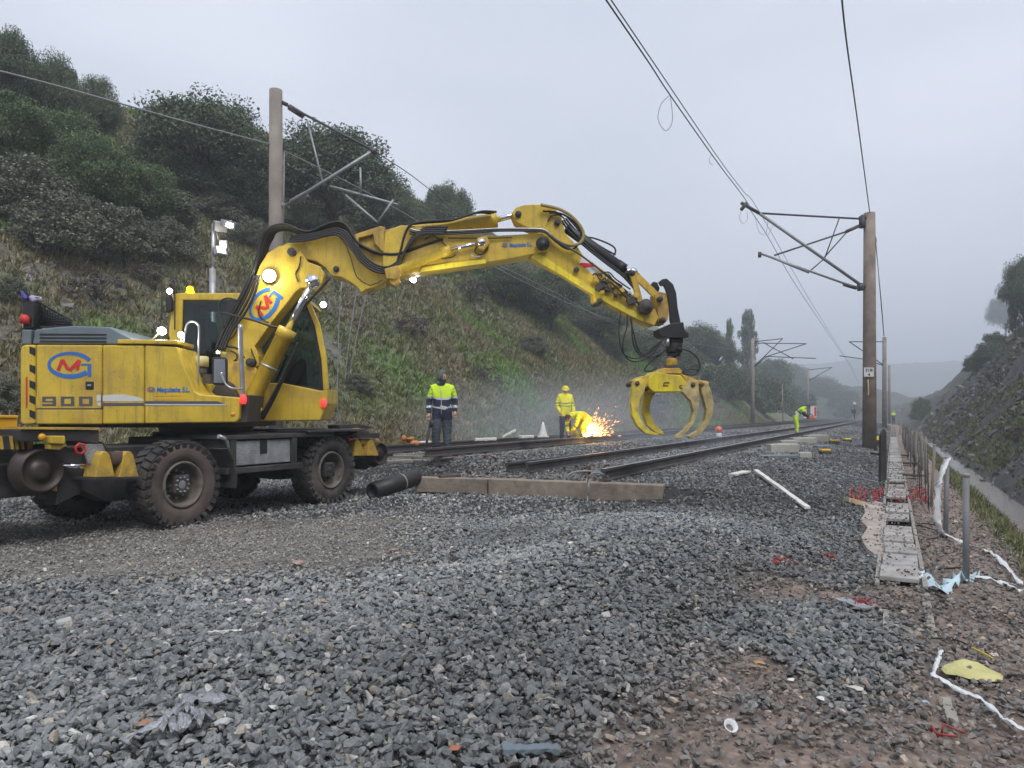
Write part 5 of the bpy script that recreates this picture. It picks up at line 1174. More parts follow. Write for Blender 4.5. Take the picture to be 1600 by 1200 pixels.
# wire tied round the long beam
q = MB(); p = lambda x, y, D=10.35: at(x, y, D)
q.tube(smooth_pts([p(945, 742, 10.6), p(930, 738, 10.55), p(921, 744, 10.55), p(918.5, 752, 10.62), p(918, 765, 10.60), p(918, 780, 10.58), p(916, 793, 10.5), p(914, 806, 10.3)], 4), 0.011, 6); q.tube(smooth_pts([p(918, 748, 10.7), p(920, 758, 10.58), p(919, 772, 10.58)], 4), 0.014, 6)
q.tube(smooth_pts([p(885, 744, 11.3), p(900, 737, 11.5), p(935, 737, 11.5), p(950, 745, 11)], 4), 0.012, 6)
r = thing('steel_cable', 'frayed grey cable looped around the long timber beam', 'cable', p(918, 790, 10.5)); q.build('strand', M['wirel'], r)
# black pipe
r = thing('plastic_pipe', 'black plastic pipe lying on the gravel between the front wheel and timber beam', 'pipe', at(570, 778, 11.3))
A = at(582, 768, 11.2); B = at(650, 746, 12.0); d = (B-A).normalized(); q = MB()
q.lathe(A, d, [(0, 0.10), (0, 0.135), ((B-A).length, 0.135), ((B-A).length, 0.10), (0, 0.10)], 28); q.build('tube', M['black'], r)
q = MB(); q.lathe(A+d*0.62, d, [(0, 0.136), (0, 0.139), (0.03, 0.139), (0.03, 0.136)], 28); q.build('band', M['sleeper'], r)
# rusty fastenings and scrap between the cut rails
n = 260; s_ = rng.uniform(10.4, 13.6, n); t_ = np.where(rng.random(n) < 0.6, rng.uniform(-7.6, -5.9, n), rng.uniform(-5.3, -4.0, n)); Pq = np.stack([t_*CT+s_*ST, s_*CT-t_*ST, G(t_, s_)+0.045], -1)
tag(scatter_mesh('rail_fastenings', SV_lo, Pq, rng.uniform(0.02, 0.07, n), M['rust'], 0.6), 'rusty rail clips and dark scrap strewn between the cut rails', 'scrap', kind='stuff')
# ================================================================ masts
def mast(name, label, px, top, D, r0, r1, m, group, zb=None, extra=None):
    X_ = (px-800)/F*D; zb = Gz(X_, D)-0.3 if zb is None else zb; zt = CH-(top-HY)/F*D
    r = thing(name, label, 'mast', (X_, D, zb+0.3), group); q = MB()
    q.tube([Vector((X_-0.0, D, zb)), Vector((X_, D, zb+(zt-zb)*.5)), Vector((X_, D, zt))], [r0, (r0+r1)/2, r1], 24, 0); q.build('pole', m, r); return r
def strut(mb, a, b_, D, w, D2=None, n=8): mb.tube([at(a[0], a[1], D), at(b_[0], b_[1], D2 or D)], w, n)
GM = 'overhead line masts'
mr = mast('overhead_mast', 'brown round mast carrying the small numbered plate and a long double bracket', 1358.5, 333, 26, 0.235, 0.19, M['wood'], GM)
def mstrut(parent, name, pts, w, m): q = MB(); [q.tube([at(*a), at(*b_)], w, 8) for a, b_ in pts]; return q.build(name, m, parent, split=name in ('drop_rod', 'bracket_end'))
D = 26
mstrut(mr, 'top_clamp', [((1345, 340, D), (1352, 342, D)), ((1347, 338, D), (1348, 356, D))], 0.12, M['wire'])
mstrut(mr, 'bottom_clamp', [((1343, 447, D), (1352, 448, D)), ((1344, 444, D), (1345, 454, D))], 0.12, M['wire'])
cb = mstrut(mr, 'upper_bracket_tube', [((1186, 333, 25.2), (1346, 446, D))], 0.055, M['wirel'])
mstrut(mr, 'bracket_stay', [((1186, 333, 25.2), (1346, 342, D))], 0.035, M['wire'])
mstrut(mr, 'registration_stay', [((1210, 399, 25.6), (1322, 362, D)),], 0.03, M['wire']); mstrut(mr, 'insulator', [((1322, 362, D), (1342, 353, D))], 0.06, M['insul']); mstrut(mr, 'insulator', [((1318, 444, D), (1338, 450, D))], 0.07, M['insul'])
mstrut(mr, 'registration_tube', [((1188, 396, 25.6), (1342, 451, D)), ((1205, 402, 25.6), (1264, 426, 25.8))], 0.04, M['wirel'])
mstrut(mr, 'drop_wires', [((1311, 342, D), (1288, 405, D)), ((1322, 364, D), (1288, 402, D)), ((1288, 404, D), (1265, 424, D))], 0.022, M['wire'])
mstrut(mr, 'bracket_end', [((1158, 317, 25.1), (1186, 333, 25.2)), ((1158, 328, 25.1), (1167, 317, 25.1)), ((1187, 394, 25.6), (1187, 402, 25.6))], 0.06, M['wire'])
mstrut(mr, 'earth_wire', [((1368, 372, D), (1381, 525, 28)), ((1367, 365, D), (1370, 378, D))], 0.012, M['wire'])
# number plate
q = MB(); c_ = at(1357.5, 581.5, 25.74); q.box(c_, (0.345, 0.02, 0.32)); pl_ = q.build('number_plate', M['white'], mr, bevel=0.004)
for tx, x_, y_, w_ in (('318', -0.125, 0.02, 0.25), ('4', -0.045, -0.135, 0.085)): text_mesh(tx, 0.145, M['black'], pl_, c_+Vector((x_, -0.0125, y_)), Vector((1, 0, 0)), ZU, width=w_, bold=0.003)
q = MB(); q.tube(smooth_pts([at(1356, 593, 25.74), at(1357, 605, 25.74), at(1357, 618, 25.74)], 3), 0.02, 6); q.build('paint_drip', M['cream'], mr)
mast('overhead_mast', 'second mast of the right row, seen just right of the numbered mast', 1382, 527, 71, 0.22, 0.18, M['woodg'], GM)
m3 = bpy.context.scene.objects[-1] if False else None
mast('overhead_mast', 'third and thinnest mast of the right row', 1389.5, 571, 110, 0.22, 0.18, M['woodg'], GM)
q = MB(); [q.tube([at(*a), at(*b_)], 0.05, 6) for a, b_ in (((1327, 534, 71), (1381, 534, 71)), ((1327, 534, 71), (1380, 570, 71)), ((1348, 560, 71), (1380, 571, 71)), ((1312, 556, 71), (1350, 561, 71)))]
r = thing('line_bracket', 'hazy bracket reaching left from the second right mast', 'bracket', at(1327, 534, 71)); q.build('bracket_tubes', M['wire'], r)
ml = mast('overhead_mast', 'tall wooden mast behind the excavator boom with one sloping bracket', 431, 141, 18, 0.185, 0.155, M['woodg'], GM)
D = 18
mstrut(ml, 'top_clamp', [((441, 160, D), (449, 164, D))], 0.05, M['wire']); mstrut(ml, 'insulator', [((452, 167, D), (474, 181, D))], 0.075, M['insul'])
mstrut(ml, 'bracket_stay', [((446, 163, D), (585, 236, 17.4))], 0.03, M['wire'])
mstrut(ml, 'bracket_tube', [((440, 325, D), (583, 236, 17.4))], 0.045, M['wirel']); mstrut(ml, 'insulator', [((455, 317, D), (480, 303, D))], 0.09, M['wirel']); mstrut(ml, 'bottom_clamp', [((436, 320, D), (452, 322, D))], 0.06, M['wirel'])
mstrut(ml, 'drop_rod', [((480, 188, D), (505, 288, 17.7)), ((563, 262, 17.4), (564, 302, 17.4))], 0.025, M['wirel'])
mstrut(ml, 'registration_tube', [((516, 291, 17.7), (622, 320, 17.2)), ((540, 305, 17.6), (590, 348, 17.3)), ((590, 348, 17.3), (615, 312, 17.2))], 0.03, M['wirel'])
mstrut(ml, 'bracket_end', [((580, 233, 17.4), (586, 239, 17.4))], 0.06, M['wire'])
mstrut(ml, 'earth_wire', [((444, 238, 17.75), (443, 380, 17.75))], 0.012, M['wirel'])
mh = mast('overhead_mast', 'hazy mast of the left row beside the tall eucalyptus', 1176, 530, 72, 0.2, 0.16, M['woodg'], GM)
mstrut(mh, 'bracket_tubes', [((1178, 534, 72), (1223, 529, 71)), ((1178, 573, 72), (1223, 529, 71)), ((1178, 536, 72), (1260, 537, 71)), ((1195, 558, 72), (1260, 537, 71)), ((1180, 572, 72), (1198, 557, 72)), ((1198, 557, 72), (1275, 560, 71)), ((1192, 535, 72), (1240, 561, 71))], 0.045, M['wire'])
mf = mast('overhead_mast', 'small distant mast of the left row above the bending worker', 1262, 575, 116, 0.2, 0.17, M['woodg'], GM)
mstrut(mf, 'bracket_tubes', [((1262, 578, 116), (1300, 574, 115)), ((1262, 596, 116), (1300, 574, 115))], 0.06, M['wire'])
for x, y, D, lb in ((1224, 598, 66, 'thin pale stake left of the bending worker'),):
    r = thing('stake', lb, 'stake', at(x, 656, D)); q = MB(); q.tube([Vector((at(x, 0, D).x, D, -0.2)), at(x-2, 600, D)], 0.045, 8); q.build('rod', M['woodg'], r)
# ================================================================ overhead wires
def wire(name, label, pts, r, m='wire', droppers=None, group='overhead wires'):
    t = thing(name, label, 'wire', at(*pts[len(pts)//2]), group); q = MB(); q.tube(smooth_pts([at(*p_) for p_ in pts], 5), r, 6); q.build('strand', M[m], t)
    if droppers: q = MB(); [q.tube(smooth_pts([at(*z) for z in d_], 4), r*0.45, 5) for d_ in droppers]; q.build('dropper', M[m], t, split=True)
    return t
wire('overhead_wire', 'thick wire sloping from the top centre to the long double bracket', [(930, -25, 9.5), (1014, 98, 12), (1048, 150, 14.2), (1122, 255, 18.5), (1160, 305, 25), (1176, 330, 26)], 0.013, 'wire',
     [[(1045, 150, 14.2), (1033, 163, 14.1), (1028, 185, 14), (1035, 200, 14), (1042, 204, 14), (1050, 192, 14), (1050, 170, 14.1), (1047, 150, 14.2)], [(1112, 240, 18), (1108, 252, 18), (1114, 258, 18)],
      [(1160, 326, 25), (1155, 340, 25), (1161, 349, 25), (1168, 342, 25), (1167, 330, 25)], [(1180, 340, 25.5), (1186, 362, 25.5), (1196, 366, 25.5), (1200, 345, 25.5)]])
wire('overhead_wire', 'thinner contact wire close beside the thick sloping wire', [(938, -25, 9.6), (1020, 96, 12), (1126, 252, 18.5), (1164, 302, 25), (1186, 330, 27), (1260, 460, 40), (1300, 525, 62), (1335, 580, 100)], 0.010, 'wire')
wire('overhead_wire', 'contact wire running away from the long bracket to the horizon', [(1168, 322, 25.4), (1200, 370, 27), (1240, 440, 34), (1290, 515, 55), (1330, 575, 95), (1342, 600, 125)], 0.012, 'wire', [[(1200, 368, 27), (1208, 352, 27)], [(1258, 468, 40), (1268, 464, 40)], [(1285, 510, 53), (1292, 512, 53)]])
wire('overhead_wire', 'single dark wire dropping from the top edge to the numbered mast top', [(1313, -30, 12), (1322, 60, 14), (1340, 190, 19), (1359, 333, 26)], 0.016, 'wire')
wire('overhead_wire', 'thin wire from the numbered mast top to the next mast behind it', [(1362, 336, 26), (1370, 400, 34), (1378, 480, 52), (1382, 530, 71)], 0.012, 'wire')
wire('overhead_wire', 'pale cable crossing the left sky in front of the crest pines', [(-20, 106, 12), (100, 137, 13.2), (300, 193, 15.6), (425, 226, 18)], 0.016, 'wirel')
wire('overhead_wire', 'pale cable descending right from the tall wooden mast behind the boom', [(444, 236, 18), (540, 283, 21), (640, 338, 25), (760, 410, 33), (880, 470, 44), (960, 502, 56)], 0.014, 'wirel')
wire('overhead_wire', 'thin wire descending from the tip of the left bracket', [(585, 236, 17.4), (640, 272, 20), (680, 302, 24), (770, 365, 31), (1000, 495, 60), (1177, 550, 72)], 0.012, 'wire')
wire('overhead_wire', 'faint cable over the hillside beneath the boom', [(750, 400, 30), (850, 448, 40), (1000, 520, 56), (1176, 551, 72)], 0.012, 'wirel')
for k, (x0, x1, y1) in enumerate(((534, 528, 640), (560, 538, 600), (576, 545, 590))):
    wire('guy_wire', ('leftmost', 'middle', 'rightmost')[k]+' of three slack pale wires hanging below the middle boom', [(x0, 440, 15), ((x0+x1)/2-2, 520, 15), (x1, y1, 15), (x1+8*(k == 0)+1, 672, 15.2)][:(4 if k == 0 else 3)], 0.010, 'wirel', group='slack guy wires')
# ================================================================ floodlight mast behind the cab
fl = thing('floodlight_mast', 'galvanised floodlight mast with lit heads standing behind the cab', 'floodlight mast', (at(333, 600, 15).x, 15, 0))
q = MB(); q.tube([Vector((at(331, 0, 15).x, 15, 0)), at(332, 420, 15)], 0.062, 12); q.tube([at(332, 425, 15), at(334, 350, 15)], 0.04, 10); q.build('pole', M['steel'], fl)
q = MB(); q.tube([at(334, 352, 15), at(342, 350, 15), at(362, 345, 15)], 0.02, 8); q.tube([at(336, 352, 15), at(341, 375, 15)], 0.015, 6); q.build('cross_arm', M['steel'], fl)
def flood(px, py, D, w, h, ax, m, parent, nm='lamp_head'):
    q = MB(); c_ = at(px, py, D); ax = Vector(ax).normalized(); x = ax.cross(ZU).normalized(); z = x.cross(ax); R = Matrix((x, ax, z)).transposed()
    q.box(c_, (w, 0.12, h), R); o = q.build(nm, M['steel'], parent, bevel=0.015); q = MB(); q.box(c_+ax*0.066, (w*0.5, 0.014, h*0.5), R); q.build('lens', M[m], o)
flood(344, 354, 15, 0.26, 0.2, (0.6, -0.7, -0.3), 'steel', fl); flood(356, 351, 15, 0.28, 0.16, (0.75, -0.5, -0.25), 'lamp', fl); flood(349, 382, 15, 0.16, 0.16, (0.2, -1, -0.1), 'lamp', fl); flood(344, 393, 15, 0.26, 0.17, (0.75, -0.4, 0.3), 'lampw', fl)
plight('flood_light', at(351, 382, 14.6), 10)
# ================================================================ trough, posts and litter on the right
GH = lambda t, s: float(G(t, s))
M['slab'] = mat('grey_trough_lid', (0.38, 0.365, 0.345), 0.85, var=0.25, dirt=(0.20, 0.165, 0.145), damt=0.95, scale=5, bump=0.25)
tr_ = 'lids of the cable trough'
tg = thing('cable_trough', 'concrete cable trough running away beside the fence posts', 'cable trough', TS(0.05, 8, 0.06))
b = MB(); s = 3.0; lid_k = 0
for t0, t1 in ((-0.125, -0.09), (0.20, 0.235)):
    q = MB(); n_ = 58
    for i in range(n_):
        s0 = 6.3+i*1.6
        q.box(TS((t0+t1)/2, s0+0.78, random.uniform(-0.005, 0.012)), (t1-t0, 1.56, 0.16), RT)
    q.build('side_wall', M['conc'], tg, bevel=0.006); tag(bpy.data.objects[q and tg.children[-1].name], kind='stuff') if False else None
for i in range(64):
    s0 = 6.35+i*0.62
    if i in (5, 9, 14): continue
    q = MB(); q.box(TS(0.055+random.uniform(-.012, .012), s0+0.3, 0.095+random.uniform(-.02, .006)), (0.27, random.uniform(0.5, 0.61), 0.035), Matrix.Rotation(random.uniform(-.035, .035), 3, 'Z')@Matrix.Rotation(random.uniform(-.02, .02), 3, 'X')@RT); q.build('lid', M['slab'], tg, bevel=0.006)
for i, (px, py, lb) in enumerate(((1420, 748, 'nearer dark rectangular slab lying across the trough beyond the red netting'), (1404, 715, 'further dark slab lying across the trough'), (1415, 728, 'middle dark slab lying across the trough'))):
    p_ = hit(px, py); beam_thing('loose_slab', lb, 'slab', p_+Vector((-0.25, 0, 0.09)), p_+Vector((0.28, 0.0, 0.07)), 0.24, 0.05, M['frame'], 'loose dark slabs across the trough')
def post(name, label, px, base, top, r, m, tilt=0.0, group='grey posts beside the stream'):
    a = hit(px, base); D = a.y; q = MB(); tp = Vector((a.x+tilt, D, CH-(top-HY)/F*D))
    t = thing(name, label, 'post', a, group); q.tube([a-Vector((0, 0, 0.15)), tp], r, 16); q.build('post_tube', m, t); q = MB(); q.tube([tp-Vector((0, 0, 0.02)), tp+Vector((0, 0, 0.006))], r*1.12, 16); q.build('cap', M['conc'], t); return t
M['greypost'] = mat('grey_plastic_post', (0.20, 0.20, 0.215), 0.6, var=0.15, dirt=(0.13, 0.11, 0.09), damt=0.5)
post('marker_post', 'nearest grey round post standing among the crumpled white tape', 1509.5, 910, 741, 0.024, M['greypost'])
post('marker_post', 'grey post wrapped in white plastic strip', 1477, 838, 714, 0.026, M['greypost'], 0.02)
post('marker_post', 'thin leaning pale stake beyond the wrapped post', 1454, 792, 695, 0.020, M['woodg'], 0.06)
for k, (x, y0, y1) in enumerate(((1447, 755, 683), (1437, 745, 690), (1431, 728, 680), (1441, 735, 678), (1426, 715, 672), (1421, 706, 668), (1433, 708, 672), (1415, 696, 663), (1410, 686, 660), (1406, 680, 658))):
    post('fence_post', ('weathered fence post number %d counted from the leaning stake into the haze' % (k+1)).replace('number %d' % (k+1), ['first', 'second', 'third', 'fourth', 'fifth', 'sixth', 'seventh', 'eighth', 'ninth', 'last'][k]), x, y0, y1, 0.03, M['woodg'], random.uniform(-.04, .04), 'weathered fence posts right of the trough')
r = thing('wire_fence', 'dark sagging wire mesh fence strung along the right of the trough', 'fence', TS(0.45, 12, 0)); q = MB()
for k in range(6): q.tube([TS(0.42+0.03*math.sin(s_*1.7), s_, GH(0.42, s_)+0.08+k*0.15+0.03*math.sin(s_*0.9+k)) for s_ in np.arange(11.5, 40, 1.0)], 0.006, 4)
for s_ in np.arange(11.5, 40, 0.55): q.tube([TS(0.42+0.03*math.sin(s_*1.7), s_, GH(0.42, s_)+0.02), TS(0.42+0.03*math.sin(s_*1.7)+random.uniform(-.03, .03), s_+random.uniform(-.05, .05), GH(0.42, s_)+0.92)], 0.005, 4)
q.build('mesh', M['wire'], r)
r = thing('dark_post', 'short thick black timber post standing at the left edge of the trough', 'post', hit(1381, 755)); a = hit(1381, 757); q = MB()
R_ = RT; h_ = (757-670)/F*a.y; q.prism(([Vector((a.x-0.06, a.y, a.z-0.1)), Vector((a.x+0.06, a.y, a.z-0.1)), Vector((a.x+0.055, a.y, a.z+h_*0.93)), Vector((a.x+0.02, a.y, a.z+h_)), Vector((a.x-0.05, a.y, a.z+h_*0.88))], [Vector((v_[0], a.y+0.1, v_[1])) for v_ in ((a.x-0.06, a.z-0.1), (a.x+0.06, a.z-0.1), (a.x+0.055, a.z+h_*0.93), (a.x+0.02, a.z+h_), (a.x-0.05, a.z+h_*0.88))])); q.build('timber', M['frame'], r, bevel=0.008)
r = thing('concrete_pad', 'dusty flat concrete patch between the ballast and the trough below the red netting', 'concrete pad', TS(-0.3, 7.3, 0.04)); q = MB()
oc = [(1347, 792), (1366, 789), (1383, 794), (1385, 820), (1384, 850), (1383, 878), (1366, 877), (1352, 868), (1346, 852), (1356, 838), (1344, 824), (1352, 808)]
oc = [hit(*p_) for p_ in oc]; zt = 0.075; q.prism(([Vector((p_.x, p_.y, zt+random.uniform(-.006, .01))) for p_ in oc], [Vector((p_.x, p_.y, -0.08)) for p_ in oc]))
M['dust'] = mat('dusty_pinkish_concrete', (0.42, 0.36, 0.32), 0.95, var=0.25, dirt=(0.22, 0.18, 0.16), damt=0.9, scale=7, bump=0.5); q.build('surface', M['dust'], r)
n = 1500; s_ = rng.uniform(5.0, 22, n); t_ = np.where(rng.random(n) < 0.5, rng.uniform(-0.15, 0.3, n), rng.normal(-0.35, 0.2, n)); Pq = np.stack([t_*CT+s_*ST, s_*CT-t_*ST, np.where(t_ > -0.12, 0.122, 0.09)], -1); k = (s_ > 6.4) | (t_ < -5)
tag(scatter_mesh('loose_stones', SV_hi, Pq[k], rng.uniform(0.005, 0.022, n)[k], bm_, 0.5, stone_cols(Pq[k])), 'loose stones scattered over the trough lids and pad', 'stones', kind='stuff')
# ribbons of tape
M['tape'] = mat('white_plastic_tape', (0.72, 0.74, 0.76), 0.4, var=0.08); M['tapeb'] = mat('pale_blue_plastic', (0.52, 0.68, 0.74), 0.4, var=0.12)
def tape(label, pts, w, m, group=None, lift=0.03, seed=1, name='plastic_tape', cat='tape', tw=0.6):
    rr = random.Random(seed); P_ = []
    for p_ in pts:
        if len(p_) == 2: v = hit(*p_)+Vector((0, 0, lift+rr.uniform(0, 0.015)))
        else: v = at(*p_)
        P_.append(v)
    S_ = smooth_pts(P_, 5); vs = []; fs = []; n = len(S_)
    for i, c_ in enumerate(S_):
        d = (S_[min(i+1, n-1)]-S_[max(i-1, 0)]).normalized(); x = d.cross(ZU)
        if x.length < 0.2: x = Vector((1, 0, 0))
        x.normalize(); a_ = rr.uniform(-tw, tw); x = x*math.cos(a_)+ZU*math.sin(a_); ww = w*rr.uniform(0.6, 1.15)/2; nn = x.cross(d).normalized()
        vs += [c_-x*ww, c_+nn*rr.uniform(-.012, .012), c_+x*ww]
    for i in range(n-1):
        for k in range(2): a_ = i*3+k; fs.append((a_, a_+1, a_+4, a_+3))
    t = thing(name, label, cat, P_[0], group); q = MB(); q.add(vs, fs, 0, True); o = q.build('strip', M[m], t); sm_ = o.modifiers.new('thick', 'SOLIDIFY'); sm_.thickness = 0.003
    return t
GTp = 'strips of white tape on the ground'
dp = hit(1477, 838).y
tape('white plastic strip hanging down the wrapped grey post', [(1481, 716, dp-0.03), (1473, 735, dp-0.06), (1467, 760, dp-0.08), (1465, 800, dp-0.07), (1468, 825, dp-0.06), (1474, 836, dp-0.05)], 0.085, 'tape', GTp, seed=3)
tape('twisted white tape from the wrapped post toward the far right edge', [(1474, 838), (1505, 853), (1545, 868), (1560, 880), (1580, 900), (1596, 922)], 0.045, 'tape', GTp, seed=5)
tape('white tape lying right of the nearest grey post', [(1515, 908), (1545, 912), (1570, 920), (1597, 930)], 0.05, 'tape', GTp, seed=6)
tape('crumpled pale blue plastic heap at the foot of the nearest grey post', [(1424, 895), (1440, 905), (1455, 922), (1475, 925), (1492, 912), (1508, 910), (1522, 906)], 0.12, 'tapeb', GTp, seed=7, tw=1.2)
tape('white crumpled plastic bunch left of the pale blue plastic', [(1424, 905), (1430, 896), (1436, 902), (1432, 910), (1440, 908)], 0.10, 'tape', GTp, seed=8, tw=1.3)
tape('twisted white tape in the lower right corner', [(1455, 1065), (1475, 1075), (1500, 1090), (1530, 1105), (1555, 1122), (1575, 1140), (1602, 1158)], 0.030, 'tape', GTp, seed=9)
tape('short white tape end standing above the yellow foam', [(1470, 1026), (1466, 1040), (1461, 1055), (1457, 1066)], 0.035, 'tape', GTp, seed=10, tw=1)
tape('grey cloth strip at the bottom left of the gravel', [(190, 1198), (225, 1180), (262, 1160), (278, 1140), (300, 1128), (330, 1126), (352, 1128)], 0.055, 'plate', seed=11, name='cloth_strip', cat='cloth', lift=0.085)
tape('crumpled grey cloth beside the strip at the bottom left', [(250, 1175), (275, 1172), (300, 1165), (318, 1160), (310, 1148), (290, 1145)], 0.07, 'plate', seed=12, name='cloth_strip', cat='cloth', lift=0.09, tw=1)
tape('faded pink plastic sheet edge lying on the trough', [(1355, 870), (1370, 878), (1390, 885), (1412, 893)], 0.08, 'tape', seed=13, name='plastic_sheet', cat='plastic sheet')
# black cables
def cable(label, pts, r=0.008, m='black', name='cable', cat='cable', group='black cables on the right', lift=0.03):
    P_ = [hit(*p_)+Vector((0, 0, lift)) for p_ in pts]; t = thing(name, label, cat, P_[0], group); q = MB(); q.tube(smooth_pts(P_, 5), r, 6); q.build('strand', M[m], t)
cable('black cable curving over the trough lids toward the wrapped post', [(1378, 868), (1385, 870), (1400, 862), (1430, 850), (1455, 846), (1470, 842), (1460, 832), (1430, 824), (1395, 819), (1370, 820)])
cable('second black cable looping left of the wrapped post', [(1362, 828), (1385, 812), (1394, 798), (1400, 818), (1420, 820), (1460, 824), (1472, 838)])
cable('long black cable across the lower trough end', [(1340, 884), (1380, 893), (1420, 898), (1455, 896), (1500, 892)], 0.009)
cable('black cable running down to the right over bare soil', [(1350, 886), (1400, 910), (1440, 925), (1485, 946)], 0.009)
cable('thin black cable near the yellow string', [(1455, 1005), (1485, 1006), (1505, 1012), (1518, 1020)], 0.005)
cable('yellow string on the soil in the lower right', [(1518, 1020), (1535, 1028), (1552, 1038)], 0.005, 'bright', 'string', 'string', None)
cable('pale thin cable along the ballast left of the dark post', [(1262, 722), (1290, 735), (1325, 745), (1360, 753), (1378, 757)], 0.012, 'wirel', group=None)
# red netting
r = thing('safety_netting', 'crumpled red netting lying across the trough', 'netting', hit(1390, 778)); q = MB(); rr = random.Random(8)
for k in range(150):
    x, y = rr.uniform(1328, 1448), rr.uniform(769, 789); x2, y2 = x+rr.uniform(-14, 14), y+rr.uniform(-4, 4)
    a, c_ = hit(x, y), hit(min(1450, max(1326, x2)), y2); q.tube([a+ZU*rr.uniform(0.0, 0.06), (a+c_)/2+ZU*rr.uniform(0.03, 0.13), c_+ZU*rr.uniform(0.0, 0.06)], 0.007, 4)
M['net'] = mat('red_netting', (0.40, 0.06, 0.055), 0.6); q.build('mesh', M['net'], r)
for k, (x, y, lb) in enumerate(((1221, 886, 'left small tangle of red netting on the ballast'), (1294, 878, 'right small tangle of red netting on the ballast'), (1352, 953, 'red netting scrap beside the bent grey sheet'), (1465, 1161, 'tiny red scrap in the lower right soil'))):
    r = thing('netting_scrap', lb, 'netting', hit(x, y), 'red scraps on the ballast'); q = MB()
    for j in range(10 if k < 3 else 3):
        a = hit(x+rr.uniform(-9, 9), y+rr.uniform(-4, 4)); q.tube([a+ZU*0.03, a+Vector((rr.uniform(-.05, .05), rr.uniform(-.03, .03), rr.uniform(.04, .09))), a+Vector((rr.uniform(-.09, .09), rr.uniform(-.05, .05), 0.04))], 0.005, 4)
    q.build('strands', M['net'], r)
# planks and slabs
def plank(label, a, b_, w, h, m, group=None, name='plank', cat='plank', z=0.03):
    A, B = hit(*a)+ZU*z, hit(*b_)+ZU*z; return beam_thing(name, label, cat, A, B, w, h, m, group, 0.004)
plank('long white painted plank lying on the ballast right of the tracks', (1181, 744), (1262, 806), 0.075, 0.04, M['plank'], z=0.10)
plank('short pale board piece left of the long white plank', (1146, 747), (1166, 742), 0.16, 0.03, M['plank'], z=0.06)
plank('pale yellow wooden block beside the red netting', (1322, 786), (1352, 794), 0.11, 0.07, mat('pale_wood', (0.50, 0.43, 0.28), 0.8), z=0.05)
plank('bent grey sheet scrap on the ballast', (1312, 946), (1358, 963), 0.09, 0.012, M['plate'], name='metal_scrap', cat='scrap', z=0.05)
plank('bluish flat bar lying at the bottom edge of the gravel', (784, 1190), (872, 1190), 0.05, 0.02, M['grey'], name='flat_bar', cat='metal bar', z=0.05)
plank('thin pale stick on the gravel at left', (325, 1002), (378, 999), 0.02, 0.012, M['plank'], name='stick', cat='stick', z=0.05)
plank('short weathered wood strip low on the right ballast', (1166, 1054), (1198, 1060), 0.03, 0.015, M['sleeper'], name='stick', cat='stick', z=0.05)
plank('narrow concrete strip sunk in the soil at lower right, nearer one', (1476, 1100), (1490, 1138), 0.045, 0.03, M['conc'], name='concrete_strip', cat='concrete strip', z=0.02)
plank('narrow concrete strip sunk in the soil above the yellow foam', (1440, 905), (1458, 1000), 0.05, 0.03, M['conc'], name='concrete_strip', cat='concrete strip', z=0.01)
plank('thin left edging strip of the buried trough', (1384, 960), (1386, 1020), 0.035, 0.03, M['conc'], name='concrete_strip', cat='concrete strip', z=0.02)
plank('pale flat slab on the ground right of the numbered mast foot', (1352, 707), (1372, 709), 0.5, 0.05, M['conc'], name='slab', cat='slab', z=0.03)
# stones that stand out
def rock(label, px, py, size, col, name='stone', cat='stone', flat=0.6, group='single odd stones on the gravel'):
    p_ = hit(px, py); v, f = SV_hi[random.randrange(len(SV_hi))]; t = thing(name, label, cat, p_, group); q = MB()
    az = random.uniform(0, 6.28); R = Matrix.Rotation(az, 3, 'Z'); q.add([p_+ZU*(size*flat*0.5+0.03)+R@Vector((x*size, y*size, z*size*flat)) for x, y, z in v.tolist()], [tuple(k) for k in f.tolist()]); q.build('rock', mat(name+'_tone', col, 0.85, var=0.2, bump=0.3), t)
rock('large pale angular stone at the left of the gravel', 102, 985, 0.085, (0.42, 0.42, 0.40)); rock('pinkish stone on the worn strip left of centre', 466, 888, 0.075, (0.42, 0.30, 0.25))
rock('tan stone left of the gravel centre', 388, 946, 0.04, (0.46, 0.36, 0.26)); rock('orange brown stone near the bottom left cloth', 225, 1146, 0.045, (0.36, 0.20, 0.13)); rock('reddish brick fragment at the bottom edge', 711, 1186, 0.035, (0.38, 0.15, 0.10), 'brick_fragment', 'brick')
rock('white stone low on the right ballast', 1336, 1090, 0.05, (0.60, 0.58, 0.53)); rock('pale blue fragment in the lower right', 1446, 1110, 0.032, (0.45, 0.52, 0.62)); rock('light stone by the bottom left cloth', 350, 1145, 0.05, (0.48, 0.49, 0.48))
rock('small white chip on the gravel centre', 624, 907, 0.035, (0.72, 0.74, 0.76)); rock('small white chip left of the gravel centre', 537, 1050, 0.03, (0.65, 0.67, 0.72)); rock('orange tinted stone on the right ballast', 1188, 1047, 0.035, (0.48, 0.27, 0.12)); rock('white fragment beside the grey cup', 1236, 1073, 0.025, (0.72, 0.72, 0.72))
rock('pinkish tan stone top left of the gravel', 615, 866, 0.055, (0.42, 0.28, 0.2)); rock('cream stone under the timber beam', 676, 768, 0.06, (0.50, 0.47, 0.40)); rock('white pebble low on the right', 1282, 1104, 0.028, (0.7, 0.7, 0.7))
r = thing('crushed_cup', 'crushed white plastic cup near the bottom right of the gravel', 'cup', hit(1142, 1153)); c_ = hit(1142, 1153)+ZU*0.05; q = MB(); q.lathe(c_, Vector((0.15, -0.6, 0.7)), [(-0.02, 0.018), (0.0, 0.028), (0.003, 0.031), (0.003, 0.025), (-0.018, 0.016)], 16); q.build('shell', M['tape'], r)
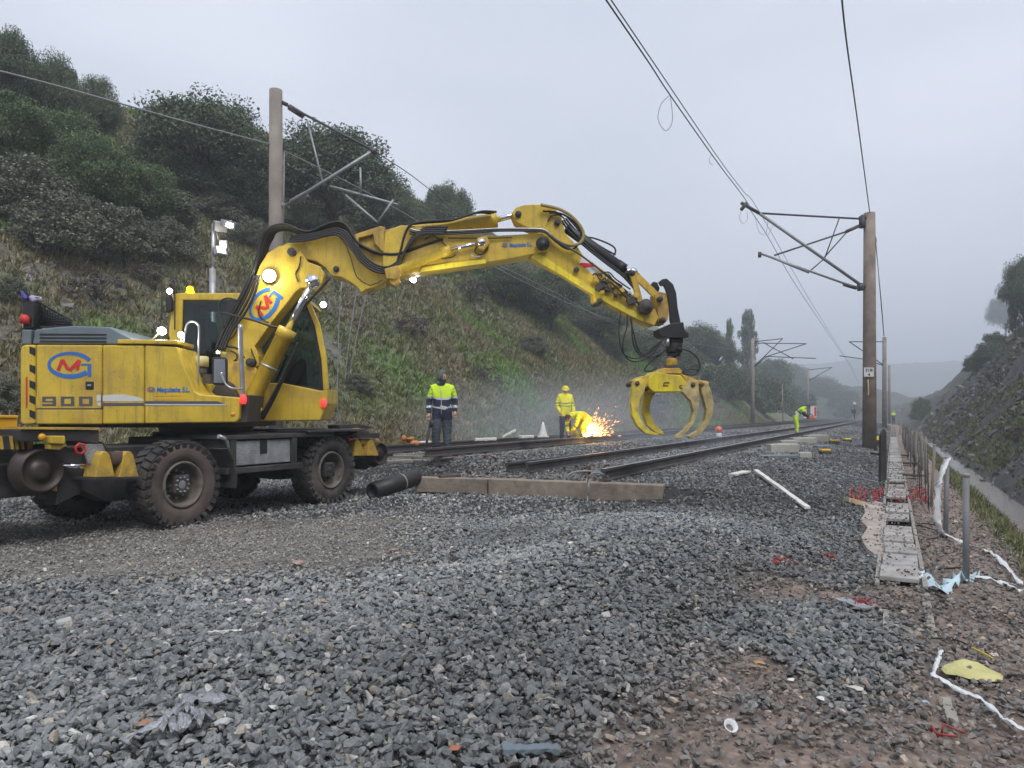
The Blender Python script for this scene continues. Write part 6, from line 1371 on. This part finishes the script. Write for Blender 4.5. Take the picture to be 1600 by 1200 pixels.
# yellow foam
r = thing('foam_piece', 'flat torn pale yellow foam piece on the soil at lower right', 'foam', hit(1525, 1065)); out = [(1470, 1056), (1490, 1047), (1505, 1042), (1530, 1050), (1550, 1060), (1568, 1068), (1565, 1077), (1540, 1075), (1515, 1072), (1495, 1066), (1478, 1064)]
P_ = [hit(*p_)+ZU*0.035 for p_ in out]; c_ = sum(P_, Vector())/len(P_); q = MB(); n = len(P_); vs = [p_+ZU*0.0 for p_ in P_]+[c_+(p_-c_)*0.9+ZU*random.uniform(0.012, 0.025) for p_ in P_]+[c_+(p_-c_)*0.5+ZU*random.uniform(0.008, 0.035) for p_ in P_]+[c_+ZU*0.015]
fs = [(i, (i+1) % n, n+(i+1) % n, n+i) for i in range(n)]+[(n+i, n+(i+1) % n, 2*n+(i+1) % n, 2*n+i) for i in range(n)]+[(2*n+i, 2*n+(i+1) % n, 3*n) for i in range(n)]
q.add(vs, fs, 0, True); q.build('sheet', mat('pale_yellow_foam', (0.58, 0.54, 0.24), 0.9, var=0.15, bump=0.4), r)
# concrete blocks right of the track
M['block'] = mat('pale_concrete_block', (0.42, 0.41, 0.36), 0.85, var=0.15, dirt=(0.2, 0.19, 0.16), damt=0.5)
GBk = 'concrete blocks stacked right of the track'
for x, y, w, h, dz, rz, lb in ((1223, 707, 44, 13, 0, 0, 'longest pale block at the front left of the block pile'), (1257, 716, 20, 9, 0, 0.1, 'small square pale block right of the front block'), (1255, 693, 36, 9, 0, 0, 'middle pale block behind the front block'),
                               (1275, 690, 34, 10, 0.0, 0.05, 'upper right pale block of the pile'), (1232, 696, 24, 8, 0, -0.1, 'low block at the back left of the pile'), (1285, 702, 24, 6, 0, 0.1, 'darkish block at the right of the pile'), (1215, 716, 56, 5, 0, 0, 'dark flat slab under the front block')):
    p_ = hit(x, y); s_ = p_.y/F; t = thing('concrete_block', lb, 'block', p_, GBk); q = MB(); R = Matrix.Rotation(rz, 3, 'Z')
    q.box(p_+ZU*(h*s_/2), (w*s_, w*s_*0.45, h*s_), R); q.box(p_+ZU*(h*s_*0.9)+Vector((w*s_*0.1, 0, 0)), (w*s_*0.75, w*s_*0.36, h*s_*0.36), R); q.build('block_body', M['block'] if 'dark' not in lb else M['grey'], t, bevel=0.02)
M['orb'] = mat('orange_yellow_plastic', (0.80, 0.48, 0.03), 0.5); M['yelb'] = mat('yellow_plastic', (0.85, 0.72, 0.06), 0.5)
def canister(label, x, y, m, w=0.3, h=0.14):
    p_ = hit(x, y); t = thing('plastic_case', label, 'case', p_, 'yellow plastic cases on the ballast'); q = MB(); q.box(p_+ZU*h*0.4, (w, 0.22, h*0.8)); q.build('case_body', M['frame'], t, bevel=0.02); q = MB(); q.box(p_+ZU*h, (w*0.9, 0.2, h*0.45)); o = q.build('lid', m, t, bevel=0.02); q = MB(); q.tube([p_+Vector((-w*.2, 0, h*1.2)), p_+Vector((-w*.15, 0, h*1.45)), p_+Vector((w*.15, 0, h*1.45)), p_+Vector((w*.2, 0, h*1.2))], 0.012, 6); q.build('handle', M['black'], o)
canister('orange yellow case on the ballast, front one of three', 1289, 711, M['orb']); canister('orange yellow case behind the front case', 1303, 694, M['orb'], 0.32); canister('pale yellow case furthest right of the three', 1324, 691, M['yelb'], 0.3); canister('bright yellow case just right of the numbered mast foot', 1372, 698, M['yelb'], 0.3, 0.34)
# small things by the far track
def cone_thing(label, px, base, top, D, rad, m1, m2, name='traffic_cone', cat='cone'):
    x = (px-800)/F*D; zb = CH-(base-HY)/F*D; zt = CH-(top-HY)/F*D; H = zt-zb; t = thing(name, label, cat, (x, D, zb)); q = MB(); q.lathe((x, D, zb), ZU, [(0.03, rad), (H*0.45, rad*0.62), (H*0.75, rad*0.4), (H, rad*0.12), (H, 0)], 16); q.build('cone_body', m1, t); q = MB(); q.box((x, D, zb+0.015), (rad*2.4, rad*2.4, 0.03)); q.build('base', m2, t)
cone_thing('pointed white cone standing behind the far track left of the workers', 848.5, 683, 659, 20.5, 0.13, M['plank'], M['plank'])
r = thing('lantern', 'small orange red lantern with white base on the far ballast right of the grapple', 'lantern', at(1123, 682, 26)); q = MB(); c_ = at(1123, 682, 26); q.lathe(c_, ZU, [(0, 0.1), (0.12, 0.1), (0.13, 0.05)], 14); q.build('base', M['white'], r); q = MB(); q.ball(c_+ZU*0.24, 0.13, 14); q.build('lens', mat('orange_lens', (0.75, 0.16, 0.04), 0.4), r)
for x, y, D, w, h, m_, lb in ((1271, 652, 62, 0.5, 0.95, 'white', 'white and red board standing beyond the bending worker'), (1258, 653, 60, 0.22, 0.75, 'plank', 'thin white marker just right of the bending worker')):
    c_ = at(x, y, D); t = thing('marker_board', lb, 'board', c_, None); q = MB(); q.box(c_+ZU*h/2, (w, 0.06, h)); q.build('panel', M[m_], t); 
    if m_ == 'white': q = MB(); q.box(c_+Vector((0.14, -0.035, h*0.5)), (0.16, 0.02, h*0.8)); q.build('red_stripe', M['red'], t)
r = thing('signal_lamp', 'tiny white signal lamp on a post where the rails vanish', 'signal', at(1335, 652, 90)); q = MB(); q.tube([at(1335, 655, 90), at(1335, 634, 90)], 0.06, 8); q.build('post_tube', M['frame'], r); q = MB(); q.ball(at(1335, 631, 90), 0.2, 12); q.build('lens', M['plank'], r); q = MB(); q.box(at(1334, 643, 90), (0.4, 0.3, 0.5)); q.build('box', M['frame'], r)
# orange bundle beyond the first rail, pale pieces along the far track
r = thing('orange_bundle', 'crumpled orange bundle lying behind the far rail left of the hooded worker', 'bundle', at(641, 694, 17.5)); q = MB(); rr = random.Random(5)
for k in range(16): c_ = at(640+rr.uniform(-9, 10), 689+rr.uniform(-5, 5), 17.5+rr.uniform(-.1, .1)); q.ball(c_, rr.uniform(0.04, 0.09), 8, 0, (rr.uniform(.6, 1.5), 1, rr.uniform(.5, 1)))
q.build('cloth', mat('orange_brown_cloth', (0.50, 0.22, 0.08), 0.9, var=0.35, bump=0.4), r)
for k, (x0, y0, x1, y1, lb) in enumerate(((742, 687, 775, 686, 'flat pale stone slab at the hillside foot right of the hooded worker'), (785, 683, 806, 672, 'leaning pale stick beyond the far track'), (812, 683, 832, 682, 'small pale slab left of the white cone'), (655, 692, 672, 691, 'flat pale slab right of the orange bundle'))):
    beam_thing('pale_slab', lb, 'slab' if k != 1 else 'stick', at(x0, y0, 18.5), at(x1, y1, 18.6), 0.25 if k != 1 else 0.05, 0.07, M['plank'], 'pale pieces beyond the far track')
for k, (x, y, w, lb) in enumerate(((622, 722, 40, 'flat pale stone slab on the concrete beam near the guide wheel'), (700, 745, 30, 'dark metal scrap on the left timber beam'))):
    p_ = at(x, y, 13.2 if k == 0 else 11.9); beam_thing('rubble_slab', lb, 'slab', p_+Vector((-w*.005, 0, 0)), p_+Vector((w*.006, 0.1, 0.02)), 0.25, 0.05, M['conc'] if k == 0 else M['frame'])
# ================================================================ people
M['hiviz'] = mat('lime_hi_vis_cloth', (0.60, 0.86, 0.03), 0.75, var=0.08); M['hivizy'] = mat('yellow_hi_vis_cloth', (0.88, 0.83, 0.03), 0.75, var=0.08)
M['navy'] = mat('navy_cloth', (0.022, 0.028, 0.060), 0.85, var=0.3); M['reflect'] = mat('reflective_band', (0.55, 0.58, 0.62), 0.4, var=0.05); M['greyband'] = mat('grey_band', (0.30, 0.33, 0.16), 0.5)
M['skin'] = mat('skin', (0.50, 0.30, 0.22), 0.55, var=0.06); M['boot'] = mat('dark_boots', (0.03, 0.03, 0.028), 0.7); M['bootg'] = mat('green_boots', (0.04, 0.10, 0.05), 0.6)
M['jeans'] = mat('grey_blue_trousers', (0.06, 0.075, 0.10), 0.85, var=0.3); M['hood'] = mat('grey_green_knit_hood', (0.10, 0.14, 0.12), 0.9, bump=0.4); M['hair'] = mat('dark_hair', (0.03, 0.022, 0.018), 0.8)
M['helmet'] = mat('yellow_helmet', (0.85, 0.65, 0.03), 0.35)
def skin_body(J, edges, mats_, zone, parent, root=0):
    """J: list of (pos, radius); one continuous surface grown with a skin modifier; zone(edge, along, co) -> material index"""
    me = bpy.data.meshes.new('body'); me.from_pydata([tuple(p) for p, r in J], edges, [])
    o = bpy.data.objects.new('body', me); COL.objects.link(o)
    m = o.modifiers.new('s', 'SKIN'); m.use_smooth_shade = True
    for i, (p, r) in enumerate(J):
        sv = me.skin_vertices[0].data[i]; rr = r if hasattr(r, '__len__') else (r, r); sv.radius = rr; sv.use_root = (i == root)
    ss_ = o.modifiers.new('d', 'SUBSURF'); ss_.levels = 3; ss_.render_levels = 3
    dg = bpy.context.evaluated_depsgraph_get(); nm = bpy.data.meshes.new_from_object(o.evaluated_get(dg)); bpy.data.objects.remove(o)
    nm.materials.clear()
    for mm in mats_: nm.materials.append(mm)
    P = [Vector(p) for p, r in J]
    for v in nm.vertices:      # cloth creases
        c = v.co; n1 = math.sin(c.z*58+c.x*31)*math.sin(c.x*47-c.z*23+c.y*19); n2 = math.sin(c.z*127+c.x*83+c.y*61)
        v.co = c+v.normal*(0.009*n1+0.004*n2)
    for f in nm.polygons:
        c = f.center; best = None
        for k, (a, b_) in enumerate(edges):
            ab = P[b_]-P[a]; u = max(0, min(1, (c-P[a]).dot(ab)/max(1e-9, ab.length_squared))); d = (c-P[a]-ab*u).length-0.5*(J[a][1] if not hasattr(J[a][1], '__len__') else J[a][1][0])
            if best is None or d < best[0]: best = (d, k, u)
        f.material_index = zone(best[1], best[2], c); f.use_smooth = True
    return nm
def person(label, base, face, pose, cols, headgear, name='person', H=1.78):
    """face: unit vector the body faces; pose: joint positions in body axes (right, forward, up) for a figure 1.78 tall"""
    fx = Vector((face[0], face[1], 0)).normalized(); rx = Vector((fx.y, -fx.x, 0)); k = H/1.78
    def Wp(v): return Vector(base)+(rx*v[0]+fx*v[1]+ZU*v[2])*k
    names = list(pose['j'].keys()); J = []
    for n_ in names: v = pose['j'][n_]; J.append((Wp(v[:3]), (v[3]*k, (v[4] if len(v) > 4 else v[3])*k)))
    ed = [(names.index(a), names.index(b_)) for a, b_ in pose['e']]
    en = [f'{a}-{b_}' for a, b_ in pose['e']]
    r = thing(name, label, 'person', tuple(base), 'track workers')
    nm = skin_body(J, ed, [M[c] for c in cols['mats']], lambda e, u, c: cols['zone'](en[e], u, (c.z-base[2])/k), r, names.index('pelvis'))
    off = wloc(r)
    for v in nm.vertices: v.co -= off
    o = link_mesh('body', nm, r)
    # head with a face
    hc = Wp(pose['head']); hf = (rx*pose['look'][0]+fx*pose['look'][1]+ZU*pose['look'][2]).normalized(); hx = hf.cross(ZU).normalized(); hu = hx.cross(hf)
    HB = MB(); q = HB; n0 = 16; rows = 12; vs = []; fs = []
    for i in range(rows+1):
        th = PI*i/rows; z = math.cos(th)
        for j in range(n0):
            a = 2*PI*j/n0; x = math.sin(th)*math.cos(a); y = math.sin(th)*math.sin(a)
            w = 0.078*(1-0.16*max(0, -z)); dpt = 0.098
            p_ = Vector((x*w, y*dpt, z*0.118))
            if y > 0.75 and abs(x) < 0.3 and -0.35 < z < 0.1: p_.y += 0.020*(1-abs(x)/0.3)     # nose
            if y > 0.6 and abs(abs(x)-0.38) < 0.2 and 0.02 < z < 0.3: p_.y -= 0.010
            vs.append(hc+(hx*p_.x+hf*p_.y+hu*p_.z)*k)
    for i in range(rows):
        for j in range(n0): fs.append((i*n0+j, (i+1)*n0+j, (i+1)*n0+(j+1) % n0, i*n0+(j+1) % n0))
    q.add(vs, fs, 0, True)
    for sx in (-1, 1): q.ball(hc+(hx*sx*0.080+hf*-0.005+hu*-0.005)*k, 0.026*k, 8, 0, (0.5, 0.8, 1.2)); q.ball(hc+(hx*sx*0.030+hf*0.087+hu*0.018)*k, 0.011*k, 6, 1)
    q.ball(hc+(hf*0.088-hu*0.045)*k, 0.020*k, 8, 2, (1.3, 0.5, 0.35))
    q.build('head', [M['skin'], M['boot'], mat('lips', (0.35, 0.14, 0.11), 0.5)], r)
    q = MB()
    if headgear == 'hood':
        vs = []; fs = []
        for i in range(9):
            th = PI*0.72*i/8; z = math.cos(th)
            for j in range(16): a = 2*PI*j/16; y = math.sin(th)*math.sin(a); cut = max(0, y)*0.022*max(0, 0.3-z); vs.append(hc+(hx*math.sin(th)*math.cos(a)*0.097+hf*(y*0.117-0.006-cut)+hu*(z*0.137+0.012))*k)
        for i in range(8):
            for j in range(16):
                if i >= 3 and 2 <= j <= 5: continue
                fs.append((i*16+j, (i+1)*16+j, (i+1)*16+(j+1) % 16, i*16+(j+1) % 16))
        q.add(vs, fs, 0, True); q.lathe(hc-hu*0.125*k-hf*0.01*k, hu, [(-0.05*k, 0.10*k), (0.03*k, 0.088*k)], 16); ho_ = q.build('hood', M['hood'], r); s_ = ho_.modifiers.new('t', 'SOLIDIFY'); s_.thickness = 0.012
        q = MB(); q.lathe(hc-hu*0.10*k+hf*0.015*k, hu, [(-0.06*k, 0.085*k), (0.0, 0.086*k), (0.045*k, 0.082*k)], 16); q.build('face_scarf', M['navy'], r)
    elif headgear == 'helmet':
        q.lathe(hc+hu*0.035*k, hu, [(0, 0.125*k), (0.008*k, 0.125*k), (0.012*k, 0.108*k), (0.05*k, 0.100*k), (0.09*k, 0.072*k), (0.108*k, 0.03*k), (0.11*k, 0)], 20); q.lathe(hc+hu*0.035*k+hf*0.07*k, hu, [(0, 0.085*k), (0.006*k, 0.085*k), (0.012*k, 0.0)], 16); q.build('helmet', M['helmet'], r)
    else:
        vs = []; fs = []
        for i in range(7):
            th = PI*0.52*i/6
            for j in range(16): a = 2*PI*j/16; vs.append(hc+(hx*math.sin(th)*math.cos(a)*0.085+hf*(math.sin(th)*math.sin(a)*0.104-0.012)+hu*(math.cos(th)*0.125+0.008-0.02*max(0, -math.sin(a))*math.sin(th)))*k)
        for i in range(6):
            for j in range(16): fs.append((i*16+j, (i+1)*16+j, (i+1)*16+(j+1) % 16, i*16+(j+1) % 16))
        q.add(vs, fs, 0, True); ho_ = q.build('hair' if headgear == 'hair' else 'cap', M['hair'] if headgear == 'hair' else M['jeans'], r); s_ = ho_.modifiers.new('t', 'SOLIDIFY'); s_.thickness = 0.012
    # hands: palm, four fingers, thumb
    for sd in ('l', 'r'):
        w_, e_ = Wp(pose['j']['wr_'+sd][:3]), Wp(pose['j']['el_'+sd][:3]); d = (w_-e_).normalized(); sx = d.cross(fx)
        if sx.length < 0.1: sx = d.cross(ZU)
        sx.normalize(); pn = sx.cross(d).normalized(); q = MB()
        q.tube([w_-d*0.03*k, w_+d*0.03*k, w_+d*0.085*k], [0.027*k, 0.036*k, 0.032*k], 8)
        for f_ in range(4):
            o_ = sx*(f_-1.5)*0.019*k; l_ = (0.072, 0.08, 0.075, 0.058)[f_]*k; c0 = w_+d*0.08*k+o_
            q.tube([c0, c0+d*l_*0.5+pn*0.008*k, c0+d*l_*0.85+pn*0.032*k, c0+d*l_*0.8+pn*0.052*k], [0.0095*k, 0.009*k, 0.008*k, 0.006*k], 6)
        th0 = w_+d*0.025*k+sx*0.030*k; q.tube([th0, th0+d*0.03*k+sx*0.022*k+pn*0.01*k, th0+d*0.055*k+sx*0.018*k+pn*0.03*k], [0.012*k, 0.011*k, 0.008*k], 6)
        q.build('hand', M['skin'], r)
    return r, Wp
EDG = [('pelvis', 'waist'), ('waist', 'chest'), ('chest', 'neck'), ('neck', 'skull'), ('chest', 'sh_l'), ('sh_l', 'el_l'), ('el_l', 'wr_l'), ('chest', 'sh_r'), ('sh_r', 'el_r'), ('el_r', 'wr_r'),
       ('pelvis', 'hip_l'), ('hip_l', 'kn_l'), ('kn_l', 'an_l'), ('an_l', 'toe_l'), ('pelvis', 'hip_r'), ('hip_r', 'kn_r'), ('kn_r', 'an_r'), ('an_r', 'toe_r')]
def stand(**kw):
    j = dict(pelvis=(0, 0, 0.96, .165, .12), waist=(0, 0, 1.12, .175, .13), chest=(0, 0.0, 1.36, .185, .13), neck=(0, 0.0, 1.52, .07), skull=(0, 0.01, 1.60, .06),
             sh_l=(-.19, 0, 1.44, .082), el_l=(-.27, -.03, 1.16, .066), wr_l=(-.27, .04, .93, .048), sh_r=(.19, 0, 1.44, .082), el_r=(.27, -.03, 1.16, .066), wr_r=(.27, .04, .93, .048),
             hip_l=(-.10, 0, .90, .115), kn_l=(-.11, .02, .50, .085), an_l=(-.12, -.01, .10, .062), toe_l=(-.14, .15, .045, .045), hip_r=(.10, 0, .90, .115), kn_r=(.11, .02, .50, .085), an_r=(.12, -.01, .10, .062), toe_r=(.14, .15, .045, .045))
    j.update(kw); return j
LEGS = ('hip_l-kn_l', 'hip_r-kn_r', 'kn_l-an_l', 'kn_r-an_r'); FEET = ('an_l-toe_l', 'an_r-toe_r')
# hooded worker with a tool
def z1(e, u, h):      # 0 hiviz 1 navy 2 reflect 3 trousers 4 boot 5 skin
    if e in FEET: return 4
    if e in LEGS or e.startswith('pelvis-hip'): return 1 if e.startswith('pelvis') else (4 if e.startswith('kn') and u > 0.82 else 3)
    if e.startswith('sh_') or e.startswith('el_'): return 0 if h > 1.245 else (2 if h > 1.20 or 1.0 < h < 1.055 else 1)
    if e == 'neck-skull': return 1
    return 0 if h > 1.22 else (2 if h > 1.175 or 0.97 < h < 1.03 else 1)
jp = stand(wr_l=(-.27, .10, .90, .05), el_l=(-.28, -.04, 1.13, .07), wr_r=(.29, .10, .86, .05), el_r=(.28, -.02, 1.13, .07), sh_l=(-.20, 0, 1.42, .09), sh_r=(.20, 0, 1.42, .09), chest=(0, .0, 1.34, .215, .16), waist=(0, 0, 1.10, .215, .165), pelvis=(0, 0, .93, .21, .155), hip_l=(-.10, 0, .84, .135), hip_r=(.10, 0, .84, .135), kn_r=(.13, .07, .50, .105), kn_l=(-.10, .0, .50, .105), an_l=(-.11, .04, .10, .08), an_r=(.14, -.01, .10, .08))
bx_, by_ = at(691, 0, 16.0).x, 16.0
P1, W1 = person('worker in a grey green hood and lime and navy jacket standing behind the far rail', (bx_, by_, 0.50), (0.10, -1), {'j': jp, 'e': EDG, 'head': (0, 0.035, 1.66), 'look': (-0.75, 0.65, -0.22)}, {'mats': ['hiviz', 'navy', 'reflect', 'jeans', 'boot', 'skin'], 'zone': z1}, 'hood', H=1.80)
q = MB(); zp = [W1((0.02, 0.155, z)) for z in (0.86, 1.0, 1.15, 1.3, 1.42)]; q.tube(zp, 0.008, 5); q.build('zip', M['reflect'], P1)
hp = W1((.33, .12, .83)); tl = thing('hand_tool', 'long dark tool held down in the hand of the hooded worker', 'tool', at(667, 700, 15.7))
q = MB(); q.tube([at(674, 652, 15.75), at(671, 668, 15.7), at(668, 684, 15.65), at(665, 702, 15.6)], [0.02, 0.025, 0.03, 0.02], 8); q.build('shaft', M['wire'], tl); q = MB(); q.tube([at(672, 657, 15.72), at(676, 660, 15.7), at(672, 667, 15.7)], [0.03, 0.055, 0.04], 8); q.build('head_block', M['frame'], tl)
# standing yellow worker
def z2(e, u, h):
    if e in FEET: return 4
    if e in LEGS: return 3
    if e.startswith('pelvis-hip'): return 0
    return 2 if 1.11 < h < 1.15 or 1.20 < h < 1.24 else 0
jp = stand(chest=(0, 0, 1.36, .20, .15), waist=(0, 0, 1.10, .20, .16), pelvis=(0, 0, .90, .20, .16), wr_l=(-.25, .14, .90, .055), wr_r=(.24, .14, .92, .055))
P2, W2 = person('standing worker in yellow helmet and full yellow reflective jacket behind the bending one', (at(883, 0, 23.6).x, 23.6, 0.50), (0.35, -1), {'j': jp, 'e': EDG, 'head': (0, 0.03, 1.63), 'look': (0.25, 0.85, -0.4)}, {'mats': ['hivizy', 'navy', 'greyband', 'navy', 'boot', 'skin'], 'zone': z2}, 'helmet', H=1.80)
# bending worker grinding the rail
def z3(e, u, h):
    if e in FEET: return 4
    if e in LEGS or e.startswith('pelvis-hip'): return 0
    if e == 'waist-chest': return 2 if 0.3 < u < 0.45 or 0.6 < u < 0.72 else 0
    if e.startswith('el_'): return 2 if 0.2 < u < 0.4 else 0
    return 0
jb = dict(pelvis=(0, -.20, 0.70, .17, .14), waist=(0, -.02, 0.84, .18, .15), chest=(0, .22, 0.86, .19, .15), neck=(0, .40, .78, .07), skull=(0, .46, .74, .06),
          sh_l=(-.19, .26, .84, .082), el_l=(-.24, .40, .55, .066), wr_l=(-.10, .48, .33, .05), sh_r=(.19, .26, .84, .082), el_r=(.24, .38, .55, .066), wr_r=(.08, .46, .30, .05),
          hip_l=(-.12, -.18, .66, .125), kn_l=(-.20, .16, .42, .095), an_l=(-.18, -.06, .10, .068), toe_l=(-.20, .12, .05, .045), hip_r=(.12, -.18, .66, .125), kn_r=(.20, .16, .42, .095), an_r=(.18, -.06, .10, .068), toe_r=(.20, .12, .05, .045))
P3, W3 = person('worker in yellow overalls bent over the rail grinding amid orange sparks', (at(908, 0, 22.9).x, 22.9, 0.52), (-0.80, -0.60), {'j': jb, 'e': EDG, 'head': (0, .53, .72), 'look': (0.0, 0.75, -0.75)}, {'mats': ['hivizy', 'navy', 'greyband', 'navy', 'boot', 'skin'], 'zone': z3}, 'hair', H=1.80)
# bending worker on the near track, far off
def z4(e, u, h):
    if e in FEET: return 4
    if e in LEGS: return 4 if (e.startswith('kn') and u > .72) else (2 if e.startswith('kn') and .5 < u < .6 else 0)
    if e.startswith('pelvis-hip'): return 0
    if e == 'pelvis-waist': return 1
    if e == 'waist-chest': return 2 if u < 0.3 else (1 if u < 0.55 else 0)
    if e.startswith('el_'): return 1
    if e.startswith('sh_'): return 0 if u < .5 else 1
    return 0
jc = stand(pelvis=(0, -.10, .93, .165, .13), waist=(0, .0, 1.08, .175, .14), chest=(0, .20, 1.26, .185, .14), neck=(0, .36, 1.36, .07), skull=(0, .43, 1.37, .06), sh_l=(-.19, .24, 1.30, .082), el_l=(-.24, .34, 1.03, .066), wr_l=(-.10, .52, .92, .05), sh_r=(.19, .24, 1.30, .082), el_r=(.24, .34, 1.03, .066), wr_r=(.10, .52, .92, .05), hip_l=(-.1, -.08, .88, .115), hip_r=(.1, -.08, .88, .115))
P4, W4 = person('worker in lime trousers and lime navy jacket leaning forward on the nearer track', (at(1245, 0, 34).x, 34, 0.36), (0.95, -0.25), {'j': jc, 'e': EDG, 'head': (0, .50, 1.40), 'look': (0.0, 0.8, -0.6)}, {'mats': ['hiviz', 'navy', 'reflect', 'navy', 'bootg', 'skin'], 'zone': z4}, 'cap', H=1.74)
tl = thing('power_tool', 'orange hand tool held by the leaning worker on the nearer track', 'tool', W4((0, .6, .85))); q = MB(); c_ = W4((0, .62, .90)); q.box(c_, (0.26, 0.2, 0.16)); q.box(c_+Vector((0.16, 0, -0.06)), (0.16, 0.1, 0.08)); q.build('casing', mat('orange_red_casing', (0.55, 0.16, 0.08), 0.5), tl, bevel=0.02); q = MB(); q.tube([c_+Vector((-.1, 0, .08)), c_+Vector((0, 0, .17)), c_+Vector((.1, 0, .08))], 0.018, 6); q.build('handle', M['black'], tl)
# far walker and his hi-vis speck by the trough
jp = stand(); P5, W5 = person('tiny distant worker in a lime jacket where the trough path vanishes', (at(1396, 0, 92).x, 92, 0.1), (0, -1), {'j': jp, 'e': EDG, 'head': (0, 0.03, 1.64), 'look': (0, 1, 0)}, {'mats': ['hiviz', 'navy', 'reflect', 'navy', 'boot', 'skin'], 'zone': z1}, 'helmet', H=1.75)
# angle grinder and sparks
gp = at(915, 681, 22.3); tl = thing('rail_grinder', 'small grinding tool on the rail under the bending worker', 'grinder', gp); q = MB(); q.box(gp+Vector((-0.02, 0.1, 0.12)), (0.22, 0.14, 0.12)); q.build('motor', M['orb'], tl, bevel=0.02); q = MB(); q.cyl(gp+Vector((0.06, -0.02, 0.05)), gp+Vector((0.06, 0.01, 0.05)), 0.09, 20); q.build('disc', M['frame'], tl)
M['spark'] = emit('glowing_spark', (1.0, 0.42, 0.12), 5); M['sparkh'] = emit('glowing_hot_spark', (1.0, 0.62, 0.22), 8)
n = 340; rs = np.random.default_rng(21); V = []; Fc = []; mi_ = []
for k in range(n):
    a_ = rs.normal(0.62, 0.50); a_ = min(max(a_, 0.0), 1.5); l_ = abs(rs.normal(0, 0.30))+0.18 if k > 50 else abs(rs.normal(0, .10))+0.02; dr = Vector((math.cos(a_), rs.normal(0, .15), math.sin(a_)*1.15)).normalized()
    o_ = Vector((0.02, -0.05, 0.03)) if k % 3 else Vector((0.35*rs.random(), -0.05, 0.0)); c_ = gp+o_+dr*l_; ln = rs.uniform(0.015, 0.075); w_ = rs.uniform(0.002, 0.0045); s_ = dr.cross(Vector((0, 1, 0))).normalized()*w_; b_ = len(V)
    V += [c_-dr*ln, c_+s_, c_+dr*ln, c_-s_, c_+Vector((0, w_, 0)), c_-Vector((0, w_, 0))]
    for tri in ((0, 1, 4), (0, 4, 3), (0, 3, 5), (0, 5, 1), (2, 4, 1), (2, 3, 4), (2, 5, 3), (2, 1, 5)): Fc.append([b_+i for i in tri]); mi_.append(1 if l_ < 0.35 else 0)
o = np_mesh('sparks', np.array([tuple(v) for v in V]), np.array(Fc), [M['spark'], M['sparkh']], midx=mi_); tag(o, 'spray of orange sparks flying right from the ground rail', 'sparks', kind='stuff')
q = MB(); q.ball(gp+Vector((0.02, -0.08, 0.03)), 0.065, 12, 0, (1.6, 1, 0.8)); fl_ = q.build('grinding_flash', emit('grinding_flash', (1.0, 0.75, 0.2), 14)); tag(fl_, 'bright yellow flash where the disc meets the rail', 'flash')
plight('spark_light', gp+Vector((0.05, -0.35, 0.12)), 5, (1.0, 0.55, 0.12), 0.1); plight('spark_light', gp+Vector((0.5, 0.0, 0.25)), 5, (1.0, 0.35, 0.10), 0.1)
# drifting smoke: a few soft volumes around the grinding
sm = bpy.data.materials.new('grinding_smoke'); sm.use_nodes = True; nt = sm.node_tree; nt.nodes.clear(); so_ = N(nt, 'ShaderNodeOutputMaterial'); pv = N(nt, 'ShaderNodeVolumePrincipled'); pv.inputs['Color'].default_value = (0.80, 0.87, 1.0, 1)
tcn = N(nt, 'ShaderNodeTexCoord'); gr_ = N(nt, 'ShaderNodeTexGradient', gradient_type='SPHERICAL'); nz_ = N(nt, 'ShaderNodeTexNoise'); nz_.inputs['Scale'].default_value = 2.2; nz_.inputs['Detail'].default_value = 3; mm_ = N(nt, 'ShaderNodeMath', operation='MULTIPLY'); mm2 = N(nt, 'ShaderNodeMath', operation='MULTIPLY'); mm2.inputs[1].default_value = 0.38
nt.links.new(tcn.outputs['Object'], gr_.inputs[0]); nt.links.new(tcn.outputs['Object'], nz_.inputs[0]); nt.links.new(gr_.outputs['Fac'], mm_.inputs[0]); nt.links.new(nz_.outputs['Fac'], mm_.inputs[1]); nt.links.new(mm_.outputs[0], mm2.inputs[0]); nt.links.new(mm2.outputs[0], pv.inputs['Density']); nt.links.new(pv.outputs[0], so_.inputs['Volume'])
q = MB(); q.ball((0, 0, 0), 1.0, 20); o = q.build('smoke', sm); o.location = at(900, 660, 24.5); o.scale = (6.5, 3.2, 2.0); tag(o, 'thin bluish smoke drifting from the grinding over the tracks', 'smoke', kind='stuff')
# ================================================================ haze
hm = bpy.data.materials.new('haze_air'); hm.use_nodes = True; nt = hm.node_tree
for n_ in list(nt.nodes):
    if n_.type == 'BSDF_PRINCIPLED': nt.nodes.remove(n_)
pv = N(nt, 'ShaderNodeVolumePrincipled'); pv.inputs['Color'].default_value = (0.86, 0.91, 1.0, 1); pv.inputs['Density'].default_value = 0.0021; pv.inputs['Anisotropy'].default_value = 0.2
nt.links.new(pv.outputs[0], nt.nodes['Material Output'].inputs['Volume'])
hb = MB(); hb.box((200, 1100, 58), (3400, 2700, 124)); ho = hb.build('haze', hm); tag(ho, kind='stuff')
